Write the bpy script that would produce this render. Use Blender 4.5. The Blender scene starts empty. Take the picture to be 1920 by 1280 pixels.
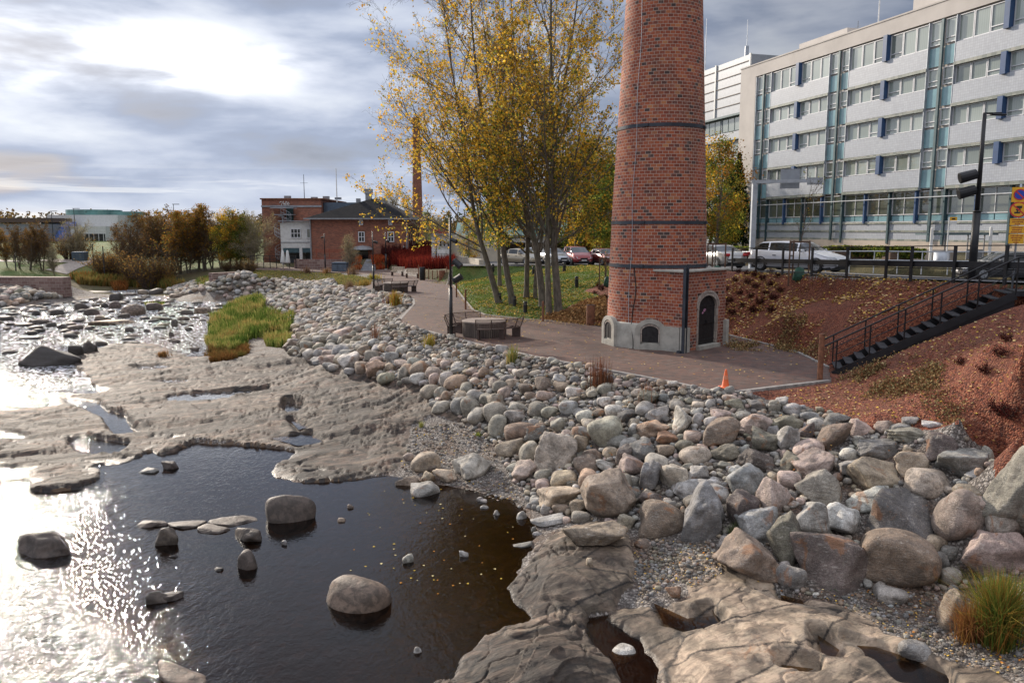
import bpy, bmesh, math, random
import numpy as np
from math import sin, cos, pi, radians, atan, tan, sqrt, atan2
from mathutils import Vector, Matrix, noise as mnoise

# ------------------------------------------------------------ camera, sky, sun, exposure
scene = bpy.context.scene
F = 1493.0
PITCH = atan(210 / 1493.0)
CP, SP = cos(PITCH), sin(PITCH)
EYE = 7.0
cam = bpy.data.objects.new('camera', bpy.data.cameras.new('camera'))
scene.collection.objects.link(cam)
cam.location = (0, 0, EYE)
cam.rotation_euler = (pi / 2 - PITCH, 0, 0)
cam.data.sensor_width = 36.0
cam.data.lens = 36.0 * F / 1920.0
cam.data.clip_start = 0.1
cam.data.clip_end = 5000
scene.camera = cam
scene.view_settings.view_transform = 'Standard'
scene.view_settings.look = 'None'
scene.view_settings.gamma = 1
scene.view_settings.exposure = 0.28
scene.render.engine = 'CYCLES'
scene.cycles.max_bounces = 5
scene.cycles.diffuse_bounces = 2
scene.cycles.glossy_bounces = 3
scene.cycles.transparent_max_bounces = 8
scene.cycles.sample_clamp_indirect = 4.0

SUN_AZ, SUN_EL = radians(-36.5), radians(21.0)     # azimuth from +Y, clockwise positive
SUN_DIR = Vector((sin(SUN_AZ) * cos(SUN_EL), cos(SUN_AZ) * cos(SUN_EL), sin(SUN_EL)))
sun = bpy.data.objects.new('sun', bpy.data.lights.new('sun', 'SUN'))
scene.collection.objects.link(sun)
sun.data.energy = 4.3
sun.data.angle = radians(3.0)
sun.data.specular_factor = 0.4
sun.data.color = (1.0, 0.88, 0.74)
sun.rotation_euler = SUN_DIR.to_track_quat('Z', 'Y').to_euler()
sun.location = (-60, 80, 60)

class NT:
    """tiny node helper"""
    def __init__(s, tree):
        s.t = tree; s.n = tree.nodes; s.l = tree.links
    def new(s, typ, **kw):
        n = s.n.new(typ)
        for k, v in kw.items():
            if k.startswith('i_'):
                key = k[2:]
                key = int(key) if key.isdigit() else key.replace('_', ' ')
                s.set(n.inputs[key], v)
            else:
                setattr(n, k, v)
        return n
    def set(s, sock, v):
        if isinstance(v, bpy.types.NodeSocket):
            s.l.new(v, sock)
        else:
            if sock.type == 'RGBA' and isinstance(v, (tuple, list)) and len(v) == 3:
                v = (*v, 1)
            sock.default_value = v
    def math(s, op, a, b=None, c=None, clamp=False):
        n = s.n.new('ShaderNodeMath'); n.operation = op; n.use_clamp = clamp
        s.set(n.inputs[0], a)
        if b is not None: s.set(n.inputs[1], b)
        if c is not None: s.set(n.inputs[2], c)
        return n.outputs[0]
    def mix(s, f, a, b, mode='MIX'):
        n = s.n.new('ShaderNodeMix'); n.data_type = 'RGBA'; n.blend_type = mode; n.clamp_factor = True
        s.set(n.inputs[0], f); s.set(n.inputs[6], a); s.set(n.inputs[7], b)
        return n.outputs[2]
    def noise(s, vec, scale, detail=3, rough=0.55, dist=0.0):
        n = s.n.new('ShaderNodeTexNoise')
        if vec is not None: s.l.new(vec, n.inputs['Vector'])
        n.inputs['Scale'].default_value = scale; n.inputs['Detail'].default_value = detail
        n.inputs['Roughness'].default_value = rough; n.inputs['Distortion'].default_value = dist
        return n.outputs['Fac']
    def ramp(s, f, stops, interp='LINEAR'):
        n = s.n.new('ShaderNodeValToRGB'); r = n.color_ramp; r.interpolation = interp
        while len(r.elements) < len(stops): r.elements.new(0.5)
        for e, (p, c) in zip(r.elements, stops):
            e.position = p
            e.color = (c, c, c, 1) if isinstance(c, (int, float)) else (*c, 1)
        s.set(n.inputs[0], f)
        return n.outputs[0]
    def mrange(s, v, a, b, c=0.0, d=1.0):
        n = s.n.new('ShaderNodeMapRange'); n.interpolation_type = 'SMOOTHSTEP'
        s.set(n.inputs[0], v)
        for i, q in enumerate((a, b, c, d)): n.inputs[i + 1].default_value = q
        return n.outputs[0]
    def scalev(s, v, sc):
        n = s.n.new('ShaderNodeVectorMath'); n.operation = 'MULTIPLY'
        s.set(n.inputs[0], v); n.inputs[1].default_value = sc
        return n.outputs[0]

def build_world():
    w = bpy.data.worlds.new('World'); scene.world = w; w.use_nodes = True
    k = NT(w.node_tree); k.n.clear()
    sky = k.new('ShaderNodeTexSky', sky_type='NISHITA', sun_disc=False, sun_elevation=SUN_EL,
                sun_rotation=SUN_AZ, altitude=50, air_density=1.0, dust_density=1.5)
    tc = k.new('ShaderNodeTexCoord'); d = tc.outputs['Generated']
    sep = k.new('ShaderNodeSeparateXYZ'); k.l.new(d, sep.inputs[0])
    x, y, z = sep.outputs
    zc = k.math('MAXIMUM', z, 0.0)
    el = k.math('ARCSINE', zc)                                   # elevation (rad)
    az = k.math('ARCTAN2', x, y)
    # cloud plane coordinates
    den = k.math('ADD', zc, 0.07)
    cx = k.math('DIVIDE', x, den); cy = k.math('DIVIDE', y, den)
    cv = k.new('ShaderNodeCombineXYZ'); k.l.new(cx, cv.inputs[0]); k.l.new(cy, cv.inputs[1])
    n1 = k.noise(cv.outputs[0], 0.42, 7, 0.55, 0.6)
    bv = k.new('ShaderNodeCombineXYZ')                            # streaky decks seen edge-on
    k.l.new(k.math('MULTIPLY', az, 3.4), bv.inputs[0]); k.l.new(k.math('MULTIPLY', el, 12.0), bv.inputs[1])
    n2 = k.noise(bv.outputs[0], 1.35, 6, 0.5, 0.15)
    bv2 = k.new('ShaderNodeCombineXYZ')
    k.l.new(k.math('MULTIPLY', az, 1.6), bv2.inputs[0]); k.l.new(k.math('MULTIPLY', el, 42.0), bv2.inputs[1])
    n3 = k.noise(bv2.outputs[0], 1.3, 6, 0.6, 0.3)
    low = k.mrange(el, 0.22, 0.42, 1.0, 0.0)
    tone = k.math('ADD', k.math('MULTIPLY', n2, low), k.math('MULTIPLY', n1, k.math('SUBTRACT', 1.0, low)))
    cloud = k.ramp(tone, [(0.30, (0.20, 0.24, 0.33)), (0.45, (0.33, 0.38, 0.49)), (0.56, (0.50, 0.54, 0.63)),
                          (0.68, (0.66, 0.69, 0.74)), (0.8, (0.85, 0.85, 0.84))])
    # brightness around the hidden sun, broken up by the cloud
    def blob(a0, e0, sa, se, amp):
        da = k.math('DIVIDE', k.math('SUBTRACT', az, radians(a0)), radians(sa))
        de = k.math('DIVIDE', k.math('SUBTRACT', el, radians(e0)), radians(se))
        r2 = k.math('ADD', k.math('MULTIPLY', da, da), k.math('MULTIPLY', de, de))
        return k.math('MULTIPLY', k.math('EXPONENT', k.math('MULTIPLY', r2, -1.0)), amp)
    g = k.math('ADD', blob(-38, 23, 14, 5.0, 1.9), blob(-27, 10.6, 10, 1.8, 0.85))
    g = k.math('ADD', g, blob(-50, 13, 14, 7, 1.2))
    g = k.math('ADD', g, blob(-20, 10.4, 4, 1.4, 0.7))
    brk = k.mrange(n2, 0.36, 0.60, 0.10, 1.25)
    g = k.math('MULTIPLY', g, brk)
    # pale gaps low over the horizon
    gap = k.math('MULTIPLY', k.mrange(n3, 0.52, 0.60), k.mrange(el, 0.085, 0.035, 0.0, 1.0))
    gap = k.math('MULTIPLY', gap, k.mrange(az, 0.25, -0.35, 0.10, 0.5))
    hz = k.mrange(el, 0.028, 0.0, 0.0, 0.75)
    hz = k.math('MULTIPLY', hz, k.mrange(az, 0.0, -0.4, 0.25, 1.0))
    c = k.mix(gap, cloud, (0.90, 0.89, 0.86))
    c = k.mix(hz, c, (0.92, 0.80, 0.68))
    # the deck is heavier and bluer towards the right, and brightened overhead, out of view, as added fill light
    dark = k.mrange(az, -0.1, 0.35, 1.0, 0.60)
    dark = k.math('MAXIMUM', dark, k.mrange(el, 0.40, 0.8, 0.0, 2.1))
    dv = k.new('ShaderNodeCombineXYZ')
    k.l.new(k.math('MULTIPLY', dark, 0.98), dv.inputs[0]); k.l.new(dark, dv.inputs[1]); k.l.new(k.math('MULTIPLY', dark, 1.04), dv.inputs[2])
    c = k.mix(1.0, c, dv.outputs[0], 'MULTIPLY')
    c = k.mix(k.mrange(el, 0.3, 0.6, 0.0, 1.0), c, k.mix(1.0, c, (1.10, 1.0, 0.88), 'MULTIPLY'))
    gcol = k.new('ShaderNodeVectorMath', operation='SCALE'); gcol.inputs[0].default_value = (1.0, 0.95, 0.86); k.l.new(g, gcol.inputs['Scale'])
    c = k.mix(1.0, c, gcol.outputs[0], 'ADD')
    skyc = k.new('ShaderNodeVectorMath', operation='SCALE'); k.l.new(sky.outputs[0], skyc.inputs[0]); skyc.inputs['Scale'].default_value = 0.05
    thin = k.mrange(tone, 0.36, 0.5, 0.86, 1.0)
    fin = k.mix(thin, skyc.outputs[0], c)
    bg = k.new('ShaderNodeBackground'); k.l.new(fin, bg.inputs[0]); bg.inputs[1].default_value = 1.0
    out = k.new('ShaderNodeOutputWorld'); k.l.new(bg.outputs[0], out.inputs[0])
build_world()

random.seed(7)
RNG = np.random.default_rng(7)
COL = scene.collection

# ------------------------------------------------------------ photograph measurements -> world
def ray(px, py):
    x = (px - 960) / F; v = (640 - py) / F
    return (x, CP + v * SP, -SP + v * CP)
def Pz(px, py, z):
    r = ray(px, py); t = (z - EYE) / r[2]
    return Vector((r[0] * t, r[1] * t, z))
def PY(px, py, Y):
    r = ray(px, py); t = Y / r[1]
    return Vector((r[0] * t, Y, EYE + r[2] * t))
def proj(x, y, z):
    dz = z - EYE
    dep = y * CP - dz * SP; up = y * SP + dz * CP
    return 960 + F * x / dep, 640 - F * up / dep

# ------------------------------------------------------------ objects
def tag(o, label=None, cat=None, group=None, kind=None):
    if label: o['label'] = label
    if cat: o['category'] = cat
    if group: o['group'] = group
    if kind: o['kind'] = kind
    return o
def thing(name, label, cat, loc=(0, 0, 0), rz=0.0, group=None):
    o = bpy.data.objects.new(name, None); COL.objects.link(o)
    o.empty_display_size = 0.3
    o.location = loc; o.rotation_euler = (0, 0, rz)
    return tag(o, label, cat, group)
def copy_tree(o, parent=None):
    c = o.copy(); COL.objects.link(c)
    c.parent = parent
    for ch in list(o.children): copy_tree(ch, c)
    return c
def dup(o, label, loc, rz=0.0, sc=1.0, group=None):
    c = copy_tree(o); c.location = loc; c.rotation_euler = (0, 0, rz); c.scale = (sc, sc, sc)
    c['label'] = label
    if group: c['group'] = group
    return c

def np_mesh(name, V, Fc, mat, parent=None, smooth=True, col=None, uv=None, loc=None):
    """V (n,3), Fc (m,k) all faces of one size"""
    V = np.ascontiguousarray(V, dtype=np.float32); Fc = np.ascontiguousarray(Fc, dtype=np.int32)
    me = bpy.data.meshes.new(name)
    m, kk = Fc.shape
    me.vertices.add(len(V)); me.vertices.foreach_set('co', V.ravel())
    me.loops.add(m * kk); me.loops.foreach_set('vertex_index', Fc.ravel())
    me.polygons.add(m)
    me.polygons.foreach_set('loop_start', np.arange(0, m * kk, kk, dtype=np.int32))
    me.polygons.foreach_set('loop_total', np.full(m, kk, dtype=np.int32))
    if smooth: me.polygons.foreach_set('use_smooth', np.ones(m, dtype=bool))
    if uv is not None:
        l = me.uv_layers.new(name='UVMap'); l.data.foreach_set('uv', np.ascontiguousarray(uv[Fc.ravel()], dtype=np.float32).ravel())
    if col is not None:
        a = me.color_attributes.new('Col', 'FLOAT_COLOR', 'POINT')
        c4 = np.ones((len(V), 4), dtype=np.float32); c4[:, :3] = col
        a.data.foreach_set('color', c4.ravel())
    me.update(calc_edges=True); me.validate()
    if mat: me.materials.append(mat)
    o = bpy.data.objects.new(name, me); COL.objects.link(o)
    if loc is not None: o.location = loc
    if parent: o.parent = parent
    return o

class MB:
    def __init__(s): s.v = []; s.f = []; s.uvs = None
    def add(s, vs, fs):
        b = len(s.v); s.v += [tuple(p) for p in vs]; s.f += [tuple(i + b for i in f) for f in fs]; return s
    def box(s, c, d, rz=0.0, bev=0.0):
        hx, hy, hz = d[0] / 2, d[1] / 2, d[2] / 2
        cr, sr = cos(rz), sin(rz)
        if bev <= 0:
            P = [(-hx, -hy, -hz), (hx, -hy, -hz), (hx, hy, -hz), (-hx, hy, -hz), (-hx, -hy, hz), (hx, -hy, hz), (hx, hy, hz), (-hx, hy, hz)]
            Fs = [(0, 3, 2, 1), (4, 5, 6, 7), (0, 1, 5, 4), (1, 2, 6, 5), (2, 3, 7, 6), (3, 0, 4, 7)]
        else:
            b = min(bev, hx * .9, hy * .9, hz * .9)
            def ring(ix, iy, z): return [(-ix, -hy + (hy - iy), z), (ix, -iy, z), (ix, iy, z), (-ix, iy, z)]
            P = []; Fs = []
            for (ix, iy, z) in ((hx - b, hy - b, -hz), (hx, hy, -hz + b), (hx, hy, hz - b), (hx - b, hy - b, hz)):
                P += ring(ix, iy, z)
            Fs = [(3, 2, 1, 0), (12, 13, 14, 15)]
            for q in range(3):
                for i in range(4):
                    j = (i + 1) % 4; Fs.append((q * 4 + i, q * 4 + j, q * 4 + 4 + j, q * 4 + 4 + i))
        return s.add([(c[0] + x * cr - y * sr, c[1] + x * sr + y * cr, c[2] + z) for x, y, z in P], Fs)
    def bar(s, a, b, w, h=None):
        """rectangular bar between two points"""
        a = Vector(a); b = Vector(b); h = h or w
        t = (b - a).normalized()
        up = Vector((0, 0, 1)) if abs(t.z) < 0.98 else Vector((0, 1, 0))
        sd = t.cross(up).normalized(); u2 = sd.cross(t)
        P = []
        for p in (a, b):
            for (i, j) in ((-1, -1), (1, -1), (1, 1), (-1, 1)): P.append(p + sd * (i * w / 2) + u2 * (j * h / 2))
        return s.add(P, [(0, 1, 2, 3), (7, 6, 5, 4), (0, 4, 5, 1), (1, 5, 6, 2), (2, 6, 7, 3), (3, 7, 4, 0)])
    def tube(s, pts, rad, n=8, cap=True):
        pts = [Vector(p) for p in pts]
        if isinstance(rad, (int, float)): rad = [rad] * len(pts)
        P = []; ref = None
        for i, p in enumerate(pts):
            t = (pts[min(i + 1, len(pts) - 1)] - pts[max(i - 1, 0)]).normalized()
            if ref is None:
                ref = Vector((1, 0, 0)) if abs(t.x) < 0.9 else Vector((0, 1, 0))
            a = (ref - t * ref.dot(t)).normalized(); b = t.cross(a); ref = a
            for q in range(n):
                an = 2 * pi * q / n; P.append(p + (a * cos(an) + b * sin(an)) * rad[i])
        Fs = []
        for i in range(len(pts) - 1):
            for q in range(n):
                r = (q + 1) % n; Fs.append((i * n + q, i * n + r, (i + 1) * n + r, (i + 1) * n + q))
        if cap:
            Fs.append(tuple(reversed(range(n)))); Fs.append(tuple((len(pts) - 1) * n + q for q in range(n)))
        return s.add(P, Fs)
    def cyl(s, a, b, r0, r1=None, n=16, cap=True): return s.tube([a, b], [r0, r0 if r1 is None else r1], n, cap)
    def lathe(s, prof, c=(0, 0, 0), n=24, a0=0, a1=2 * pi, cap=False):
        full = abs(a1 - a0 - 2 * pi) < 1e-6; m = n if full else n + 1
        P = []
        for r, z in prof:
            for q in range(m):
                an = a0 + (a1 - a0) * q / n; P.append((c[0] + r * cos(an), c[1] + r * sin(an), c[2] + z))
        Fs = []
        for i in range(len(prof) - 1):
            for q in range(n if full else n):
                r = (q + 1) % m
                Fs.append((i * m + q, i * m + r, (i + 1) * m + r, (i + 1) * m + q))
        if cap and full:
            Fs.append(tuple(reversed(range(m)))); Fs.append(tuple((len(prof) - 1) * m + q for q in range(m)))
        return s.add(P, Fs)
    def prism(s, poly, z0, z1):
        n = len(poly)
        P = [(p[0], p[1], z0) for p in poly] + [(p[0], p[1], z1) for p in poly]
        return s.add(P, [tuple(reversed(range(n))), tuple(range(n, 2 * n))] + [(i, (i + 1) % n, n + (i + 1) % n, n + i) for i in range(n)])
    def quad(s, a, b, c, d): return s.add([a, b, c, d], [(0, 1, 2, 3)])
    def xform(s, M):
        s.v = [tuple(M @ Vector(p)) for p in s.v]; return s
    def build(s, name, mat, parent=None, smooth=False, loc=None, uv='box'):
        us = sorted({i for f in s.f for i in f})
        if len(us) < len(s.v): mp = {a: i for i, a in enumerate(us)}; s.v = [s.v[i] for i in us]; s.f = [tuple(mp[i] for i in f) for f in s.f]
        me = bpy.data.meshes.new(name); me.from_pydata(s.v, [], s.f); me.update()
        if mat: me.materials.append(mat)
        if smooth: me.polygons.foreach_set('use_smooth', [True] * len(me.polygons))
        if uv:
            l = me.uv_layers.new(name='UVMap'); dat = [0.0] * (2 * len(me.loops))
            for p in me.polygons:
                n = p.normal
                flat = abs(n.z) > 0.8
                if not flat:
                    tx, ty = -n.y, n.x; q = sqrt(tx * tx + ty * ty) or 1; tx /= q; ty /= q
                for li in p.loop_indices:
                    v = me.vertices[me.loops[li].vertex_index].co
                    if uv == 'cyl' and not flat:
                        dat[2 * li] = 0; dat[2 * li + 1] = v.z
                    elif flat: dat[2 * li] = v.x; dat[2 * li + 1] = v.y
                    else: dat[2 * li] = v.x * tx + v.y * ty; dat[2 * li + 1] = v.z / max(0.3, sqrt(1 - n.z * n.z))
            l.data.foreach_set('uv', dat)
        o = bpy.data.objects.new(name, me); COL.objects.link(o)
        if loc is not None: o.location = loc
        if parent: o.parent = parent
        return o

# ------------------------------------------------------------ materials
MATS = {}
def newmat(name):
    m = bpy.data.materials.new(name); m.use_nodes = True
    k = NT(m.node_tree); k.n.clear()
    b = k.new('ShaderNodeBsdfPrincipled'); o = k.new('ShaderNodeOutputMaterial'); k.l.new(b.outputs[0], o.inputs[0])
    k.b = b; k.o = o
    return m, k
def bump(k, h, strength, dist):
    n = k.new('ShaderNodeBump'); n.inputs['Strength'].default_value = strength; n.inputs['Distance'].default_value = dist
    k.set(n.inputs['Height'], h); return n.outputs[0]
def pm(name, c, rough=0.7, metal=0.0, var=0.12, scale=3.0, bmp=0.0, bscale=40.0, c2=None, spec=None):
    """painted / plain surface with slight soiling"""
    if name in MATS: return MATS[name]
    m, k = newmat(name)
    g = k.new('ShaderNodeNewGeometry').outputs['Position']
    n = k.noise(g, scale, 5, 0.6)
    c2 = c2 or tuple(x * (1 - var * 2) for x in c)
    hi = tuple(min(1, x * (1 + var)) for x in c)
    col = k.ramp(n, [(0.32, c2), (0.6, hi)])
    k.set(k.b.inputs['Base Color'], col)
    k.b.inputs['Roughness'].default_value = rough; k.b.inputs['Metallic'].default_value = metal
    if spec is not None: k.b.inputs['Specular IOR Level'].default_value = spec
    if bmp > 0: k.set(k.b.inputs['Normal'], bump(k, k.noise(g, bscale, 4), 0.6, bmp))
    MATS[name] = m; return m
def brickmat(name, bw, rh, mortar, mcol, stops, rough=0.85, coords='UV', offset=0.5, msmooth=0.1, dirt=0.35, bd=0.006):
    m, k = newmat(name)
    tc = k.new('ShaderNodeTexCoord'); vec = tc.outputs['UV'] if coords == 'UV' else k.new('ShaderNodeNewGeometry').outputs['Position']
    br = k.new('ShaderNodeTexBrick', offset=offset)
    k.l.new(vec, br.inputs['Vector'])
    for a, v in (('Color1', (0, 0, 0, 1)), ('Color2', (1, 1, 1, 1)), ('Mortar', (0.5, 0.5, 0.5, 1)), ('Scale', 1.0), ('Mortar Size', mortar),
                 ('Mortar Smooth', msmooth), ('Bias', 0.0), ('Brick Width', bw), ('Row Height', rh)):
        br.inputs[a].default_value = v
    bc = k.ramp(br.outputs['Color'], stops)
    g = k.new('ShaderNodeNewGeometry').outputs['Position']
    n = k.noise(g, 0.8, 6, 0.65); n2 = k.noise(g, 9.0, 4, 0.6)
    bc = k.mix(k.math('MULTIPLY', k.mrange(n, 0.42, 0.7), dirt), bc, tuple(x * 0.45 for x in stops[0][1]))
    if dirt > .34: st_ = k.noise(k.scalev(g, (1.6, 1.6, .22)), 1.0, 5, .65); bc = k.mix(k.math('MULTIPLY', k.mrange(st_, .50, .68), dirt), bc, tuple(x * .8 for x in stops[1][1]))
    bc = k.mix(k.math('MULTIPLY', k.mrange(n2, 0.5, 0.8), 0.3), bc, mcol)
    col = k.mix(br.outputs['Fac'], bc, mcol)
    k.set(k.b.inputs['Base Color'], col); k.b.inputs['Roughness'].default_value = rough
    h = k.math('ADD', k.math('MULTIPLY', k.math('SUBTRACT', 1.0, br.outputs['Fac']), 1.0), k.math('MULTIPLY', n2, 0.5))
    k.set(k.b.inputs['Normal'], bump(k, h, 0.8, bd))
    MATS[name] = m; return m

def ground_mats():
    # ---- natural stone, colour carried by the stone
    m, k = newmat('boulder_stone'); g = k.new('ShaderNodeNewGeometry').outputs['Position']
    a = k.new('ShaderNodeVertexColor', layer_name='Col').outputs[0]
    n1 = k.noise(g, 4.0, 8, 0.68, 0.5); n2 = k.noise(g, 38.0, 4, 0.7); n3 = k.noise(k.scalev(g, (1, 1, 4.0)), 7.0, 5, 0.6, 1.2)
    c = k.mix(k.mrange(n1, 0.44, 0.66, 0.0, 0.5), a, (0.10, 0.085, 0.07))
    c = k.mix(k.mrange(n3, 0.56, 0.66, 0.0, 0.38), c, (0.56, 0.52, 0.46))
    c = k.mix(k.mrange(n2, 0.45, 0.7, 0.0, 0.42), c, (0.40, 0.345, 0.285))
    nb_ = k.noise(g, 13.0, 5, 0.7, 0.4); c = k.mix(k.mrange(nb_, 0.52, 0.66, 0.0, 0.5), c, (0.11, 0.09, 0.075))
    nr = k.noise(g, 1.6, 6, 0.6, 0.8)
    c = k.mix(k.mrange(nr, 0.585, 0.66, 0.0, 0.62), c, (0.30, 0.135, 0.055))
    nv = k.noise(g, 90.0, 2, 0.5)
    c = k.mix(k.mrange(nv, 0.55, 0.8, 0.0, 0.4), c, (0.08, 0.08, 0.08))
    ton = k.math('MULTIPLY', k.mrange(k.noise(g, 2.4, 5, 0.6, 0.6), 0.36, 0.64, 0.66, 1.25), k.mrange(k.noise(g, 60.0, 3, 0.6), 0.36, 0.64, 0.78, 1.18)); tvv = k.new('ShaderNodeCombineXYZ'); [k.l.new(ton, tvv.inputs[i]) for i in range(3)]; c = k.mix(1.0, c, tvv.outputs[0], 'MULTIPLY')
    k.set(k.b.inputs['Base Color'], c); k.b.inputs['Roughness'].default_value = 0.78
    h = k.math('ADD', k.math('MULTIPLY', n1, 1.4), k.math('ADD', k.math('MULTIPLY', n3, 0.7), k.math('MULTIPLY', n2, 0.22)))
    k.set(k.b.inputs['Normal'], bump(k, h, 0.9, 0.045)); MATS['stone'] = m
    # ---- river stones: darker, wet
    m, k = newmat('wet_stone'); g = k.new('ShaderNodeNewGeometry').outputs['Position']
    a = k.new('ShaderNodeVertexColor', layer_name='Col').outputs[0]
    n1 = k.noise(g, 5.0, 7, 0.65, 0.3); n2 = k.noise(g, 30.0, 4, 0.7)
    c = k.mix(k.mrange(n1, 0.38, 0.6, 0.0, 0.7), a, (0.035, 0.028, 0.022))
    c = k.mix(k.mrange(n2, 0.5, 0.8, 0.0, 0.12), c, (0.22, 0.17, 0.13))
    k.set(k.b.inputs['Base Color'], c); k.b.inputs['Roughness'].default_value = 0.62
    k.set(k.b.inputs['Normal'], bump(k, k.math('ADD', n1, k.math('MULTIPLY', n2, 0.3)), 0.8, 0.03)); MATS['wet'] = m
    # ---- bedrock
    m, k = newmat('bedrock_surface'); g = k.new('ShaderNodeNewGeometry').outputs['Position']
    rot = k.new('ShaderNodeVectorRotate', rotation_type='Z_AXIS'); k.l.new(g, rot.inputs['Vector']); rot.inputs['Angle'].default_value = -0.5
    gs = k.scalev(rot.outputs[0], (0.30, 1.25, 2.5))
    n1 = k.noise(g, 0.8, 7, 0.62, 0.8); n2 = k.noise(gs, 3.2, 9, 0.72, 1.6); n3 = k.noise(g, 28.0, 5, 0.7); n4 = k.noise(gs, 0.9, 7, 0.65, 1.5)
    c = k.ramp(n1, [(0.38, (0.11, 0.09, 0.075)), (0.46, (0.36, 0.25, 0.19)), (0.54, (0.30, 0.25, 0.19)), (0.62, (0.17, 0.12, 0.095)), (0.70, (0.36, 0.23, 0.18))])
    sepg = k.new('ShaderNodeSeparateXYZ'); k.l.new(g, sepg.inputs[0])
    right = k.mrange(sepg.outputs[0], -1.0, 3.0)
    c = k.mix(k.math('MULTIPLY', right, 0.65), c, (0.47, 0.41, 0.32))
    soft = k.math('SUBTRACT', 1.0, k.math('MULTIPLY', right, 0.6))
    c = k.mix(k.math('MULTIPLY', k.mrange(n4, 0.48, 0.60, 0.0, 0.7), soft), c, (0.105, 0.085, 0.075))
    c = k.mix(k.math('MULTIPLY', k.mrange(n2, 0.51, 0.57, 0.0, 0.8), soft), c, (0.075, 0.055, 0.045))
    c = k.mix(k.mrange(n2, 0.44, 0.34, 0.0, 0.45), c, (0.42, 0.34, 0.27))
    c = k.mix(k.mrange(n3, 0.48, 0.75, 0.0, 0.4), c, (0.20, 0.16, 0.13))
    nr = k.noise(g, 1.3, 6, 0.7, 1.0)
    c = k.mix(k.mrange(nr, 0.60, 0.72, 0.0, 0.55), c, (0.34, 0.17, 0.08))
    wetz = k.math('ADD', sepg.outputs[2], k.math('MULTIPLY', k.math('SUBTRACT', n1, 0.5), 0.12))
    wet = k.mrange(wetz, 0.09, 0.0, 0.0, 1.0)
    c = k.mix(k.math('MULTIPLY', wet, 0.72), c, (0.075, 0.048, 0.03))
    crk = k.new('ShaderNodeTexVoronoi', feature='DISTANCE_TO_EDGE'); k.l.new(k.scalev(rot.outputs[0], (0.35, 1.0, 1.0)), crk.inputs['Vector']); crk.inputs['Scale'].default_value = 1.1
    wv = k.math('ADD', crk.outputs['Distance'], k.math('MULTIPLY', k.math('SUBTRACT', n3, 0.5), 0.10))
    c = k.mix(k.math('MULTIPLY', k.mrange(wv, 0.045, 0.0), k.mrange(n1, 0.36, 0.48)), c, (0.04, 0.033, 0.028))
    fine_ = k.noise(gs, 14.0, 6, 0.75, 0.8); c = k.mix(k.mrange(fine_, 0.5, 0.68, 0.0, 0.45), c, (0.12, 0.095, 0.08))
    pa_ = k.noise(k.scalev(rot.outputs[0], (0.22, 0.6, 1.0)), 1.0, 5, 0.6, 0.6); pb_ = k.noise(rot.outputs[0], 2.6, 5, 0.65, 0.5)
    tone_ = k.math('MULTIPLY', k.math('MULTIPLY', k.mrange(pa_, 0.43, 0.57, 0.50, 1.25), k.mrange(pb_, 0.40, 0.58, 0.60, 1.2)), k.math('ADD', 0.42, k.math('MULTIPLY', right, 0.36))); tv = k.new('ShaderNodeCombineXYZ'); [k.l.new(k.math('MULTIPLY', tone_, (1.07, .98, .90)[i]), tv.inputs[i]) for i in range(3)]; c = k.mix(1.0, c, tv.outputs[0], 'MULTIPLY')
    k.set(k.b.inputs['Base Color'], c)
    k.set(k.b.inputs['Roughness'], k.math('SUBTRACT', 0.72, k.math('MULTIPLY', wet, 0.4)))
    h = k.math('ADD', k.math('MULTIPLY', n2, 1.6), k.math('ADD', k.math('MULTIPLY', n4, 1.8), k.math('MULTIPLY', n3, 0.16)))
    k.set(k.b.inputs['Normal'], bump(k, k.math('MULTIPLY', h, soft), 1.0, 0.038)); MATS['bedrock'] = m
    # ---- gravel bank
    m, k = newmat('river_gravel'); g = k.new('ShaderNodeNewGeometry').outputs['Position']
    v = k.new('ShaderNodeTexVoronoi'); k.l.new(g, v.inputs['Vector']); v.inputs['Scale'].default_value = 19.0
    v2 = k.new('ShaderNodeTexVoronoi'); k.l.new(g, v2.inputs['Vector']); v2.inputs['Scale'].default_value = 44.0
    sp = k.new('ShaderNodeSeparateColor'); k.l.new(v.outputs['Color'], sp.inputs[0])
    c = k.ramp(sp.outputs[0], [(0.0, (0.09, 0.075, 0.065)), (0.4, (0.20, 0.17, 0.15)), (0.75, (0.30, 0.27, 0.24)), (1.0, (0.44, 0.40, 0.36))])
    n1 = k.noise(g, 0.9, 5, 0.6)
    c = k.mix(k.mrange(n1, 0.48, 0.62, 0.0, 0.8), c, (0.15, 0.085, 0.05))
    c = k.mix(k.mrange(v.outputs['Distance'], 0.35, 0.65, 0.0, 0.7), c, (0.04, 0.032, 0.026))
    k.set(k.b.inputs['Base Color'], c); k.b.inputs['Roughness'].default_value = 0.8
    h = k.math('ADD', k.math('MULTIPLY', v.outputs['Distance'], -1.0), k.math('MULTIPLY', v2.outputs['Distance'], -0.4))
    k.set(k.b.inputs['Normal'], bump(k, h, 1.0, 0.04)); MATS['gravel'] = m
    # ---- river bed under the water
    m, k = newmat('river_bed'); g = k.new('ShaderNodeNewGeometry').outputs['Position']
    v = k.new('ShaderNodeTexVoronoi'); k.l.new(g, v.inputs['Vector']); v.inputs['Scale'].default_value = 5.0
    sp = k.new('ShaderNodeSeparateColor'); k.l.new(v.outputs['Color'], sp.inputs[0]); n1 = k.noise(g, 1.2, 6, 0.65)
    c = k.ramp(sp.outputs[0], [(0.0, (0.05, 0.035, 0.02)), (0.6, (0.11, 0.07, 0.04)), (1.0, (0.22, 0.14, 0.08))])
    c = k.mix(k.mrange(n1, 0.35, 0.7, 0.3, 0.9), c, (0.07, 0.045, 0.028))
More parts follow.
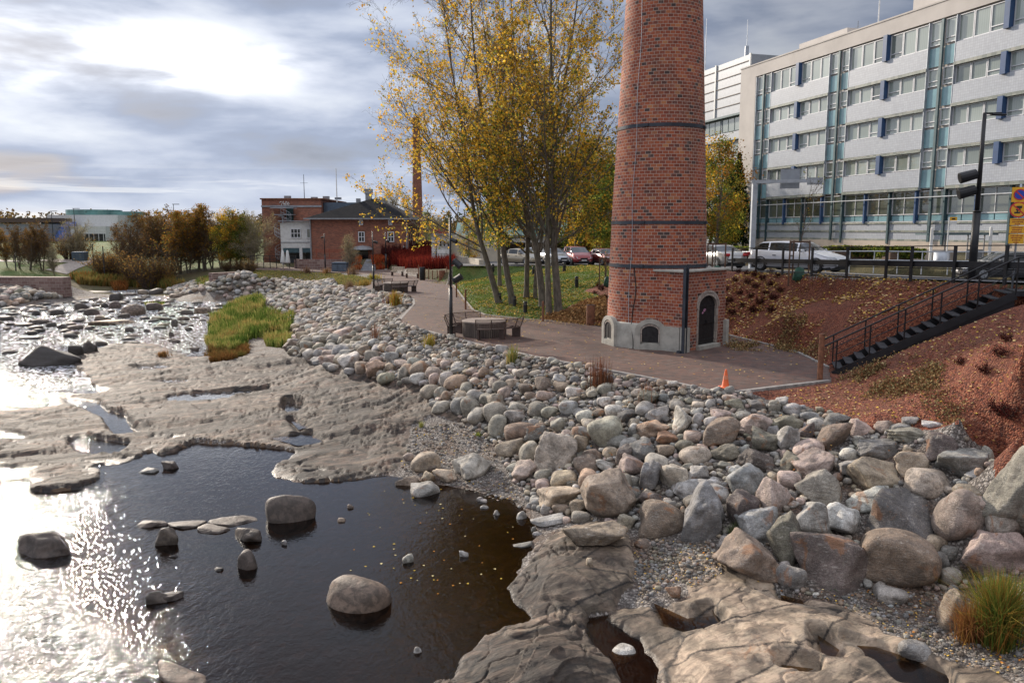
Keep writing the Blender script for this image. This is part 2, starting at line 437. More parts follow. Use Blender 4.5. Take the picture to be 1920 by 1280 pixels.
    k.set(k.b.inputs['Base Color'], c); k.b.inputs['Roughness'].default_value = 0.8; MATS['bed'] = m
    # ---- bark mulch
    m, k = newmat('red_mulch'); g = k.new('ShaderNodeNewGeometry').outputs['Position']
    v = k.new('ShaderNodeTexVoronoi'); k.l.new(k.scalev(g, (1, 1, 1)), v.inputs['Vector']); v.inputs['Scale'].default_value = 26.0
    sp = k.new('ShaderNodeSeparateColor'); k.l.new(v.outputs['Color'], sp.inputs[0]); n1 = k.noise(g, 1.1, 6, 0.65); n2 = k.noise(g, 9.0, 4, 0.7)
    c = k.ramp(sp.outputs[0], [(0.0, (0.07, 0.020, 0.013)), (0.35, (0.18, 0.045, 0.022)), (0.8, (0.30, 0.085, 0.038)), (1.0, (0.42, 0.19, 0.10))])
    c = k.mix(k.mrange(n1, 0.44, 0.66, 0.0, 0.6), c, (0.17, 0.065, 0.038))
    c = k.mix(k.mrange(n2, 0.54, 0.7, 0.0, 0.5), c, (0.07, 0.035, 0.025))
    k.set(k.b.inputs['Base Color'], c); k.b.inputs['Roughness'].default_value = 0.9
    h = k.math('ADD', k.math('MULTIPLY', v.outputs['Distance'], -1.0), k.math('MULTIPLY', n2, 2.0))
    k.set(k.b.inputs['Normal'], bump(k, h, 1.0, 0.05)); MATS['mulch'] = m
    # ---- lawn
    def lawn(name, cols):
        m, k = newmat(name); g = k.new('ShaderNodeNewGeometry').outputs['Position']
        n1 = k.noise(g, 0.35, 6, 0.65); n2 = k.noise(g, 7.0, 6, 0.7); n3 = k.noise(g, 35.0, 3, 0.7)
        c = k.ramp(n2, [(0.3, cols[0]), (0.5, cols[1]), (0.7, cols[2])])
        c = k.mix(k.mrange(n1, 0.46, 0.66, 0.0, 0.7), c, cols[3])
        k.set(k.b.inputs['Base Color'], c); k.b.inputs['Roughness'].default_value = 0.95
        k.set(k.b.inputs['Normal'], bump(k, k.math('ADD', n3, n2), 1.0, 0.06)); MATS[name] = m
    lawn('lawn', [(0.045, 0.075, 0.018), (0.09, 0.14, 0.03), (0.15, 0.20, 0.05), (0.19, 0.16, 0.05)])
    lawn('rough_grass', [(0.045, 0.045, 0.02), (0.085, 0.075, 0.03), (0.13, 0.105, 0.045), (0.12, 0.08, 0.035)])
    # ---- asphalt, pavers, kerb
    m, k = newmat('asphalt'); g = k.new('ShaderNodeNewGeometry').outputs['Position']
    n1 = k.noise(g, 0.5, 5, 0.6); n2 = k.noise(g, 60.0, 3, 0.7)
    c = k.ramp(n1, [(0.35, (0.075, 0.075, 0.08)), (0.65, (0.12, 0.12, 0.125))])
    c = k.mix(k.mrange(n2, 0.4, 0.7, 0.0, 0.3), c, (0.2, 0.2, 0.2))
    k.set(k.b.inputs['Base Color'], c); k.b.inputs['Roughness'].default_value = 0.85; MATS['asphalt'] = m
    brickmat('path_pavers', 0.21, 0.105, 0.010, (0.075, 0.06, 0.055),
             [(0.0, (0.075, 0.045, 0.037)), (0.4, (0.125, 0.068, 0.051)), (0.7, (0.18, 0.078, 0.05)), (1.0, (0.15, 0.11, 0.09))], rough=0.8, coords='P', dirt=0.55, bd=0.004)
    pm('kerb_granite', (0.30, 0.28, 0.26), 0.8, var=0.2, scale=6, bmp=0.004)
    # ---- water
    m, k = newmat('river_water'); k.n.remove(k.b)
    g = k.new('ShaderNodeNewGeometry').outputs['Position']
    sp = k.new('ShaderNodeSeparateXYZ'); k.l.new(g, sp.inputs[0]); x, y, z = sp.outputs
    nm = k.noise(g, 0.25, 3, 0.5)
    s1 = k.math('ADD', k.math('ADD', k.math('MULTIPLY', x, -1.0), k.math('MULTIPLY', y, -0.64)), k.math('ADD', 0.8, k.math('MULTIPLY', nm, 3.5)))
    flow = k.math('MAXIMUM', k.math('MULTIPLY', k.mrange(s1, -1.5, 3.5), 0.75), k.mrange(y, 33.0, 40.0))
    gw = k.scalev(g, (1.6, 1.0, 1.0))
    w1 = k.noise(gw, 1.1, 3, 0.55, 1.0); w2 = k.noise(gw, 4.2, 2, 0.5, 1.2); w3 = k.noise(gw, 16.0, 3, 0.6, 0.5)
    big = k.math('ADD', k.math('MULTIPLY', w1, 1.1), k.math('ADD', k.math('MULTIPLY', w2, 0.65), k.math('MULTIPLY', w3, k.mrange(y, 26.0, 36.0, 0.13, 0.42))))
    calm = k.math('ADD', k.math('MULTIPLY', w2, 0.035), k.math('ADD', k.math('MULTIPLY', w1, 0.04), k.math('MULTIPLY', w3, 0.012)))
    h = k.math('ADD', k.math('MULTIPLY', big, k.math('MULTIPLY', flow, 0.80)), calm)
    nb = bump(k, h, 1.0, 0.16)
    fr = k.new('ShaderNodeFresnel'); fr.inputs['IOR'].default_value = 1.34; k.l.new(nb, fr.inputs['Normal'])
    gl = k.new('ShaderNodeBsdfGlossy'); gl.inputs['Roughness'].default_value = 0.03; k.l.new(nb, gl.inputs['Normal']); gl.inputs['Color'].default_value = (0.95, 0.97, 1, 1)
    tr = k.new('ShaderNodeBsdfTransparent'); tr.inputs['Color'].default_value = (0.40, 0.27, 0.145, 1)
    mx = k.new('ShaderNodeMixShader'); k.l.new(k.math('MULTIPLY', fr.outputs[0], 1.1, clamp=True), mx.inputs[0]); k.l.new(tr.outputs[0], mx.inputs[1]); k.l.new(gl.outputs[0], mx.inputs[2])
    fo = k.new('ShaderNodeBsdfDiffuse'); fo.inputs['Color'].default_value = (0.75, 0.77, 0.8, 1)  # white diffuse for foam, strengthened to stand in for sky glare upstream
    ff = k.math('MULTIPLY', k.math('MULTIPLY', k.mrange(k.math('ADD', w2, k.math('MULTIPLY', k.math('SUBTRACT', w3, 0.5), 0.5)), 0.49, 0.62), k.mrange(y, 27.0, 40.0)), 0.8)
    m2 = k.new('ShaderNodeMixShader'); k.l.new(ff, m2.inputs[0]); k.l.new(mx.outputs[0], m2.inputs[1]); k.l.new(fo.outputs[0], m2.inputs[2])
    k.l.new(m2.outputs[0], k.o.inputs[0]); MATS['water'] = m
ground_mats()

# ------------------------------------------------------------ numpy noise and polygons
def _h(ix, iy, seed):
    v = (ix.astype(np.int64) * 374761393 + iy.astype(np.int64) * 668265263 + seed * 1442695041) & 0xffffffff
    v = ((v ^ (v >> 13)) * 1274126177) & 0xffffffff
    return ((v ^ (v >> 16)) & 0xffff) / 65535.0
def vnoise(x, y, seed=0):
    ix = np.floor(x); iy = np.floor(y); fx = x - ix; fy = y - iy
    fx = fx * fx * (3 - 2 * fx); fy = fy * fy * (3 - 2 * fy)
    a = _h(ix, iy, seed); b = _h(ix + 1, iy, seed); c = _h(ix, iy + 1, seed); d = _h(ix + 1, iy + 1, seed)
    return (a + (b - a) * fx) * (1 - fy) + (c + (d - c) * fx) * fy
def fbm(x, y, oct=4, seed=0, gain=0.5):
    s = 0; a = 1; t = 0
    for o in range(oct):
        s = s + a * vnoise(x * 2 ** o + 17.3 * o, y * 2 ** o - 9.1 * o, seed + o); t += a; a *= gain
    return s / t
def sstep(a, b, x):
    t = np.clip((x - a) / (b - a), 0, 1); return t * t * (3 - 2 * t)
def sdf(P, X, Y):
    """signed distance to polygon, positive inside"""
    P = np.asarray(P, float); n = len(P)
    best = np.full(X.shape, 1e9); ins = np.zeros(X.shape, bool)
    for i in range(n):
        ax, ay = P[i]; bx, by = P[(i + 1) % n]
        ex, ey = bx - ax, by - ay; L = ex * ex + ey * ey + 1e-12
        t = np.clip(((X - ax) * ex + (Y - ay) * ey) / L, 0, 1)
        dd = (X - ax - t * ex) ** 2 + (Y - ay - t * ey) ** 2
        best = np.minimum(best, dd)
        if ay != by:
            c = ((ay > Y) != (by > Y)) & (X < ex * (Y - ay) / (by - ay) + ax); ins ^= c
    d = np.sqrt(best); return np.where(ins, d, -d)

# ------------------------------------------------------------ terrain
def road_z(Y): return np.interp(Y, [0, 20, 24, 28, 38, 48, 68, 100, 200], [5.6, 5.5, 5.41, 5.29, 5.0, 4.75, 3.95, 3.6, 3.6])
RAIL = [(16.6, 20.5), (15.0, 24.1), (13.3, 28.3), (11.6, 37.8), (10.7, 43.0)]
def rail_x(Y): return np.interp(Y, [5, 20.5, 24.1, 28.3, 37.8, 43.0, 52, 60, 90], [21, 16.6, 15.0, 13.3, 11.6, 10.7, 9.2, 7.8, 5])
ROAD = [(22, 4), (17.0, 20.5), (15.4, 24.1), (13.7, 28.3), (12.0, 37.8), (11.1, 43), (9.6, 52), (8.2, 60), (6.5, 64.8), (-5, 66), (-5, 84), (8, 96), (14, 90), (17, 75), (19.5, 62), (22, 50), (26, 38), (32, 25), (42, 4)]

CTRL_PX = [  # px, py, height
 (0,1280,-.7),(300,1100,-.7),(600,1200,-.65),(800,1010,-.4),(600,890,-.5),(880,1090,-.25),(100,930,-.5),(0,1010,-.6),(820,1240,-.35),(480,1000,-.55),(400,870,-.45),(930,1010,-.16),(150,1250,-.7),(700,960,-.45),(930,1180,-.2),
 (0,700,-.35),(120,640,-.35),(280,620,-.3),(0,600,-.35),(200,570,-.3),(400,575,-.2),(350,640,-.25),(230,548,-.2),(60,740,-.3),(0,840,-.05),(0,660,-.4),(370,600,-.3),(310,565,-.2),
 (100,820,.0),(100,900,.0),(230,690,.05),(300,720,.12),(430,690,.2),(300,790,.08),(420,830,.05),(500,780,.2),(560,700,.4),(650,740,.6),(590,860,.05),(700,800,.4),(780,750,.75),(720,870,.12),(840,780,.75),(560,900,.02),(480,660,.25),(180,860,.0),(690,715,.75),
 (864,792,.65),(948,832,.5),(993,905,.2),(1000,950,.05),(1073,985,.15),(1130,982,.2),(1198,994,.25),(1287,1012,.3),(1380,1080,.25),(1507,1098,.25),(1655,1102,.25),(1800,1080,.35),(1920,1060,.5),
 (850,840,.32),(900,870,.25),(960,890,.22),(830,900,.06),(900,925,.0),(960,960,-.06),(760,850,.2),
 (1200,1050,.12),(1330,1090,.12),(1600,1130,.15),(1750,1190,.15),(1900,1240,.15),(1680,1160,.12),
 (1300,1150,.14),(1500,1200,.18),(1300,1260,.12),(1600,1250,.1),(1050,1050,.25),(1080,1110,.16),(1000,1230,.08),(1100,1250,.08),(1160,1200,-.18),(1190,1260,-.18),(1450,1150,.18),(1150,1140,.0),(1000,1120,.05),(900,1262,.03),
 (1560,715,2.47),(1470,727,2.47),(1380,735,2.47),(1280,722,2.47),(1180,702,2.47),(1090,685,2.47),(1000,669,2.47),(900,646,2.47),(790,619,2.47),(742,609,2.47),(762,586,2.47),(778,568,2.47),(740,552,2.47),(672,542,2.47),(700,528,2.47),(650,512,2.47),(560,508,2.45),(480,507,2.4),
 (1450,690,2.5),(1200,680,2.5),(1000,630,2.5),(850,600,2.5),(820,560,2.5),(780,530,2.5),
 (1430,748,2.3),(1520,767,2.25),(1600,795,2.15),(1650,805,2.2),(1760,800,2.45),(1835,835,2.2),
 (1450,850,1.55),(1300,830,1.5),(1500,950,1.05),(1650,900,1.5),(1750,1000,.85),(1850,960,1.0),(1920,1000,.9),(1250,930,.75),(1880,860,2.0),(1600,1010,.7),
 (1640,780,2.45),(1600,740,2.5),(1700,720,2.9),(1700,655,3.5),(1800,700,3.5),(1800,780,2.9),(1920,700,3.85),(1920,630,4.7),(1920,800,3.1),(1915,858,2.6),(1850,650,4.2),
 (900,505,3.5),(882,535,2.9),(854,532,2.6),(873,565,2.5),(890,585,2.5),(982,600,2.5),(1040,603,2.5),(1130,608,2.5),(935,498,3.85),(1000,499,3.9),(1060,503,3.95),(1130,508,4.1),(950,560,2.95),(1000,560,3.0),(1060,560,3.0),(1120,560,3.3),(970,530,3.3),(1080,530,3.5),
 (1352,626,2.5),(1400,638,2.5),(1500,663,2.5),(1552,688,2.5),(1450,600,3.3),(1520,590,3.8),(1400,570,4.1),(1600,600,3.9),(1380,530,4.6),
 (450,518,2.3),(400,522,1.9),(330,540,.15),(430,562,.1),(390,545,.6),(520,566,.15),(470,545,.9),(600,560,1.6),(560,600,.2),(545,640,.2),(593,686,.4),(560,540,1.8),(500,600,.1),(640,600,1.4),(640,520,2.4),
 (150,533,.0),(300,528,.1),(150,522,.6),(280,517,.8),(122,548,.3),(0,552,.9),(60,552,.8),(0,575,.0),(100,560,.0),(0,520,2.0),(110,520,2.0),(60,500,2.4),(200,500,2.2),(350,505,1.8),(430,500,2.4),(100,487,2.8),(200,483,2.9),
]
CTRL_W = [(-15,5,-.8),(-5,4,-.7),(3,5,-.3),(8,6,.4),(12,11,4.6),(14,14,5.2),(13,5,5.3),(17,17,5.45),(10.5,12.0,2.8),(9.2,10.5,1.5),(8.5,13.0,.5),
 (15.0,24.1,5.38),(13.3,28.3,5.27),(11.6,37.8,4.98),(10.7,43,4.82),(9.2,52,4.5),(7.8,60,4.2),(11.5,24.35,3.15),(13,23.95,4.15),(14.2,23.5,5.0),(7.8,36.5,4.1),(8.6,40.5,4.5),(6,43,4.0),(5.9,50,4.0),
 (22,30,5.0),(20,45,4.6),(16,60,4.2),(30,30,5.3),(33,53,5.5),(28.2,71,5.4),(24.5,83.5,5.2),(20,85,4.6),(0,75,3.9),(8,85,3.8),(-4,72,3.7),(-8,80,3.2),(-6,95,3.2),(0,110,3.6),(15,120,4.0),
 (-14,84,2.6),(-14,92,3.4),(-22,88,2.5),(-12,100,4.0),(-30,95,2.3),(-40,120,2.6),(-60,130,3.2),(-90,150,4.0),(-70,115,2.4),(-120,200,4.5),(-60,200,4.5),(0,200,4.5),(80,200,5),(40,110,5.4),(-200,400,6),(0,400,6),(200,400,6),(-60,70,.9),(-80,80,2.2),(-70,50,-.3),(-50,30,-.5),(-30,15,-.6),(60,60,5.5),(60,20,5.5),(-100,100,2.4)]
CP_ = np.array([tuple(Pz(a, b, c)) for a, b, c in CTRL_PX] + CTRL_W, float)
def _fit():
    n = len(CP_); D = np.hypot(CP_[:, None, 0] - CP_[None, :, 0], CP_[:, None, 1] - CP_[None, :, 1])
    A = np.zeros((n + 3, n + 3)); A[:n, :n] = -D - 0.02 * np.eye(n) * -1
    A[:n, n] = 1; A[:n, n + 1:] = CP_[:, :2]; A[n:, :n] = A[:n, n:].T
    b = np.zeros(n + 3); b[:n] = CP_[:, 2]
    return np.linalg.solve(A, b)
_wt = _fit()
def base_h(X, Y):
    X = np.atleast_1d(np.asarray(X, float)); Y = np.atleast_1d(np.asarray(Y, float)); sh = X.shape
    x = X.ravel(); y = Y.ravel(); out = np.empty(len(x)); n = len(CP_)
    for i in range(0, len(x), 20000):
        a = x[i:i + 20000]; b = y[i:i + 20000]
        D = np.hypot(a[:, None] - CP_[None, :, 0], b[:, None] - CP_[None, :, 1])
        out[i:i + 20000] = -D @ _wt[:n] + _wt[n] + _wt[n + 1] * a + _wt[n + 2] * b
    return out.reshape(sh)
_TS = np.geomspace(9, 420, 260)
def Wm(pts, hf=None):
    """photograph pixels -> points on the ground"""
    hf = hf or base_h; out = []
    R = np.array([ray(a, b) for a, b in pts])
    Hh = hf(R[:, 0:1] * _TS, R[:, 1:2] * _TS); G = EYE + R[:, 2:3] * _TS - Hh
    for i in range(len(pts)):
        neg = np.nonzero(G[i] < 0)[0]; j = neg[0] if len(neg) else len(_TS) - 1
        if j > 0:
            g0, g1 = G[i, j - 1], G[i, j]; q = g0 / (g0 - g1 + 1e-9); q = min(max(q, 0), 1); t = _TS[j - 1] + (_TS[j] - _TS[j - 1]) * q
        else: t = _TS[0]
        out.append((R[i, 0] * t, R[i, 1] * t, EYE + R[i, 2] * t))
    return np.array(out)
def Zpoly(pts, z): return np.array([tuple(Pz(a, b, z))[:2] for a, b in pts])

PATH_PX = [(1556,712),(1470,722),(1380,733),(1340,733),(1270,717),(1180,700),(1090,684),(1000,667),(900,645),(790,617),(742,607),(762,585),(776,570),(775,560),(745,550),(672,541),(700,532),(722,524),(700,516),(655,512),(560,508),(480,507),
 (470,503),(560,500),(640,503),(700,505),(728,504),(740,511),(790,521),(846,530),(852,536),(862,550),(872,563),(887,581),(910,590),(981,598),(1040,602),(1128,607),(1240,612),(1352,625),(1400,636),(1450,648),(1498,661),(1552,688)]
PATHP = Zpoly(PATH_PX, 2.5)
BR_A = Wm([(-60,778),(30,774),(85,771),(95,745),(180,738),(165,712),(135,690),(150,675),(215,655),(290,652),(370,672),(440,668),(500,662),(590,678),(640,697),(700,710),(800,727),(818,765),(868,790),(800,785),(770,800),(765,850),(748,880),(690,905),(640,912),(560,908),(510,902),(505,890),(540,868),(555,852),(480,845),(420,832),(370,832),(330,858),(300,868),(285,852),(262,868),(235,880),(188,882),(186,915),(150,935),(90,942),(55,938),(38,912),(-60,890)])[:, :2]
BR_B = Wm([(945,1108),(962,1085),(1000,1045),(1015,1020),(1060,992),(1120,980),(1180,1005),(1186,1040),(1182,1100),(1150,1150),(1100,1158),(1108,1185),(1122,1225),(1150,1262),(1190,1330),(700,1400),(842,1280),(856,1250),(905,1208),(985,1180),(998,1165),(965,1140)])[:, :2]
BR_C = Wm([(1133,1166),(1165,1143),(1225,1150),(1290,1122),(1278,1075),(1262,1030),(1330,1030),(1400,1060),(1470,1110),(1560,1135),(1640,1150),(1655,1187),(1712,1205),(1745,1225),(1790,1245),(1860,1262),(1990,1330),(1240,1420),(1225,1260),(1195,1215)])[:, :2]
# shallow pools lying on the bedrock: outline, water height
POOLS = [([(318,746),(345,741),(390,737),(440,732),(497,726),(499,734),(440,743),(360,751),(325,750)], .13),
 ([(124,752),(180,757),(190,770),(222,775),(238,795),(250,813),(225,816),(210,803),(200,783),(150,767)], .02),
 ([(-40,815),(30,818),(38,826),(-40,832)], .02), ([(150,818),(163,822),(235,833),(215,852),(165,852),(138,838)], .02),
 ([(540,750),(560,755),(563,762),(548,771),(537,766)], .22), ([(546,788),(575,802),(560,808)], .2), ([(-40,893),(38,895),(44,915),(20,922),(-40,918)], .02),
 ([(250,690),(300,686),(330,689),(290,694)], .08), ([(290,714),(350,712),(340,718)], .10), ([(520,828),(575,815),(600,835),(560,845)], .1),
 ([(1240,1140),(1290,1158),(1330,1150),(1328,1140),(1345,1165),(1300,1184),(1255,1175)], .10), ([(1600,1212),(1650,1218),(1700,1235),(1760,1262),(1780,1290),(1700,1285),(1640,1240)], .08),
 ([(1468,1108),(1500,1118),(1505,1128),(1470,1128)], .13), ([(1537,1190),(1570,1215),(1560,1232),(1545,1225)], .1), ([(1470,1245),(1520,1252),(1500,1262),(1478,1260)], .1)]
POOLW = [(Wm(p)[:, :2], lv) for p, lv in POOLS]
MULCH = Wm([(1352,626),(1400,637),(1450,649),(1498,662),(1552,689),(1558,713),(1470,729),(1390,737),(1430,748),(1520,767),(1590,792),(1620,810),(1700,802),(1790,806),(1832,830),(1846,850),(1862,900),(1925,960)])[:, :2]
MULCH = np.vstack([MULCH, [(9.5, 10.5), (13.5, 12.5), (16.2, 19.5), (15.2, 24.1), (13.5, 28.3), (11.8, 37.8), (10.8, 43), (7.5, 46), (5.2, 45)]])
MULCH2 = np.vstack([Wm([(1010,600),(1040,603),(1130,608),(1240,612)])[:, :2], [(6.5, 42), (7.5, 46), (6.0, 48.0), (4.2, 47)], Wm([(1135,560),(1080,570)])[:, :2]])
LAWN = np.vstack([Wm([(850,531),(862,550),(872,563),(887,582),(910,591),(981,599),(1010,600),(1080,570),(1135,560)])[:, :2], [(4.2, 47), (6.0, 48), (10.8, 43), (9.4, 52), (8.0, 60), (6.3, 64.8), (-5.2, 66), (-6.5, 72), (-7.2, 68)]])
FARLAWN = np.vstack([Wm([(0,519),(122,520),(150,518),(280,512),(360,506),(430,500)])[:, :2], [(-30, 108), (-20, 140), (-40, 200), (-200, 200), (-140, 100)]])
GRASSPATCH = Wm([(455,513),(560,510),(640,514),(680,520),(700,527),(672,538),(620,537),(605,528),(540,522),(480,524)])[:, :2]
RIPRAP = Wm([(372,526),(440,516),(480,524),(540,523),(605,529),(640,540),(672,543),(740,553),(772,562),(772,572),(758,586),(738,608),(790,620),(900,648),(1000,671),(1090,688),(1180,704),(1270,722),(1340,737),(1385,739),(1430,748),(1520,765),(1590,785),(1640,802),(1700,803),(1790,806),(1825,828),(1848,860),(1900,900),(1925,940),(1925,1075),(1800,1085),(1742,1100),(1655,1103),(1574,1112),(1507,1097),(1445,1093),(1372,1070),(1350,1012),(1287,1010),(1198,992),(1127,982),(1073,984),(1000,960),(990,905),(938,865),(930,842),(945,830),(910,820),(866,792),(816,768),(792,727),(713,716),(697,710),(615,694),(592,684),(545,665),(548,640),(556,610),(520,585),(470,560),(430,562),(385,548),(310,552),(330,540)])[:, :2]
BANKL = Wm([(-120,546),(0,546),(60,546),(110,548),(124,552),(100,560),(60,566),(0,577),(-120,585)])[:, :2]

def height(X, Y, zones=False):
    h = base_h(X, Y); X = np.asarray(X, float).reshape(h.shape); Y = np.asarray(Y, float).reshape(h.shape)
    sp = sdf(PATHP, X, Y); sr = sdf(ROAD, X, Y)
    lum = fbm(X * .9, Y * .9, 4, 3) - .5
    h = h + lum * .10 + (fbm(X * 4, Y * 4, 3, 9) - .5) * .04
    Z = np.zeros(h.shape, int)                       # 0 gravel
    near = Y < 75
    out = []
    for i, P in enumerate((BR_A, BR_B, BR_C)):
        wob = (fbm(X * 1.6, Y * 1.6, 4, 31) - .5) * .9 + (fbm(X * 7, Y * 7, 3, 36) - .5) * .25
        s = sdf(P, X, Y) + wob * (.45 if i == 0 else .22)
        m = sstep(-.05, .13, s)
        # tilted ledges: the strata dip away, broken along cracks
        q = -X * .42 + Y * .9 + (fbm(X * .35, Y * .35, 3, 41) - .5) * 5
        led = fbm(q * .75, X * .16 + Y * .10, 3, 43)
        st = led * 5.0 + fbm(X * .8, Y * .8, 3, 5) * 1.4; fl = np.floor(st); fr = st - fl
        terr = (fl + sstep(.88, .97, fr)) / 5.0 * .50 + fr * .02
        crack = np.abs(fbm(X * .55 + 3, Y * .8, 4, 51) - .5); crack = 1 - sstep(.0, .016, crack)
        crack2 = np.abs(fbm(X * 1.2 + 30, Y * .6, 4, 57) - .5); crack2 = 1 - sstep(.0, .012, crack2)
        xr = X * .88 + Y * .48; yr = -X * .48 + Y * .88
        rel = terr - .14 + (fbm(xr * .7, yr * 2.8, 3, 61) - .5) * .12 + (fbm(xr * 3, yr * 9, 2, 66) - .5) * .02 - crack * .12 - crack2 * .06
        amp = (.58, .7, .34)[i]
        hb = np.maximum(h, .0) * (.8 if i == 0 else 1) + rel * amp + sstep(0, .9, s) * (.05 if i == 0 else .10)
        if i: hb = np.maximum(hb, .03 + sstep(0, .4, s) * .04 + rel * .2)
        h = h * (1 - m) + hb * m
        Z[(s > .0)] = 1
    for P, lv in POOLW:
        s = sdf(P, X, Y) + .14 + (fbm(X * 2.5, Y * 2.5, 3, 71) - .5) * .2
        m = sstep(-.12, .08, s)
        rim = sstep(-.5, -.1, s)
        h = np.where(rim > 0, np.maximum(h, (lv + .012) * rim + h * (1 - rim)), h)
        h = h * (1 - m) + (lv - .07) * m
    mu = (sdf(MULCH, X, Y) > 0) | (sdf(MULCH2, X, Y) > 0); Z[mu] = 2
    Z[sdf(LAWN, X, Y) > 0] = 3
    Z[(sdf(FARLAWN, X, Y) > 0)] = 4
    Z[(sdf(GRASSPATCH, X, Y) > 0)] = 5
    Z[(Z == 0) & ((Y > 84) | (X < -95) | ((Y > 66) & (X > -9)) | ((X > 14) & (Y > 20)))] = 5
    Z[(Z <= 0) & (h < -.03)] = 6
    # the ground dips below the steel steps
    ux, uy = 4.45, -1.85; L2 = ux * ux + uy * uy; tt = ((X - 10.4) * ux + (Y - 25.7) * uy) / L2
    off = ((X - 10.4) * uy - (Y - 25.7) * ux) / sqrt(L2)
    w = sstep(-1.1, -.7, off) * sstep(1.9, .8, off) * sstep(-.02, .08, tt) * sstep(1.35, 1.1, tt)
    h = h * (1 - w) + np.minimum(h, 2.5 + 2.72 * np.clip(tt, 0, 1) - .22 - .5 * np.clip(tt, 0, 1)) * w
    mp = sstep(-.55, -.05, sp); h = h * (1 - mp) + 2.44 * mp
    rz = road_z(Y) - .04 * np.maximum(0, X - rail_x(Y) - 2) * (Y < 64)
    mr = sstep(-.5, -.05, sr); h = h * (1 - mr) + (rz - .06) * mr
    return (h, Z) if zones else h
def gz(x, y): return float(height(np.array([x]), np.array([y]))[0])
def G(px, py):
    """point of the finished ground seen at a pixel"""
    w = Wm([(px, py)], height)[0]; return Vector((w[0], w[1], gz(w[0], w[1])))

def build_terrain():
    na = 860
    ang = np.linspace(radians(-43), radians(43), na)
    rows = np.concatenate([np.arange(1500, 700, -1.7), np.arange(700, 560, -1.25), np.arange(560, 480, -.8), np.array([478, 474, 468, 460, 452, 445, 440, 436])])
    rad = (EYE - .9) * F / (rows - 430) * .98
    A, R = np.meshgrid(ang, rad); X = R * np.sin(A); Y = R * np.cos(A)
    H, Z = height(X, Y, True)
    ny, nx = X.shape
    V = np.stack([X, Y, H], -1).reshape(-1, 3)
    idx = np.arange(ny * nx).reshape(ny, nx)
    Q = np.stack([idx[:-1, :-1], idx[:-1, 1:], idx[1:, 1:], idx[1:, :-1]], -1).reshape(-1, 4)
    zq = Z[:-1, :-1].ravel()
    names = [('gravel_bank', 'gravel'), ('bedrock', 'bedrock'), ('mulch_slope', 'mulch'), ('lawn', 'lawn'), ('far_lawn', 'lawn'), ('rough_grass', 'rough_grass'), ('river_bed', 'bed')]
    lab = ['grey pebble gravel and brown silt lying between the rocks and the water', 'pink grey ledges of bare bedrock beside the dark pool', 'slope covered in red bark mulch around the black steps',
           'green lawn with yellow leaves under the tall trees', 'far green lawn across the river', 'dry rough grass beyond the paving', 'brown stony bed under the river water']
    for i, (nm, mt) in enumerate(names):
        q = Q[zq == i]
        if not len(q): continue
        used = np.unique(q); mp = np.full(len(V), -1); mp[used] = np.arange(len(used))
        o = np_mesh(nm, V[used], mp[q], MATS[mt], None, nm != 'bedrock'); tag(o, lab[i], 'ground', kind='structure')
    # everything beyond, out to the horizon and behind the viewpoint
    b = MB(); n = 64; P = [(0, 0, -1.4)]
    for r, z in ((60, -1.4), (300, 1.0), (2500, 4.0)):
        for q in range(n): P.append((r * cos(2 * pi * q / n), r * sin(2 * pi * q / n), z))
    Fs = [(0, 1 + q, 1 + (q + 1) % n) for q in range(n)]
    for j in range(2):
        for q in range(n): a = 1 + j * n + q; c = 1 + j * n + (q + 1) % n; Fs.append((a, a + n, c + n, c))
    b.add(P, Fs); tag(b.build('ground', MATS['rough_grass']), 'ground reaching out to the horizon', 'ground', kind='structure')
build_terrain()

def sheet(name, poly, zf, mat, label, cat, step=1.5, kind='structure'):
    """flat sheet following zf(x, y), cut by its outline"""
    bm = bmesh.new(); vs = [bm.verts.new((p[0], p[1], 0)) for p in poly]
    f = bm.faces.new(vs); bmesh.ops.triangulate(bm, faces=[f])
    xs = [p[0] for p in poly]; ys = [p[1] for p in poly]
    if step:
        for ax, lo, hi in ((0, min(xs), max(xs)), (1, min(ys), max(ys))):
            q = lo + step
            while q < hi:
                co = [0, 0, 0]; no = [0, 0, 0]; co[ax] = q; no[ax] = 1
                bmesh.ops.bisect_plane(bm, geom=bm.verts[:] + bm.edges[:] + bm.faces[:], plane_co=co, plane_no=no); q += step
    for v in bm.verts: v.co.z = zf(v.co.x, v.co.y)
    bmesh.ops.recalc_face_normals(bm, faces=bm.faces[:])
    for f in bm.faces:
        if f.normal.z < 0: f.normal_flip()
    me = bpy.data.meshes.new(name); bm.to_mesh(me); bm.free(); me.materials.append(mat)
    o = bpy.data.objects.new(name, me); COL.objects.link(o); return tag(o, label, cat, kind=kind)
sheet('brick_path', [tuple(p) for p in PATHP], lambda x, y: 2.5, MATS['path_pavers'], 'brick paved promenade winding past the chimney', 'path', 0)
sheet('road', ROAD, lambda x, y: float(road_z(y)) - .04 * max(0, x - float(rail_x(y)) - 2) * (y < 64), MATS['asphalt'], 'grey asphalt road and car park behind the railing', 'road', 2.0)
def kerb(name, pts, label, w=.14, h=.07):
    b = MB()
    for p, q in zip(pts[:-1], pts[1:]):
        L = sqrt((q[0] - p[0]) ** 2 + (q[1] - p[1]) ** 2); n = max(1, int(L / 1.0))
        for i in range(n):
            a = (p[0] + (q[0] - p[0]) * (i + .006) / n, p[1] + (q[1] - p[1]) * (i + .006) / n, 2.47); c = (p[0] + (q[0] - p[0]) * (i + .994) / n, p[1] + (q[1] - p[1]) * (i + .994) / n, 2.47)
            b.bar(a, c, w, h)
    return tag(b.build(name, MATS['kerb_granite']), label, 'kerb', kind='structure')
kerb('river_kerb', [tuple(p) for p in PATHP[0:16]], 'low granite kerb between the paved path and the stone bank')
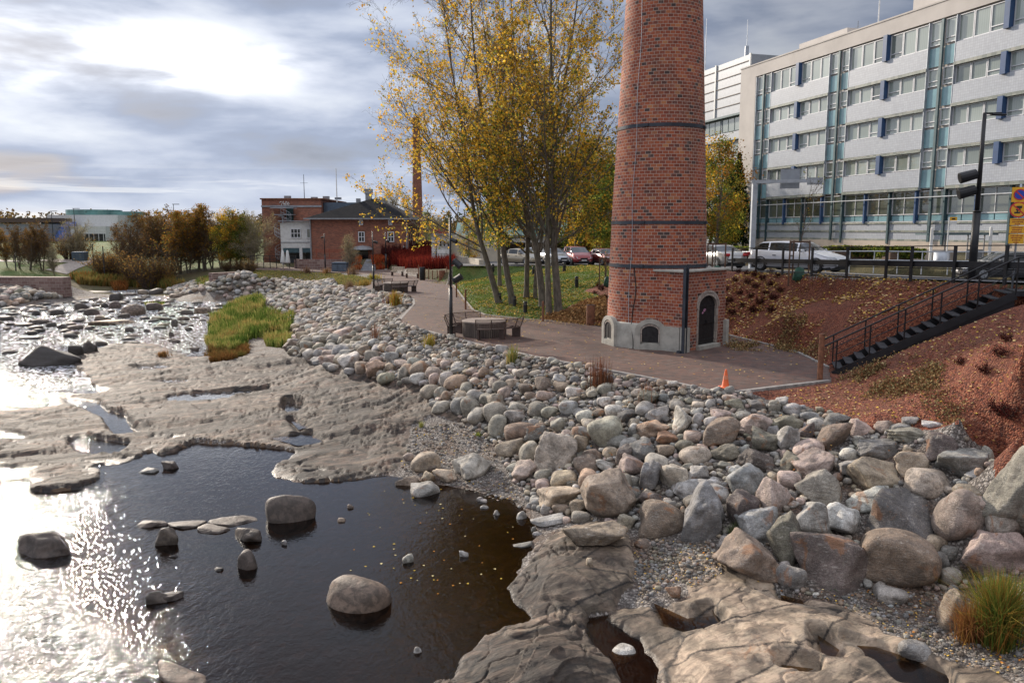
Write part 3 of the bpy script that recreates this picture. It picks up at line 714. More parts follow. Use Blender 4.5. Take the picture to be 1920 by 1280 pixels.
kerb('lawn_kerb', [tuple(p) for p in PATHP[29:44]], 'low kerb between the paved path and the planted slopes', .12, .12)
# water: one sheet for the river, small sheets for the pools on the ledges
WATERP = [(-130, 4), (9, 4), (9.2, 12), (6, 16.5), (4.0, 19), (2.0, 24), (-3, 30), (-6, 38), (-11, 60), (-18, 90), (-26, 110), (-62, 112), (-62, 78), (-130, 76)]
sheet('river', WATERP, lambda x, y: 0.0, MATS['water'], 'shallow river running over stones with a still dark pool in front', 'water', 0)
for P, lv in POOLW:
    if lv > .03:
        c = P.mean(0); Q = c + (P - c) * 1.25
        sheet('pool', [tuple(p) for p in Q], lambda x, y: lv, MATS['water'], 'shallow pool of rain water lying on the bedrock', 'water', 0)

# ------------------------------------------------------------ stones
def ico(sub):
    bm = bmesh.new(); bmesh.ops.create_icosphere(bm, subdivisions=sub, radius=1)
    V = np.array([v.co[:] for v in bm.verts]); Fc = np.array([[v.index for v in f.verts] for f in bm.faces]); bm.free()
    V /= np.linalg.norm(V, axis=1)[:, None]; return V, Fc
ICO = {s: ico(s) for s in (2, 3, 4, 5)}
def stone_geo(sub, size, angular, rz, rng, tilt=0.0):
    """closed irregular stone: smooth blend of random cut planes; size = full extents"""
    V, Fc = ICO[sub]
    npl = int(rng.integers(7, 12)) if angular else int(rng.integers(10, 16))
    N = rng.normal(size=(npl, 3)); N /= np.linalg.norm(N, axis=1)[:, None]
    N = np.vstack([N, [[0, 0, 1], [0, 0, -1], [1, 0, 0], [-1, 0, 0], [0, 1, 0], [0, -1, 0]]])
    D = np.concatenate([rng.uniform(.74, 1.12, npl) if angular else rng.uniform(.94, 1.08, npl), [1.0, 1.0, 1.0, 1.0, 1.0, 1.0] if not angular else rng.uniform(.86, 1.1, 6)])
    if angular: N[-6:] += rng.normal(size=(6, 3)) * .32; N /= np.linalg.norm(N, axis=1)[:, None]
    p = rng.uniform(26, 70) if angular else rng.uniform(3.2, 7.5)
    dots = np.maximum(V @ N.T, 0) / D[None, :]
    r = 1.0 / (np.sum(dots ** p, 1) ** (1 / p))
    # large and small undulation
    w = np.zeros(len(V))
    for fq, am in ((2.2, .045 if angular else .04), (5.0, .022 if angular else .010), (11.0, .012 if angular else .003)):
        for _ in range(3):
            d = rng.normal(size=3) * fq; w += am * np.sin(V @ d + rng.uniform(0, 6.28))
    P = V * (r * (1 + w))[:, None]
    ext = P.max(0) - P.min(0); P -= (P.max(0) + P.min(0)) / 2
    P = P / ext * np.asarray(size)[None, :]
    if tilt:
        c, s = cos(tilt), sin(tilt); P = np.stack([P[:, 0] * c + P[:, 2] * s, P[:, 1], -P[:, 0] * s + P[:, 2] * c], 1)
        P[:, 0] *= size[0] / (np.ptp(P[:, 0])); P[:, 2] *= size[2] / np.ptp(P[:, 2])
    c, s = cos(rz), sin(rz)
    P = np.stack([P[:, 0] * c - P[:, 1] * s, P[:, 0] * s + P[:, 1] * c, P[:, 2]], 1)
    return P, Fc
SC = {'cream': (.50, .42, .32), 'green grey': (.33, .305, .24), 'grey': (.36, .345, .32), 'dark grey': (.15, .148, .145), 'pale': (.50, .47, .41), 'rusty': (.42, .26, .16),
      'brown': (.24, .165, .11), 'dark brown': (.13, .095, .085), 'tan': (.38, .29, .19), 'pink': (.46, .33, .275), 'beige': (.43, .36, .27), 'blue grey': (.28, .29, .295),
      'olive': (.22, .20, .135), 'orange': (.45, .22, .10), 'black': (.07, .065, .065), 'white': (.55, .53, .50), 'wet brown': (.095, .068, .052), 'wet black': (.045, .038, .034)}

HERO = [  # px, py, w, h, colour, a(ngular)/r(ounded), tilt, label when it has one of its own
(1044,848,82,76,'cream','a',.2,'big cream coloured boulder leaning at the top of the bank beside the gravel patch'),
(1137,811,68,62,'green grey','r',-.4,'big smooth green grey boulder high in the middle of the stone bank'),
(1159,828,39,26,'grey','r',0,''),(1176,780,42,24,'dark grey','a',0,''),(1233,777,47,28,'grey','a',0,''),
(1279,793,40,54,'pale','a',.2,'pale standing slab with a flat face below the orange cone'),
(1225,804,64,34,'rusty','a',-.2,'white broken stone with a deep rust orange face in mid bank'),(1252,822,44,24,'orange','a',.2,'small orange stone wedged under the rusty broken one'),
(1188,807,20,28,'grey','r',0,''),(1205,848,49,43,'dark grey','a',0,'dark grey crystalline stone between two brown boulders'),(1170,854,34,42,'dark brown','r',.2,''),
(1101,874,50,40,'brown','r',-.2,''),(1110,855,40,30,'brown','r',0,''),(1134,872,38,24,'grey','a',.5,''),(1090,832,30,36,'tan','r',0,''),(1143,848,28,22,'tan','r',0,''),
(1186,877,53,36,'pink','a',.3,'salmon pink block resting on top of the big tan boulder'),
(1146,932,102,98,'tan','a',.1,'huge tan and rust boulder at the foot of the bank next to the pool'),
(1217,892,42,64,'blue grey','a',.5,'tall blue grey slab leaning left of the cream stone with a rust stain'),(1262,895,60,58,'cream','a',-.3,'cream stone with a rust orange stain on its front'),
(1304,854,60,37,'beige','r',0,'smooth beige oval boulder lying level in mid bank'),(1300,820,36,26,'pink','r',0,''),(1309,786,22,24,'grey','r',0,''),
(1352,812,68,56,'brown','a',-.35,'large brown block leaning left below the orange cone'),(1057,898,51,31,'tan','r',-.2,''),
(1053,932,88,40,'tan','a',.08,'long tan slab with a dark upper face at the edge of the pool'),(1018,910,29,24,'pink','r',0,''),(1051,955,32,22,'brown','r',0,''),(1023,955,19,18,'grey','r',0,''),(1003,951,13,12,'grey','r',0,''),
(1089,970,35,24,'green grey','r',0,'oval green grey stone in front of the huge tan boulder'),(1173,979,35,30,'cream','a',.3,''),
(1241,974,88,66,'brown','r',0,'squat pink brown boulder between the huge tan one and the tall blue grey one'),(1223,936,56,27,'dark brown','a',0,''),
(1322,962,84,106,'blue grey','a',.25,'tall blue grey boulder standing upright at the foot of the bank'),(1297,915,80,36,'white','a',-.3,'jagged white and dark stone bridging behind the tall blue grey boulder'),
(1096,782,34,26,'pale','r',0,''),(1152,770,37,22,'pale','r',0,''),(1031,773,35,24,'green grey','r',0,''),(1047,797,31,30,'green grey','r',-.4,''),(1013,802,21,20,'rusty','r',0,''),(1105,795,29,20,'beige','r',0,''),
(1062,813,25,18,'pink','r',0,''),(990,850,36,45,'green grey','r',.1,''),(975,812,62,38,'rusty','r',0,'rust and blue grey boulder at the left corner of the bank above the gravel'),(957,842,58,36,'tan','a',-.3,''),
(932,800,36,46,'green grey','r',.2,''),(929,776,46,44,'green grey','r',0,''),(895,781,38,36,'green grey','r',0,''),(882,764,38,42,'green grey','r',-.2,''),(860,760,33,36,'grey','r',0,''),(827,763,36,24,'green grey','r',0,''),
(827,736,27,24,'green grey','r',0,''),(839,742,24,20,'brown','r',0,''),(856,717,46,33,'rusty','r',-.4,'rust sided boulder leaning at the lower left of the cobbles'),(836,711,27,30,'pale','r',0,''),(813,712,21,27,'pink','r',0,''),
(886,876,78,52,'pale','a',0,'broad pale grey boulder lying alone on the gravel'),(937,726,30,24,'green grey','r',0,''),
(795,866,57,38,'tan','r',-.1,'tan boulder at the left end of the gravel patch'),(765,857,20,16,'pink','r',0,''),(833,893,46,26,'tan','a',.2,''),(798,925,57,42,'pale','a',.2,'pale pointed stone half in the pool beside the gravel'),
(764,906,44,27,'brown','a',0,''),(800,895,26,22,'tan','a',-.5,''),(813,879,18,16,'brown','a',0,''),(760,928,16,13,'grey','r',0,''),
(1413,793,64,38,'pink','a',0,'pink grey block with a flat top below the path end'),(1473,791,58,34,'olive','a',.3,''),(1435,830,64,42,'olive','a',.3,''),(1507,807,30,38,'dark brown','a',.2,''),(1476,822,44,46,'grey','a',.5,''),
(1563,820,62,62,'brown','a',.1,'orange brown boulder with a peaked top under the red mulch'),(1515,844,52,38,'pink','r',0,''),(1529,799,28,30,'pale','r',0,''),(1568,789,48,26,'dark grey','a',0,'dark stone at the very edge of the red mulch'),
(1612,803,36,34,'pink','a',0,''),(1648,844,84,36,'dark grey','a',.1,'long dark grey stone lying level under the mulch edge'),(1656,800,31,26,'pink','a',0,''),(1689,802,37,15,'grey','r',0,''),(1708,790,32,14,'grey','a',0,''),
(1750,796,36,11,'white','a',0,''),(1762,841,72,52,'dark brown','a',-.3,'dark brown speckled boulder near the top right of the bank'),(1794,872,90,52,'grey','a',0,'broad grey and pink boulder next to the leaning grey slab'),(1710,869,64,42,'tan','a',0,'tan rounded block between the dark speckled boulder and the yellow one'),
(1700,817,66,26,'green grey','a',0,''),(1644,886,112,58,'tan','a',-.1,'yellowish tan boulder with a peaked back in the middle of the right bank'),(1602,878,62,40,'grey','a',0,''),(1528,874,74,46,'pink','a',-.4,'long dusty pink stone sloping up to the right'),
(1485,868,48,38,'olive','a',0,''),(1424,866,70,44,'dark brown','a',.3,''),(1401,902,68,62,'blue grey','a',-.4,'stone with a pale blue grey round face turned up'),(1448,930,56,70,'pink','a',.2,'rough pink boulder standing at the centre of the right bank'),
(1479,902,42,34,'pink','r',0,''),(1549,917,92,72,'green grey','a',.5,'green grey angular boulder sloping down to the right'),(1642,942,80,52,'grey','a',-.1,''),(1742,905,72,46,'beige','r',.1,''),
(1703,978,160,92,'dark grey','a',.1,'largest dark banded block on the right with a ridge along its top'),(1798,968,74,88,'pink','r',.4,'smooth pink elongated boulder leaning right of the dark banded block'),(1834,950,45,36,'pink','r',0,''),
(1822,927,62,34,'tan','r',.3,''),(1883,981,60,50,'green grey','r',0,'round green grey boulder under the leaning slab at the right edge'),(1855,1036,118,82,'pink','a',0,'large pink tan block above the grass tuft'),
(1684,1049,132,106,'brown','r',.2,'largest smooth tan brown boulder at the foot of the right bank'),(1552,1056,130,104,'dark brown','a',.1,'big dark block with a white crusted top at the foot of the bank'),
(1515,974,78,72,'grey','a',-.2,''),(1590,977,78,56,'white','a',.4,'white topped black stone above the big dark block'),(1424,985,76,66,'blue grey','a',-.3,'striped black and white block left of the grey pillar stone'),
(1474,1017,66,94,'olive','a',-.4,'pillar like tan grey stone leaning at the foot of the bank'),(1396,958,62,72,'dark brown','a',-.3,''),(1411,1051,118,80,'brown','a',.35,'brown wedge with a sharp edge tilted down to the right'),
(1669,1116,48,31,'pale','r',.1,'smooth pale egg shaped stone in front of the largest tan brown boulder'),(1747,1019,48,30,'tan','r',.2,''),(1781,1037,28,24,'grey','r',0,''),(1765,1052,24,32,'grey','r',0,''),(1779,1083,32,34,'green grey','r',0,''),
(1790,1151,50,76,'tan','a',0,'upright tan block left of the green and orange grass tuft'),(1714,1220,50,32,'grey','r',.2,'grey oval stone in the small pool at the bottom right'),
(1166,1227,44,32,'pale','r',0,'pale rounded stone sitting in the narrow water channel'),(1261,1110,29,26,'orange','a',.2,'small orange pointed stone alone on the pale bedrock'),(1105,1054,12,18,'tan','r',0,''),(1204,1020,29,17,'brown','r',0,''),
(1118,1004,126,48,'tan','a',.05,'wide flat sandstone slab at the water edge under the big boulders'),(1030,977,66,20,'grey','a',0,'thin grey slab lying in the shallow water'),(980,1022,42,12,'grey','a',-.2,''),
(1846,862,20,46,'green grey','a',0,''),(1900,925,100,160,'green grey','a',.5,'huge pale green slab leaning against the mulch at the right edge'),
(638,660,38,27,'blue grey','r',0,''),(602,663,28,25,'grey','r',0,''),(656,678,42,32,'pale','a',-.3,''),(705,690,42,32,'rusty','a',0,''),(680,690,30,24,'brown','r',0,''),(641,625,44,22,'pink','r',-.3,'long pale pink cobble near the grassy inlet'),
(786,693,40,30,'brown','r',-.4,''),(757,701,22,28,'green grey','r',0,''),(766,713,27,14,'grey','r',0,''),(656,696,24,13,'grey','r',0,''),(546,648,32,24,'brown','a',-.2,''),(940,655,26,18,'grey','r',0,''),(1035,676,22,15,'pale','r',0,''),
(1376,757,34,22,'olive','a',0,''),(1420,760,30,22,'grey','a',0,''),(1452,763,24,28,'green grey','r',0,''),(1487,768,34,22,'grey','r',0,''),(1518,780,36,16,'blue grey','r',0,''),(1369,748,30,16,'pink','r',0,''),(1332,757,20,18,'grey','r',0,''),
(1352,778,36,20,'pink','r',0,''),(1310,760,26,14,'beige','r',0,''),(1395,780,30,18,'grey','r',0,''),(1360,850,60,36,'olive','a',0,''),(1312,886,40,36,'grey','a',.3,''),(1380,885,34,26,'grey','a',0,''),(1340,905,28,22,'white','a',0,''),
]
WATER_ROCKS = [(545,951,90,58,'wet brown','r','dark smooth boulder standing in the calm pool, upper of the two'),(670,1114,120,72,'brown','r','brown boulder in the middle of the calm pool, nearest to the viewer'),
(85,1022,96,50,'wet brown','a','flat dark rock in the glittering water at the left edge'),(463,1050,36,36,'wet brown','r','small round brown stone between the two pool boulders'),
(312,1007,44,36,'wet brown','a',''),(295,1120,36,24,'wet brown','a',''),(320,1118,40,18,'wet brown','a',''),(338,1272,96,40,'brown','a','rock cut off by the bottom edge of the view'),(285,980,60,18,'wet brown','a',''),(350,985,64,12,'wet brown','a',''),
(395,993,60,14,'wet brown','a',''),(440,978,84,16,'wet brown','a',''),(463,1001,56,30,'wet brown','a','dark fronted slab at the right end of the small ledge'),(320,872,32,16,'wet brown','a',''),(278,881,36,12,'grey','a',''),(325,1042,16,6,'wet black','a',''),(408,1066,18,8,'wet black','a',''),
(765,1047,20,16,'pale','a','tiny pale pointed stone in the pool'),(870,1037,18,14,'grey','a',''),(783,1218,14,12,'grey','r',''),(657,949,12,8,'brown','r',''),(640,974,14,8,'brown','r',''),(533,1017,12,10,'grey','a',''),(900,935,12,9,'grey','r',''),(907,938,12,7,'pale','r',''),(930,960,14,12,'grey','a',''),
(978,965,20,16,'grey','r',''),(1001,991,9,9,'grey','r',''),(908,950,16,7,'grey','r',''),(995,947,16,14,'grey','r',''),(1015,953,18,14,'grey','r',''),(1008,1000,20,9,'grey','a',''),(1010,1030,22,20,'brown','a',''),
(95,668,96,40,'wet black','a','long low black rock at the left of the rapids'),(142,660,24,22,'wet black','r',''),(169,653,24,24,'wet black','a','upright dark stone right of the long black rock'),(189,644,21,10,'wet black','r',''),(133,629,24,9,'wet black','r',''),(18,660,22,7,'wet black','r',''),
(60,624,20,7,'wet black','r',''),(57,633,34,6,'wet black','r',''),(67,614,26,7,'wet brown','r',''),(97,609,17,8,'wet black','r',''),(118,612,19,9,'wet black','r',''),(140,614,26,9,'wet brown','r',''),(68,587,16,9,'wet black','r',''),(107,586,20,10,'wet black','r',''),
(217,557,22,15,'wet black','a',''),(215,572,21,13,'wet brown','r',''),(153,575,24,13,'wet brown','r',''),(250,582,38,20,'brown','r','largest brown rock in the middle of the far rapids'),(290,575,28,14,'wet brown','r',''),(328,606,14,14,'wet black','a',''),
(321,627,10,10,'wet black','r',''),(243,618,16,9,'wet black','r',''),(305,597,32,7,'wet brown','r',''),(343,597,24,8,'wet brown','r',''),(353,617,14,7,'wet black','r',''),(352,585,24,11,'wet brown','r',''),(380,582,30,12,'brown','r',''),
(172,585,24,12,'wet brown','r',''),(190,598,22,12,'wet brown','r',''),(167,615,18,7,'wet black','r',''),(77,603,26,9,'wet brown','r',''),(10,597,26,9,'wet black','r',''),(20,608,14,5,'wet black','r',''),(210,604,76,12,'brown','a','flat brown ledge in the middle of the rapids'),
(233,592,22,9,'wet brown','r',''),(147,601,20,6,'wet black','r',''),(45,609,30,6,'wet brown','r',''),(245,642,34,8,'wet brown','a',''),(252,629,30,7,'wet brown','a',''),(330,640,16,6,'wet black','r',''),(300,614,20,6,'wet black','r',''),(275,620,12,6,'wet black','r',''),
(115,562,26,7,'wet brown','r',''),(130,547,36,5,'wet brown','r',''),(180,548,50,6,'wet brown','r',''),(293,547,26,12,'wet brown','r',''),(268,548,20,9,'brown','r',''),(148,534,16,8,'wet black','r',''),(245,552,22,5,'wet brown','r',''),(150,555,14,5,'wet black','r',''),
(240,656,36,6,'wet brown','a',''),(365,655,18,9,'wet brown','a',''),(40,565,20,5,'wet black','r',''),(20,578,26,5,'wet brown','r',''),(330,555,24,8,'brown','r',''),(366,559,40,6,'tan','a',''),(196,573,14,8,'wet black','r',''),(395,590,14,6,'wet brown','r','')]

def place_px(cx, cy, w, h, sink=.12):
    """where a stone seen at this place of the photograph rests on the ground, and how big it really is"""
    p = Wm([(cx, min(cy + h * .36, 1330))], height)[0]
    d = sqrt(p[0] ** 2 + p[1] ** 2 + (EYE - p[2]) ** 2); m = d / F
    sx = w * m; sz = h * m * 1.02; sy = .55 * sx + .40 * sz
    c = PY(cx, cy, p[1] + sy * .22)
    return c, (sx, sy, sz)
stone_list = []      # x, y, z, size, colour, kind, label, hero flag, visible size
srng = np.random.default_rng(11)
for (cx, cy, w, h, colr, ty, tilt, lb) in HERO:
    c, sz = place_px(cx, cy, w, h)
    stone_list.append([c, sz, colr, ty, tilt, lb, (cx, cy, w, h)])
occ = [(s[0][0], s[0][1], (s[1][0] + s[1][1]) * .25) for s in stone_list]

def scatter(poly, n_try, rfun, occ0, seed, k=.86, reject=None):
    rs = random.Random(seed); cell = .6; grid = {}
    def put(x, y, r):
        for i in range(int((x - r) // cell), int((x + r) // cell) + 1):
            for j in range(int((y - r) // cell), int((y + r) // cell) + 1): grid.setdefault((i, j), []).append((x, y, r))
    for o in occ0: put(*o)
    P = np.asarray(poly); lo = P.min(0); hi = P.max(0)
    # sample with density matched to the local stone size
    X = np.array([rs.uniform(lo[0], hi[0]) for _ in range(n_try)]); Y = np.array([rs.uniform(lo[1], hi[1]) for _ in range(n_try)])
    ok = sdf(P, X, Y) > .05; X = X[ok]; Y = Y[ok]; out = []
    if reject is not None: m = ~reject(X, Y); X = X[m]; Y = Y[m]
    Rr = rfun(X, Y, rs)
    order = sorted(range(len(X)), key=lambda i: -Rr[i] * rs.uniform(.75, 1.0))
    for i in order:
        x, y, r = X[i], Y[i], Rr[i]; good = True
        for (a, b, q) in grid.get((int(x // cell), int(y // cell)), ()):
            if (a - x) ** 2 + (b - y) ** 2 < ((q + r) * k) ** 2: good = False; break
        if not good: continue
        # neighbours in adjoining cells
        for ii in (int((x - r) // cell), int((x + r) // cell)):
            for jj in (int((y - r) // cell), int((y + r) // cell)):
                for (a, b, q) in grid.get((ii, jj), ()):
                    if (a - x) ** 2 + (b - y) ** 2 < ((q + r) * k) ** 2: good = False; break
                if not good: break
            if not good: break
        if good: put(x, y, r); out.append((x, y, r))
    return out, grid
def rr_main(X, Y, rs):
    sp = -sdf(PATHP, X, Y)                                          # distance from the path edge
    u = np.array([rs.random() for _ in X])
    big = np.where(Y < 26, .30, .24); base = .10 + u ** 2.0 * big
    base *= np.clip(.42 + sp * .22, .42, 1.1)
    far = sstep(44, 60, Y); return base * (1 - far) + far * (.17 + .17 * u)
def rr_small(X, Y, rs):
    u = np.array([rs.random() for _ in X]); return (.045 + .06 * u) * np.where(Y > 40, 1.8, 1)
AUTO_COL = [('green grey', 18), ('grey', 24), ('pale', 11), ('beige', 15), ('pink', 13), ('brown', 6), ('tan', 8), ('blue grey', 8), ('dark grey', 3), ('rusty', 3), ('olive', 4)]
acn = [c for c, w in AUTO_COL]; acw = np.array([w for c, w in AUTO_COL], float); acw /= acw.sum()
auto, _ = scatter(RIPRAP, 150000, rr_main, occ, 3)
auto2, _ = scatter(BANKL, 26000, lambda X, Y, rs: np.array([.22 + .24 * rs.random() for _ in X]), [], 4)
allocc = occ + [(x, y, r * .8) for x, y, r in auto]
near_poly = Wm([(742,612),(900,652),(1090,692),(1270,728),(1385,742),(1520,768),(1640,804),(1790,808),(1848,860),(1925,940),(1925,1075),(1655,1103),(1445,1093),(1350,1012),(1127,984),(1000,960),(938,865),(930,842),(866,792),(792,727),(697,710),(592,684)])[:, :2]
small, _ = scatter(near_poly, 70000, rr_small, allocc, 5, k=.8)
print('stones', len(auto), len(auto2), len(small))
# gravel flats carry loose pebbles too
grav = [Wm([(770,800),(860,792),(948,835),(935,870),(990,930),(1010,960),(900,930),(830,905),(750,880)])[:, :2], Wm([(1190,1010),(1340,1015),(1372,1075),(1300,1110),(1270,1090),(1200,1140),(1185,1060)])[:, :2],
        Wm([(1400,1095),(1507,1100),(1655,1106),(1760,1110),(1925,1080),(1925,1270),(1800,1245),(1660,1180),(1560,1130)])[:, :2]]
peb = []
for i, P in enumerate(grav):
    q, _ = scatter(P, 5000, lambda X, Y, rs: np.array([.012 + .045 * rs.random() ** 5 for _ in X]), occ, 20 + i, k=.9); peb += q
print('pebbles', len(peb))

def classify(x, y, z): return proj(x, y, z)
cand = []
hz_all = {}
def mk(lst, layer=0):
    if not lst: return []
    A = np.array(lst); hz = height(A[:, 0], A[:, 1]); res = []
    for (x, y, r), z in zip(lst, hz):
        cidx = srng.choice(len(acn), p=acw); ang = srng.random() < (.48 if y < 26 else .2)
        el = srng.uniform(.75, 1.35); s = (2 * r * el, 2 * r / el ** .5, 2 * r * srng.uniform(.62, .92))
        res.append([Vector((x, y, z + s[2] * .30)), s, acn[cidx], 'a' if ang else 'r', srng.uniform(-.35, .35), '', None])
    return res
A1 = mk(auto); A2 = mk(auto2); A3 = mk(small); A4 = mk(peb)
SCP = 1
for s in A4: s[0].z -= s[1][2] * .1; s[2] = {'pale': 'grey', 'pink': 'brown', 'beige': 'brown', 'grey': 'dark grey', 'green grey': 'olive'}.get(s[2], s[2]) if srng.random() < .75 else s[2]
# pick the ones that show largest as things of their own
def vis(s):
    x, y = s[0][0], s[0][1]; px, py = proj(*s[0])
    if not (-10 < px < 1930 and 300 < py < 1290): return 0
    return (s[1][0] + s[1][2]) / sqrt(x * x + y * y + 20)
A1.sort(key=lambda s: -vis(s))
n_ind = 299 - len(stone_list)
indiv = A1[:n_ind]; rest = A1[n_ind:] + A2 + A3

def stone_col(name, rng):
    c = np.array(SC[name]); c = c * .78 + .22 * c.mean() * np.array([1.06, 1.0, .92]); return np.clip(c * 1.06 * rng.uniform(.66, 1.32) * (1 + rng.normal(size=3) * .015), .02, .8)
def build_stone(s, name, label, group, mat, sub):
    c, size, colr, ty, tilt, lb, _ = s
    ang = ty == 'a'
    P, Fc = stone_geo(sub, size, ang, srng.uniform(-.5, .5) if s[6] is not None else srng.uniform(0, 6.28), srng, tilt)
    if s[6] is not None and ang is not None:
        P[:, 0] *= size[0] / np.ptp(P[:, 0]); P[:, 2] *= size[2] / np.ptp(P[:, 2])
    cc = stone_col(colr, srng)
    col = np.tile(cc, (len(P), 1))
    o = np_mesh(name, P, Fc, mat, None, True, col, None, c)
    return tag(o, label, 'rock' if 'rock' in name else 'boulder' if size[0] > .5 else 'stone', group)

BAN = 'stones and boulders heaped on the river bank'
def where(px, py):
    if px > 1500 and py < 830: return 'at the red mulch edge'
    if py > 930 and px > 1200: return 'near the foot of the right bank'
    if px > 1500: return 'in the right bank of boulders'
    if px > 1200: return 'in the boulder heap below the orange cone'
    if px > 960: return 'in mid bank below the brown grass stems'
    if px > 800 and py > 740: return 'along the top of the gravel patch'
    if px > 740: return 'among cobbles below the round table'
    if px > 560: return 'among cobbles beside the pink bedrock'
    return 'on the far cobble bank'
SH = {'a': 'angular', 'r': 'rounded'}
COLW = {'cream': 'cream', 'rusty': 'rust stained', 'wet brown': 'wet brown', 'wet black': 'wet black', 'beige': 'beige'}
def szw(w): return 'tiny' if w < 16 else 'small' if w < 30 else 'medium' if w < 52 else 'large'
def unique(lbs):
    """lbs: list of (label, px, py); ties are told apart by their order from left to right"""
    from collections import defaultdict
    d = defaultdict(list)
    for i, (l, x, y) in enumerate(lbs): d[l].append(i)
    out = [l for l, _, _ in lbs]; od = ['first', 'second', 'third', 'fourth', 'fifth', 'sixth', 'seventh', 'eighth', 'ninth', 'tenth']
    for l, ids in d.items():
        if len(ids) > 1:
            ids.sort(key=lambda i: lbs[i][1])
            if len(ids) == 2: 
                out[ids[0]] = l + ', left one'; out[ids[1]] = l + ', right one'
            else:
                for k_, i in enumerate(ids):
                    if k_ < 10: out[i] = l + ', ' + od[k_] + ' from left'
    return out
IND = stone_list + indiv
lbl = []
for s in IND:
    px, py = proj(*s[0]); w = s[1][0] * F / sqrt(s[0][0] ** 2 + s[0][1] ** 2 + 25)
    lbl.append((s[5] or '%s %s %s stone %s' % (szw(w), COLW.get(s[2], s[2]), SH[s[3]], where(px, py)), px, py))
lu = unique(lbl)
for s, l in zip(IND, lu):
    w = s[1][0] * F / s[0][1]
    build_stone(s, 'boulder' if s[1][0] > .5 else 'cobble', l, BAN, MATS['stone'], 5 if w > 75 else 4 if w > 28 else 3)
def merge_stones(lst, name, label, mat, near=30):
    Vs = []; Fs = []; Cs = []; off = 0
    for s in lst:
        sub = 3 if (s[0][1] < near and s[1][0] > .22) else 2
        P, Fc = stone_geo(sub, s[1], s[3] == 'a', srng.uniform(0, 6.28), srng, s[4])
        Vs.append(P + np.array(s[0])); Fs.append(Fc + off); off += len(P); Cs.append(np.tile(stone_col(s[2], srng), (len(P), 1)))
    o = np_mesh(name, np.vstack(Vs), np.vstack(Fs), mat, None, True, np.vstack(Cs)); return tag(o, label, 'stones', kind='stuff')
merge_stones(rest, 'cobbles', 'mass of rounded grey, pink and beige cobbles covering the river bank', MATS['stone'])
merge_stones(A4, 'pebbles', 'loose small pebbles strewn over the gravel', MATS['stone'], 0)
# rocks standing in the river
RIV = 'rocks standing in the river'
def wwhere(px, py):
    if py > 1090: return 'in the calm pool near the bottom'
    if py > 960 and px < 480: return 'in the small ledge in the pool'
    if px > 700: return 'in the shallow brown water by the gravel'
    if py > 840: return 'in the dark pool'
    if py > 640: return 'just above the bedrock ledge'
    if py > 600: return 'in the near rapids'
    if py > 568: return 'in the middle rapids'
    return 'in the far rapids'
WR = []
for (cx, cy, w, h, colr, ty, lb) in WATER_ROCKS:
    p = Pz(cx, cy + h * .48, 0.0); d = (p - Vector((0, 0, EYE))).length; m = d / F
    sx = w * m; app = h * m; el = atan2(EYE, p.y); sy = .62 * sx; H_ = max(.40 * app, (app - sy * sin(el) * .9) / cos(el)); sz = H_ * 1.7
    c = Vector((PY(cx, cy, p.y + sy * .45).x, p.y + sy * .45, H_ - sz * .5))
    WR.append([c, (sx, sy, sz), colr, ty, 0.0, lb, (cx, cy, w, h)]); continue
    sz = max(.10 * sx, app * 1.1) ; sy = max(.5 * sx, sz * .8)
    if py_flat := (h < w * .45): sz = max(.12, app * 1.5); sy = sx * .7
    c = Vector((PY(cx, cy, p.y + sy * .25).x, p.y + sy * .25, app * 1.0 - sz * .5 + .01))
    WR.append([c, (sx, sy, sz), colr, ty, 0.0, lb, (cx, cy, w, h)])
lbl = []
for s in WR:
    cx, cy, w, h = s[6]; lbl.append((s[5] or '%s %s %s rock %s' % (szw(w), COLW.get(s[2], s[2]), SH[s[3]], wwhere(cx, cy)), cx, cy))
for s, l in zip(WR, unique(lbl)):
    build_stone(s, 'river_rock', l, RIV, MATS['wet'], 4 if s[6][2] > 30 else 3)
# many small ones between them
rp = Wm([(-20,560),(120,560),(150,545),(330,556),(420,575),(400,600),(330,650),(200,650),(150,640),(-20,640)])[:, :2]
sc_, _ = scatter(rp, 900, lambda X, Y, rs: np.array([.10 + .30 * rs.random() ** 2 for _ in X]), [(s[0].x, s[0].y, s[1][0] * .5) for s in WR], 9, k=2.2)
SR = []
for x, y, r in sc_[:200]:
    SR.append([Vector((x, y, 0.0 + r * .02)), (2.6 * r, 2 * r, 1.1 * r), 'wet brown' if srng.random() < .6 else 'wet black', 'r', 0, '', None])
merge_stones(SR, 'river_stones', 'many low dark stones breaking the surface of the rapids', MATS['wet'], 0)

# ------------------------------------------------------------ shared materials
brickmat('chimney_brick', 0.215, 0.119, 0.0085, (0.50, 0.38, 0.31),
         [(0.0, (0.07, 0.045, 0.04)), (0.05, (0.10, 0.055, 0.045)), (0.12, (0.23, 0.055, 0.030)), (0.5, (0.34, 0.080, 0.036)), (0.85, (0.41, 0.110, 0.047)), (0.96, (0.45, 0.15, 0.06)), (1.0, (0.50, 0.22, 0.09))], dirt=0.35, bd=0.012)
brickmat('house_brick', 0.27, 0.085, 0.008, (0.30, 0.20, 0.16), [(0.0, (0.16, 0.055, 0.035)), (0.5, (0.27, 0.085, 0.048)), (1.0, (0.36, 0.13, 0.07))], dirt=0.3)
brickmat('arch_brick', 0.12, 0.30, 0.012, (0.22, 0.19, 0.17), [(0.0, (0.33, 0.26, 0.21)), (0.5, (0.45, 0.38, 0.32)), (1.0, (0.52, 0.46, 0.40))])
brickmat('white_tile', 0.185, 0.185, 0.009, (0.29, 0.31, 0.35), [(0.0, (0.39, 0.42, 0.47)), (0.5, (0.42, 0.455, 0.505)), (1.0, (0.45, 0.485, 0.53))], rough=0.4, offset=0.0, dirt=0.10, bd=0.001)
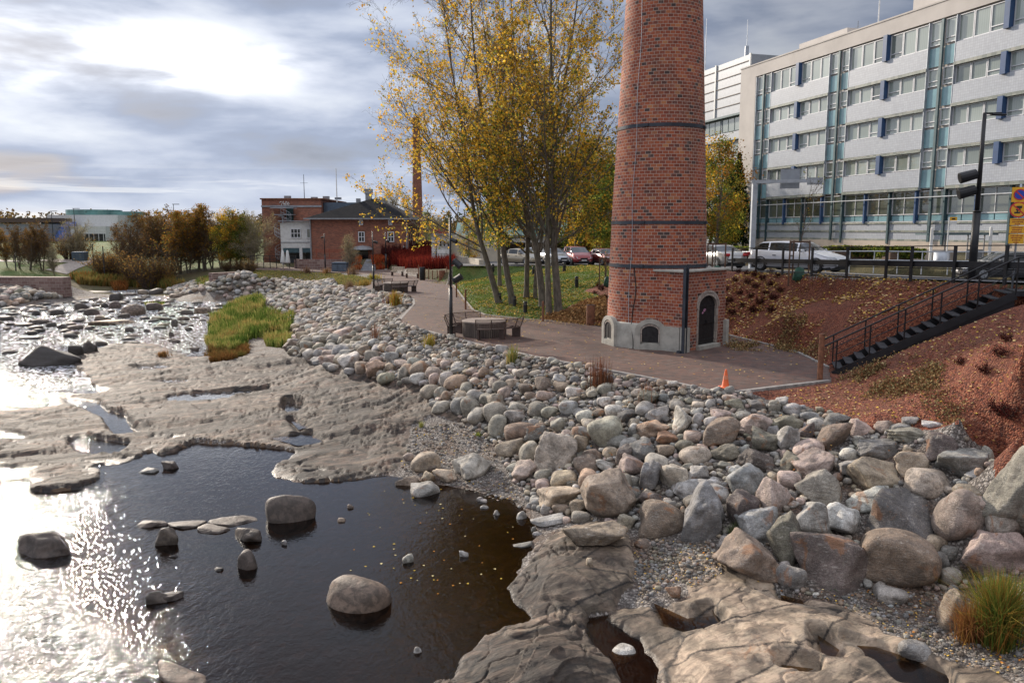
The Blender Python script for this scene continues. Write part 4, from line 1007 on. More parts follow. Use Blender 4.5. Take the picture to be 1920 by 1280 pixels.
brickmat('dark_tile', 0.37, 0.30, 0.010, (0.15, 0.16, 0.15), [(0.0, (0.17, 0.20, 0.18)), (0.5, (0.27, 0.30, 0.26)), (1.0, (0.36, 0.36, 0.31))], rough=0.4, offset=0.0, dirt=0.3)
brickmat('stone_slats', 0.11, 2.0, 0.018, (0.05, 0.04, 0.035), [(0.0, (0.15, 0.12, 0.10)), (0.5, (0.22, 0.17, 0.14)), (1.0, (0.30, 0.25, 0.21))], offset=0.0)
brickmat('rubble_wall', 0.62, 0.30, 0.02, (0.33, 0.27, 0.24), [(0.0, (0.16, 0.09, 0.075)), (0.5, (0.23, 0.14, 0.12)), (1.0, (0.30, 0.21, 0.18))])
pm('concrete', (0.40, 0.38, 0.33), 0.85, var=0.14, scale=2.5, bmp=0.006, bscale=18)
pm('beam_steel', (0.045, 0.052, 0.065), 0.5, 0.3, var=0.2)
pm('black_steel', (0.018, 0.018, 0.020), 0.45, 0.2, var=0.2)
pm('black_tread', (0.028, 0.031, 0.037), 0.6, 0.2, var=0.3, scale=8)
pm('rust_steel', (0.20, 0.085, 0.045), 0.85, 0.0, var=0.25, scale=7)
pm('bench_steel', (0.085, 0.055, 0.045), 0.6, 0.1, var=0.2)
pm('bench_wood', (0.48, 0.40, 0.31), 0.8, var=0.2, scale=9)
pm('iron_door', (0.022, 0.020, 0.021), 0.6, 0.2, var=0.3, scale=8)
pm('galvanised', (0.42, 0.45, 0.49), 0.5, 0.4, var=0.1)
pm('sign_yellow', (0.80, 0.42, 0.02), 0.4, var=0.04)
pm('sign_red', (0.55, 0.03, 0.03), 0.4, var=0.04)
pm('sign_blue', (0.02, 0.06, 0.42), 0.4, var=0.04)
pm('sign_black', (0.02, 0.02, 0.02), 0.5)
pm('cone_orange', (0.75, 0.13, 0.03), 0.5, var=0.08)
pm('white_paint', (0.72, 0.72, 0.70), 0.5, var=0.05)
pm('graffiti_pink', (0.62, 0.30, 0.45), 0.6, var=0.1, scale=20)
pm('table_top', (0.26, 0.21, 0.18), 0.8, var=0.15, scale=5, bmp=0.003)
pm('lamp_glass', (0.12, 0.12, 0.12), 0.15, var=0.1)

# ------------------------------------------------------------ big brick chimney
CX, CY, CZ = 5.78, 31.75, 2.5
def ch_r(z): return float(np.interp(z, [2.5, 3.4, 7.6, 15.6, 27], [1.99, 1.955, 1.83, 1.44, .98]))
ch = thing('brick_chimney', 'huge round red brick factory chimney with steel bands standing on the paved path', 'chimney', (CX, CY, CZ))
n = 96; zs = np.concatenate([np.linspace(3.38, 16, 30), np.linspace(17, 27, 8)]); V = []; UV = []
for z in zs:
    r = ch_r(z)
    for q in range(n + 1):
        a = -pi / 2 + 2 * pi * q / n + pi
        V.append((r * cos(a), r * sin(a), z - CZ)); UV.append((2 * pi * q / n * 1.75, z))
Fq = [(i * (n + 1) + q, i * (n + 1) + q + 1, (i + 1) * (n + 1) + q + 1, (i + 1) * (n + 1) + q) for i in range(len(zs) - 1) for q in range(n)]
np_mesh('shaft', V, Fq, MATS['chimney_brick'], ch, True, None, np.array(UV))
b = MB(); b.lathe([(.55, 24.5), (.55, 24.2), (.98, 24.2), (1.08, 24.3), (1.08, 24.7), (.7, 24.7)], n=48); b.build('cap', MATS['concrete'], ch)
# cast concrete plinth with a vertical joint
b = MB(); b.lathe([(1.90, .98), (2.03, .97), (2.06, .90), (2.07, -.02)], n=96); b.build('plinth', MATS['concrete'], ch, True)
def on_face(px, py, off=0.0, r=None):
    """angle and height on the chimney skin seen at a pixel"""
    dx, dy, dz = ray(px, py); R = r or 1.9
    a = dx * dx + dy * dy; bq = -2 * (dx * CX + dy * CY); c = CX * CX + CY * CY - R * R
    t = (-bq - sqrt(max(0, bq * bq - 4 * a * c))) / (2 * a)
    return atan2(dy * t - CY, dx * t - CX), EYE + dz * t
for py in (232, 417, 500):
    z = on_face(1235, py)[1]; r = ch_r(z); b = MB()
    b.lathe([(r - .02, -.065), (r + .022, -.065), (r + .022, .065), (r - .02, .065)], (0, 0, z - CZ), n=96)
    for q in range(4): a = -.5 + q * pi / 2; b.box(((r + .04) * cos(a), (r + .04) * sin(a), z - CZ), (.10, .16, .10), a)
    b.build('steel_band', MATS['beam_steel'], ch)
# lightning cable down the sunny side
pts = []
for z in np.linspace(2.7, 26, 60):
    a = -pi / 2 - radians(42) - .02 * sin(z * 1.7); r = ch_r(z) + .03; pts.append((r * cos(a), r * sin(a), z - CZ))
b = MB(); b.tube(pts, .010, 5); b.build('cable', MATS['galvanised'], ch)
b = MB(); a = -pi / 2 - radians(36)
b.tube([((ch_r(z) + .02 + (.06 if z < 3.45 else 0)) * cos(a + .03 * sin(z * 3)), (ch_r(z) + .02 + (.06 if z < 3.45 else 0)) * sin(a + .03 * sin(z * 3)), z - CZ) for z in np.linspace(2.5, 5.6, 24)], .02, 5); b.build('crack_joint', MATS['black_steel'], ch)
def arch_pts(w, h, rise, n=12):
    """outline of an arched opening, bottom left first, counter clockwise from the bottom"""
    P = [(-w / 2, 0), (w / 2, 0)]
    for i in range(n + 1):
        t = pi * i / n; P.append((w / 2 * cos(t), h + rise * sin(t)))
    return P
def arch_plate(b, w, h, rise, y0, y1, n=12, z0=0):
    P = arch_pts(w, h, rise, n); m = len(P)
    V = [(p[0], y0, p[1] + z0) for p in P] + [(p[0], y1, p[1] + z0) for p in P]
    b.add(V, [tuple(range(m)), tuple(reversed(range(m, 2 * m)))] + [(i, m + i, m + (i + 1) % m, (i + 1) % m) for i in range(m)])
def arch_ring(b, w0, h, rise0, w1, rise1, y0, y1, n=14, z0=0, legs=True, x0=0.0):
    """frame between an inner and an outer arch, y0 front, y1 back"""
    A = arch_pts(w0, h, rise0, n)[2:]; B = arch_pts(w1, h, rise1, n)[2:]
    if legs: A = [(w0 / 2, 0)] + A + [(-w0 / 2, 0)]; B = [(w1 / 2, 0)] + B + [(-w1 / 2, 0)]
    m = len(A); V = []
    for y in (y0, y1):
        V += [(p[0] + x0, y, p[1] + z0) for p in A] + [(p[0] + x0, y, p[1] + z0) for p in B]
    Fs = []
    for i in range(m - 1):
        Fs += [(i, i + 1, m + i + 1, m + i), (2 * m + i, 3 * m + i, 3 * m + i + 1, 2 * m + i + 1), (i, 2 * m + i, 2 * m + i + 1, i + 1), (m + i, m + i + 1, 3 * m + i + 1, 3 * m + i)]
    Fs += [(0, m, 3 * m, 2 * m), (m - 1, 3 * m - 1, 4 * m - 1, 2 * m - 1)]
    b.add(V, Fs)
def niche(a, label):
    M = Matrix.Rotation(a + pi / 2, 4, 'Z')      # local -y faces outwards along a
    def fin(b, nm, mt, par): 
        b.xform(Matrix.Translation((2.07 * cos(a), 2.07 * sin(a), 0)) @ M); return b.build(nm, mt, par)
    b = MB(); arch_ring(b, .74, .44, .27, 1.14, .43, -.05, .14, z0=.28, legs=False)
    for s in (-1, 1): b.box((s * .47, .04, .36), (.20, .18, .74))
    b.box((0, .04, .10), (.74, .17, .2)); fr = fin(b, 'niche', MATS['concrete'], ch)
    if label: fr['label'] = label
    b = MB(); arch_ring(b, .62, .42, .20, .735, .265, -.035, .08, z0=.28); fin(b, 'surround', MATS['arch_brick'], fr)
    b = MB(); arch_plate(b, .62, .42, .20, -.008, .05, z0=.28); b.box((0, -.014, .56), (.03, .012, .5)); fin(b, 'hatch', MATS['iron_door'], fr)
niche(-pi / 2 - radians(16), None); niche(-pi / 2 - radians(72), None); niche(radians(60), None)
# door block leaning against the shaft
A = Pz(1274, 660, 2.5); B = Pz(1352, 645, 2.5); dv = (B - A); nn_ = Vector((dv.y, -dv.x, 0)).normalized(); A = A + nn_ * .13; B = B + nn_ * .13; W = dv.length; ang = atan2(dv.y, dv.x)
ax = thing('tmp', 'x', 'x'); bpy.data.objects.remove(ax)
def ann(b, nm, mt, par, smooth=False):
    b.xform(Matrix.Translation((A.x - CX, A.y - CY, 0)) @ Matrix.Rotation(ang, 4, 'Z')); return b.build(nm, mt, par, smooth)
b = MB(); H = 2.93; dw, dh, dr = 1.26, 1.42, .44; dx = W * .56
# masonry around the opening
b.box((dx - dw / 2 - .10 - (dx - dw / 2 - .10) / 2, .9, H / 2), (dx - dw / 2 - .10, 1.8, H))
b.box(((dx + dw / 2 + .10 + W) / 2, .9, H / 2), (W - dx - dw / 2 - .10, 1.8, H))
b.box((dx, .9, (H + 2.12) / 2), (dw + .2 - .004, 1.796, H - 2.12))
b.box((dx, 1.0, 1.06), (dw + .19, 1.3, 2.12 - .01))
dbk = ann(b, 'door_block', MATS['chimney_brick'], ch)
b = MB(); b.box((W / 2 - .03, .88, H + .045), (W + .16, 1.95, .09), 0, .02); ann(b, 'coping', MATS['concrete'], dbk)
b = MB(); b.box((.09, -.03, .46), (.34, .22, .92)); b.box((-.03, 1.0, .455), (.14, 1.8, .93)); b.box((W - .02, -.01, .50), (.20, .26, 1.0)); b.box((dx, .02, .06), (dw + .25, .36, .16)); ann(b, 'base', MATS['concrete'], dbk)
b = MB(); arch_ring(b, dw, dh, dr, dw + .22, dr + .12, -.02, .34, z0=.16, x0=dx); 
arch_ring(b, dw + .20, dh, dr + .11, dw + .36, dr + .2, -.035, .2, z0=.16, legs=False, x0=dx); ann(b, 'door_surround', MATS['arch_brick'], dbk)
b = MB()
for s in (-1, 1):
    P = [p for p in arch_pts(dw - .01, dh, dr - .005, 16)]
    m = [(max(0.006, p[0]) if s > 0 else min(-.006, p[0]), p[1]) for p in P]
    V = [(dx + p[0], .08, p[1] + .16) for p in m] + [(dx + p[0], .13, p[1] + .16) for p in m]; k_ = len(m)
    b.add(V, [tuple(range(k_)), tuple(reversed(range(k_, 2 * k_)))])
for z in (.32, .95, 1.62): b.box((dx, .068, z), (dw - .04, .018, .05))
b.box((dx + .02, .05, 1.02), (.06, .05, .14)); dr_o = ann(b, 'double_door', MATS['iron_door'], dbk)
b = MB()
for q in range(9):
    a = q * .7; b.box((dx - .14 + .07 * cos(a) * (1 + q % 3 * .3), .075 - .0008 * q, 1.42 + .07 * sin(a * 1.3)), (.035 + .02 * (q % 3), .004, .03 + .02 * (q % 2)), 0)
ann(b, 'painted_tag', MATS['graffiti_pink'], dr_o)
b = MB()                                            # upright steel channel
b.box((-.10, -.08, 1.56), (.20, .03, 3.14)); b.box((-.19, -.13, 1.56), (.025, .10, 3.14)); b.box((-.01, -.13, 1.56), (.025, .10, 3.14)); b.box((-.10, .02, .04), (.30, .16, .08)); ann(b, 'steel_column', MATS['beam_steel'], ch)

# ------------------------------------------------------------ round tables and curved benches
def table_set(px, py_front, dia, rot, lt, lb):
    f = Pz(px, py_front, 2.5); c = Vector((f.x, f.y + dia / 2, 2.5))
    t = thing('round_table', lt, 'table', c, 0)
    R = dia / 2
    b = MB(); n = 60; b.lathe([(R, .58), (R, 0)], n=n)
    V = b.v; o = np_mesh('drum', np.array(V), np.array(b.f), MATS['stone_slats'], t, True, None, np.array([(2 * R * pi * (i % n) / n if True else 0, .9) for i in range(len(V))]))
    for q in range(46):
        pass
    b = MB(); b.lathe([(0, .585), (R + .02, .585), (R + .035, .60), (R + .035, .645), (R + .02, .66), (0, .66)], n=60); b.build('table_top', MATS['table_top'], t, False)
    b = MB()
    for q in range(64):
        a = 2 * pi * q / 64; b.box(((R + .008) * cos(a), (R + .008) * sin(a), .29), (.03, .055, .565), a)
    b.build('stone_strips', MATS['stone_slats'], t)
    for i, (a0, a1) in enumerate(((-100, -14), (98, 192))):
        a0 = radians(a0 + rot); a1 = radians(a1 + rot)
        be = thing('curved_bench', lb[i], 'bench', c, 0, 'curved steel benches round the tables')
        b = MB()
        for r in np.linspace(R + .30, R + .66, 7): b.tube([(r * cos(a), r * sin(a), .44) for a in np.linspace(a0, a1, 14)], .014, 5)
        for a in np.linspace(a0, a1, 5): b.bar(((R + .27) * cos(a), (R + .27) * sin(a), .43), ((R + .69) * cos(a), (R + .69) * sin(a), .43), .03, .03)
        b.build('seat', MATS['bench_steel'], be)
        b = MB()
        for j, z in enumerate(np.linspace(.50, .84, 7)): r = R + .68 + j * .022; b.tube([(r * cos(a), r * sin(a), z) for a in np.linspace(a0, a1, 14)], .013 if j < 6 else .02, 5)
        for a in np.linspace(a0, a1, 5): b.bar(((R + .67) * cos(a), (R + .67) * sin(a), .42), ((R + .83) * cos(a), (R + .83) * sin(a), .86), .035, .03)
        b.build('backrest', MATS['bench_steel'], be)
        for a in np.linspace(a0 + .04, a1 - .04, 3):
            b = MB(); b.box(((R + .5) * cos(a), (R + .5) * sin(a), .21), (.36, .07, .42), a); b.build('leg', MATS['bench_steel'], be)
table_set(907, 634, 1.84, 0, 'round stone clad table beside the black lamp post near the chimney',
          ['curved dark steel bench in front of the near round table', 'curved dark steel bench behind the near round table, left side'])
table_set(739, 548, 1.72, 8, 'round stone clad table farther along the path on the left',
          ['curved dark steel bench on the right of the far round table', 'curved dark steel bench on the left of the far round table'])

def bench(loc, rz, label):
    t = thing('park_bench', label, 'bench', loc, rz, 'wooden benches along the path'); t.scale = (.78, .9, .95)
    b = MB()
    for y in (-.18, 0, .18): b.box((0, y, .45), (1.7, .15, .045), 0, .01)
    b.build('seat', MATS['bench_wood'], t)
    b = MB()
    for k_ in range(3): b.box((0, .27 + .035 * k_, .58 + .14 * k_), (1.7, .045, .12), 0, .01)
    b.build('backrest', MATS['bench_wood'], t)
    for s in (-1, 1):
        b = MB(); b.box((s * .68, 0, .21), (.07, .5, .42)); b.bar((s * .68, .24, .4), (s * .68, .36, .92), .06, .06); b.build('leg', MATS['bench_steel'], t)
bench(Pz(745, 517, 2.5), radians(-14), 'pale wooden bench in front of the red shrubs, left one of the pair')
bench(Pz(773, 521, 2.5), radians(-10), 'pale wooden bench in front of the red shrubs, right one of the pair')

# ------------------------------------------------------------ lamp posts
def spot(b, c, az, tilt, s=1.0):
    """drum floodlight pointing along az, tilted down"""
    d = Vector((cos(az) * cos(tilt), sin(az) * cos(tilt), -sin(tilt))); c = Vector(c)
    b.tube([c - d * .22 * s, c - d * .20 * s, c + d * .16 * s, c + d * .17 * s], [.07 * s, .115 * s, .13 * s, .10 * s], 14)
def lamp(px, py, topy, label, spots, thick=.075, split=.42, foot=True):
    p = Pz(px, py, 2.5); zt = PY(px, topy, p.y).z - 2.5
    t = thing('lamp_post', label, 'lamp post', p, 0, 'slim black lamp posts along the path')
    zs_ = zt * split
    b = MB(); b.cyl((0, 0, 0), (0, 0, zs_), thick, thick, 14); b.cyl((0, 0, zs_), (0, 0, zs_ + .04), thick * 1.1, thick * .7, 14); b.cyl((0, 0, zs_ + .03), (0, 0, zt), thick * .62, thick * .55, 12); b.build('pole', MATS['black_steel'], t, True)
    if foot: b = MB(); b.cyl((0, 0, -.05), (0, 0, .13), .17, .16, 16); b.build('foot', MATS['concrete'], t)
    for (z, az, tilt, s) in spots:
        b = MB(); c = (cos(radians(az)) * .30 * s, sin(radians(az)) * .30 * s, z); spot(b, c, radians(az), radians(tilt), s)
        b.bar((0, 0, z), (c[0] * .5, c[1] * .5, z), .035, .05); b.build('spotlight', MATS['black_steel'], t, False)
lamp(846, 632, 408, 'tall black lamp post with three spotlights beside the near round table', [(4.03, -30, 20, .7), (3.08, -20, 40, 1.1), (2.48, -15, -30, 1.1)])
lamp(701, 544, 434, 'slim black lamp post left of the far round table', [(3.55, 0, 20, .8)])
lamp(724, 506, 435, 'slim black lamp post in front of the orange shrub bed by the brick house', [(3.2, 20, 20, .9)], .09)
lamp(610, 505, 438, 'slim black lamp post in front of the left part of the brick house', [(3.6, 180, 20, .8)], .08)
# street lamp at the top of the steps
p = Pz(1822, 518, 5.36); zt = PY(1844, 213, p.y).z - p.z
t = thing('street_lamp', 'tall black street lamp with a short arm and two floodlights by the steps', 'lamp post', p)
b = MB(); b.cyl((0, 0, -.3), (0, 0, 2.25), .135, .125, 16); b.cyl((0, 0, 2.25), (0, 0, 2.3), .14, .09, 16); b.cyl((0, 0, 2.28), (0, 0, zt), .082, .06, 14); b.build('pole', MATS['black_steel'], t, True)
b = MB(); b.bar((-.03, 0, zt), (.62, .06, zt + .02), .05, .06); b.build('arm', MATS['black_steel'], t)
b = MB(); b.box((.50, .05, zt - .03), (.5, .16, .07), .1, .02); b.build('luminaire', MATS['black_steel'], t)
for z in (2.98, 3.52):
    f = MB(); az = radians(170); c = (-.42, .03, z - .06); spot(f, c, az, radians(16), 1.5); f.bar((0, 0, z), (-.28, .02, z - .02), .05, .05); fo = f.build('floodlight', MATS['black_steel'], t)

# ------------------------------------------------------------ railing along the road, on its guard beam
def line_hit(px):
    sx = (px - 960) / F / 1.0066
    for (x0, y0), (x1, y1) in zip(RAIL[:-1], RAIL[1:]):
        d = (x1 - x0) - sx * (y1 - y0); q = (sx * y0 - x0) / d if d else -1
        if -.001 <= q <= 1.001: return x0 + (x1 - x0) * q, y0 + (y1 - y0) * q
    return None
xs = [1316, 1333, 1374, 1419, 1469, 1524, 1590, 1664, 1711, 1792, 1889, 1990]
pts = [line_hit(x) for x in xs]; pts = [q for q in pts if q] + [RAIL[0]]; pts = sorted(set(pts), key=lambda q: -q[1])
t = thing('road_railing', 'black steel railing with a guard beam along the edge of the road', 'railing', (13, 30, 5.2))
T = Vector((13, 30, 5.2))
P3 = [Vector((x, y, float(road_z(y)) + .02)) - T for x, y in pts]
for q in P3:
    b = MB(); b.box((q.x, q.y, q.z + .50), (.055, .10, 1.2), .35); b.build('post', MATS['black_steel'], t)
def run(nm, dz, w, h, off=0.0):
    b = MB()
    for a, c in zip(P3[:-1], P3[1:]):
        nn = Vector((c.y - a.y, a.x - c.x, 0)).normalized() * -off
        b.bar(a + nn + Vector((0, 0, dz)), c + nn + Vector((0, 0, dz)), w, h)
    b.build(nm, MATS['black_steel'], t)
run('top_rail', 1.10, .07, .035); run('guard_beam', .50, .08, .20, .10); run('bottom_rail', .05, .04, .03); run('middle_rail', .36, .03, .03, .12)
# far grey pipe railing
t = thing('pipe_railing', 'light grey tube railing on the far side of the road', 'railing', (20, 45, 4.7)); T = Vector((20, 45, 4.7))
L3 = [PY(1389, 472, 53) - T, PY(1470, 472, 49) - T, PY(1550, 471, 46) - T, PY(1640, 471, 44) - T, PY(1730, 472, 42.5) - T, PY(1830, 472, 41) - T, PY(1930, 473, 40) - T, PY(2050, 474, 39) - T]
b = MB()
for dz in (0, -.48): b.tube([q + Vector((0, 0, dz)) for q in L3], .03, 8)
b.build('rails', MATS['galvanised'], t)
for q, r in zip(L3[:-1], L3[1:]):
    for k_ in (0, .5):
        c = q.lerp(r, k_); b = MB(); b.cyl((c.x, c.y, c.z - 1.2), (c.x, c.y, c.z), .03, .03, 8); b.build('post', MATS['galvanised'], t)

# ------------------------------------------------------------ steel steps
S0 = Pz(1562, 697, 2.5); S1 = Pz(1905, 546, 5.22); F0 = Pz(1556, 684, 2.5); F1 = Pz(1880, 539, 5.22)
st = thing('steel_stairs', 'black open steel staircase climbing from the path to the road', 'stairs', S0)
s0 = Vector((0, 0, 0)); s1 = S1 - S0; f0 = F0 - S0; f1 = F1 - S0
land = Vector((2.6, .15, 0))
for nm, a, c in (('stringer', s0, s1), ('stringer', f0, f1)):
    b = MB(); b.bar(a + Vector((0, 0, -.10)), c + Vector((0, 0, -.12)), .035, .24); b.build(nm, MATS['black_steel'], st)
NS = 15
for i in range(NS):
    q = (i + .55) / NS; a = s0.lerp(s1, q); c = f0.lerp(f1, q); dv2 = (s1 - s0).normalized(); dh_ = Vector((dv2.x, dv2.y, 0)) * .15
    b = MB(); zt = Vector((0, 0, .03)); a2 = a + (c - a) * .02; c2 = c - (c - a) * .02
    for k_ in (-1, 1): pass
    b.add([a2 - dh_ + zt, a2 + dh_ + zt, c2 + dh_ + zt, c2 - dh_ + zt, a2 - dh_, a2 + dh_, c2 + dh_, c2 - dh_], [(0, 1, 2, 3), (7, 6, 5, 4), (0, 4, 5, 1), (2, 6, 7, 3), (1, 5, 6, 2), (3, 7, 4, 0)])
    b.build('tread', MATS['black_tread'], st)
b = MB(); zz = Vector((0, 0, -.03))
b.add([s1, s1 + land, f1 + land, f1, s1 + zz * 5, s1 + land + zz * 5, f1 + land + zz * 5, f1 + zz * 5], [(0, 1, 2, 3), (7, 6, 5, 4), (0, 4, 5, 1), (2, 6, 7, 3), (1, 5, 6, 2), (3, 7, 4, 0)]); b.build('landing', MATS['black_tread'], st)
for a, c, nm in ((s0, s1, 'handrail'), (f0, f1, 'handrail')):
    b = MB(); up = Vector((0, 0, .98)); lo = a - (c - a).normalized() * .35
    b.tube([lo + up, a + up, c + up, c + land + up], .026, 8); b.tube([a + up * .55, c + up * .55, c + land + up * .55], .014, 6)
    ho = b.build(nm, MATS['black_steel'], st)
    for k_ in np.linspace(.015, 1.0, 6):
        q = a.lerp(c, k_); b = MB(); b.box((q.x, q.y, q.z + .46), (.035, .035, 1.0)); b.build('baluster', MATS['black_steel'], st)
    q = c + land * .8; b = MB(); b.box((q.x, q.y, q.z + .46), (.035, .035, 1.0)); b.build('baluster', MATS['black_steel'], st)
b = MB(); tri = [s0 + Vector((0, .02, -.05)), s1 + Vector((0, .02, -.2)), s1 + Vector((0, .02, -.85)), s0 + Vector((.4, .02, -.28))]
off = Vector((0, .04, 0)); b.add(tri + [q + off for q in tri], [(0, 1, 2, 3), (7, 6, 5, 4), (0, 4, 5, 1), (1, 5, 6, 2), (2, 6, 7, 3), (3, 7, 4, 0)]); b.build('side_plate', MATS['black_steel'], st)

# ------------------------------------------------------------ posts, bins, bollards, cone
def post(px, py, topy, label, r=.055, mat='rust_steel', grp='rusty posts along the path', z=2.5):
    p = Pz(px, py, z) if z else G(px, py); h = PY(px, topy, p.y).z - p.z
    b = MB(); b.cyl((0, 0, -.15), (0, 0, h), r, r, 12); b.cyl((0, 0, h), (0, 0, h + .01), r, r * .6, 12)
    o = b.build('rusty_post', MATS[mat], None, False, p); return tag(o, label, 'post', grp)
post(1537, 711, 626, 'thick rust brown post at the foot of the steel stairs', .085)
post(873, 580, 543, 'short rusty post at the path edge, nearest the lawn kerb bend'); post(856, 557, 531, 'short rusty post on the lawn kerb behind the tall lamp post'); post(1018, 602, 565, 'short rusty post between the black bollards and the round bin')
for i, (x, y, ty, l) in enumerate([(785, 522, 497, 'leftmost'), (797, 524, 505, 'second'), (804, 524, 503, 'third'), (811, 524, 507, 'fourth'), (820, 525, 507, 'fifth'), (838, 526, 500, 'rightmost')]):
    post(x, y, ty, 'thin rusty post in the row before the red shrubs, %s from the left' % l if 'most' not in l else 'thin rusty post in the row before the red shrubs, %s one' % l, .045)
def litter(px, py, topy, label, mat, r):
    p = Pz(px, py, 2.5); h = PY(px, topy, p.y).z - p.z
    t = thing('litter_bin', label, 'litter bin', p, 0, 'round litter bins')
    b = MB(); b.lathe([(r * .96, 0), (r, .02), (r, h - .02), (r * .97, h)], n=28); b.build('bin_body', MATS[mat], t, True)
    b = MB(); b.lathe([(r * .97, h), (r * .62, h + .005), (r * .60, h - .12), (0, h - .12)], n=28); b.build('opening', MATS['black_steel'], t)
litter(1107, 609, 571, 'round rust brown litter bin standing left of the chimney', 'rust_steel', .20)
litter(829, 526, 507, 'round brown litter bin at the end of the row of thin posts', 'rust_steel', .30); litter(792, 525, 501, 'dark narrow litter bin right of the pale benches', 'black_steel', .24)
def bollard(px, py, topy, label):
    p = G(px, py); h = PY(px, topy, p.y).z - p.z; r = max(.085, h * .17)
    t = thing('bollard_light', label, 'bollard', p, 0, 'black bollard lights on the lawn')
    b = MB(); b.lathe([(r, -.1), (r, h * .72)], n=16); b.lathe([(r, h * .84), (r, h * .93), (r * .8, h), (0, h)], n=16); b.build('shell', MATS['black_steel'], t, True)
    b = MB(); b.lathe([(r * .8, h * .72), (r * .8, h * .84)], n=16); b.build('lens', MATS['lamp_glass'], t, True)
for (x, y, ty, l) in [(937, 568, 549, 'black bollard light at the foot of the leftmost leaning tree'), (965, 574, 555, 'black bollard light second from left in the front row on the lawn'), (985, 587, 565, 'black bollard light rightmost and nearest in the front row on the lawn'),
                      (924, 511, 495, 'black bollard light high on the lawn at the left'), (1000, 515, 500, 'black bollard light behind the twin trunks near the car park'), (1058, 510, 492, 'black bollard light on the lawn in front of the red people carrier'), (1081, 539, 518, 'black bollard light alone on the right part of the lawn')]: bollard(x, y, ty, l)
p = Pz(1360, 727, 2.5)
t = thing('traffic_cone', 'small orange traffic cone standing by the path kerb', 'traffic cone', p + Vector((0, 0, .02)))
b = MB(); b.lathe([(.125, .02), (.10, .06), (.030, .50), (.024, .52), (0, .52)], n=24); c = b.build('cone_body', MATS['cone_orange'], t, True)
b = MB(); b.box((0, 0, .012), (.30, .30, .03), .3, .008); b.build('base', MATS['cone_orange'], t)
b = MB(); b.lathe([(.076, .24), (.058, .345)], (0, 0, 0), n=24); b.build('band', pm('cone_faded', (.62, .22, .12), .5), c, True)

# ------------------------------------------------------------ parking signs
q = PY(1897, 461, 24.2); base = Vector((q.x + .12, 24.2, 5.4)); RZ = radians(-38)
t = thing('sign_post', 'grey post with orange and yellow parking signs at the right edge', 'sign', base, 0)
zt = lambda y: PY(1900, y, 24.2).z - base.z
b = MB(); b.cyl((0, 0, -.2), (0, 0, zt(345)), .03, .03, 10); b.build('pole', MATS['galvanised'], t, True)
Rm = Matrix.Rotation(RZ, 4, 'Z')
def sg(b, nm, mt, par=t): b.xform(Rm); return b.build(nm, mt, par)
za, zb = zt(378), zt(352); zc = (za + zb) / 2
b = MB(); b.box((0, -.045, zc), (.42, .02, .44)); p1 = sg(b, 'no_parking_panel', MATS['sign_yellow'])
b = MB(); b.cyl((0, -.058, zc), (0, -.062, zc), .165, .165, 28); sg(b, 'red_disc', MATS['sign_red'], p1)
b = MB(); b.cyl((0, -.063, zc), (0, -.066, zc), .13, .13, 28); sg(b, 'blue_disc', MATS['sign_blue'], p1)
b = MB(); b.bar((-.10, -.068, zc + .10), (.10, -.068, zc - .10), .003, .04); sg(b, 'red_bar', MATS['sign_red'], p1)
zc = zt(393)
b = MB(); b.cyl((0, -.04, zc), (0, -.055, zc), .235, .235, 32); p2 = sg(b, 'prohibition_disc', MATS['sign_red'])
b = MB(); b.cyl((0, -.056, zc), (0, -.060, zc), .195, .195, 32); sg(b, 'yellow_disc', MATS['sign_yellow'], p2)
b = MB(); b.box((.01, -.063, zc + .075), (.15, .004, .07)); b.box((-.01, -.063, zc - .005), (.12, .004, .04)); b.box((-.03, -.063, zc - .09), (.15, .004, .05)); b.bar((-.05, -.063, zc - .08), (.05, -.063, zc + .06), .003, .03); sg(b, 'pictogram', MATS['sign_black'], p2)
b = MB(); b.bar((-.14, -.066, zc + .13), (.14, -.066, zc - .13), .003, .035); sg(b, 'red_bar', MATS['sign_red'], p2)
z1 = zt(408.5)
for (y0, y1, rows) in ((409, 422.5, (9, 8, 4)), (423.5, 437.5, (8, 7, 8)), (438.5, 457, (9, 8, 6, 4))):   # small print, worn past reading
    a, c = zt(y0), zt(y1); b = MB(); b.box((0, -.045, (a + c) / 2), (.40, .015, abs(a - c) - .008)); pl = sg(b, 'text_plate', MATS['sign_yellow'])
    b = MB(); hh = abs(a - c) / (len(rows) + .35)
    for i, tx in enumerate(rows):
        z = a - hh * (i + .75)
        for c_ in range(tx):
            x = (c_ - tx / 2) * .036 + .018; b.box((x, -.056, z), (.026, .003, hh * (.34 + .14 * ((c_ * 7 + i) % 3))))
    sg(b, 'lettering', pm('sign_text', (.35, .06, .03), .5), pl)

# ------------------------------------------------------------ walls of stone far along the river
def wall(name, pts, z0, z1, th, mat, label):
    b = MB()
    for (x0, y0), (x1, y1) in zip(pts[:-1], pts[1:]): b.bar((x0, y0, (z0 + z1) / 2), (x1, y1, (z0 + z1) / 2), th, z1 - z0)
    return tag(b.build(name, MATS[mat]), label, 'wall')
A_ = Pz(-60, 545, .8); B_ = Pz(122, 546, .8)
wall('river_wall', [(A_.x, A_.y + 1), (B_.x, B_.y + .5)], .2, PY(100, 520, B_.y).z, 1.2, 'rubble_wall', 'reddish granite river wall on the far left bank above cobbles')
A_ = Pz(395, 524, 1.9); B_ = Pz(470, 520, 1.9)
wall('river_wall', [(A_.x, A_.y), (B_.x, B_.y)], 1.2, PY(420, 512, A_.y).z, .7, 'rubble_wall', 'low granite river wall at the top of the far cobble bank')

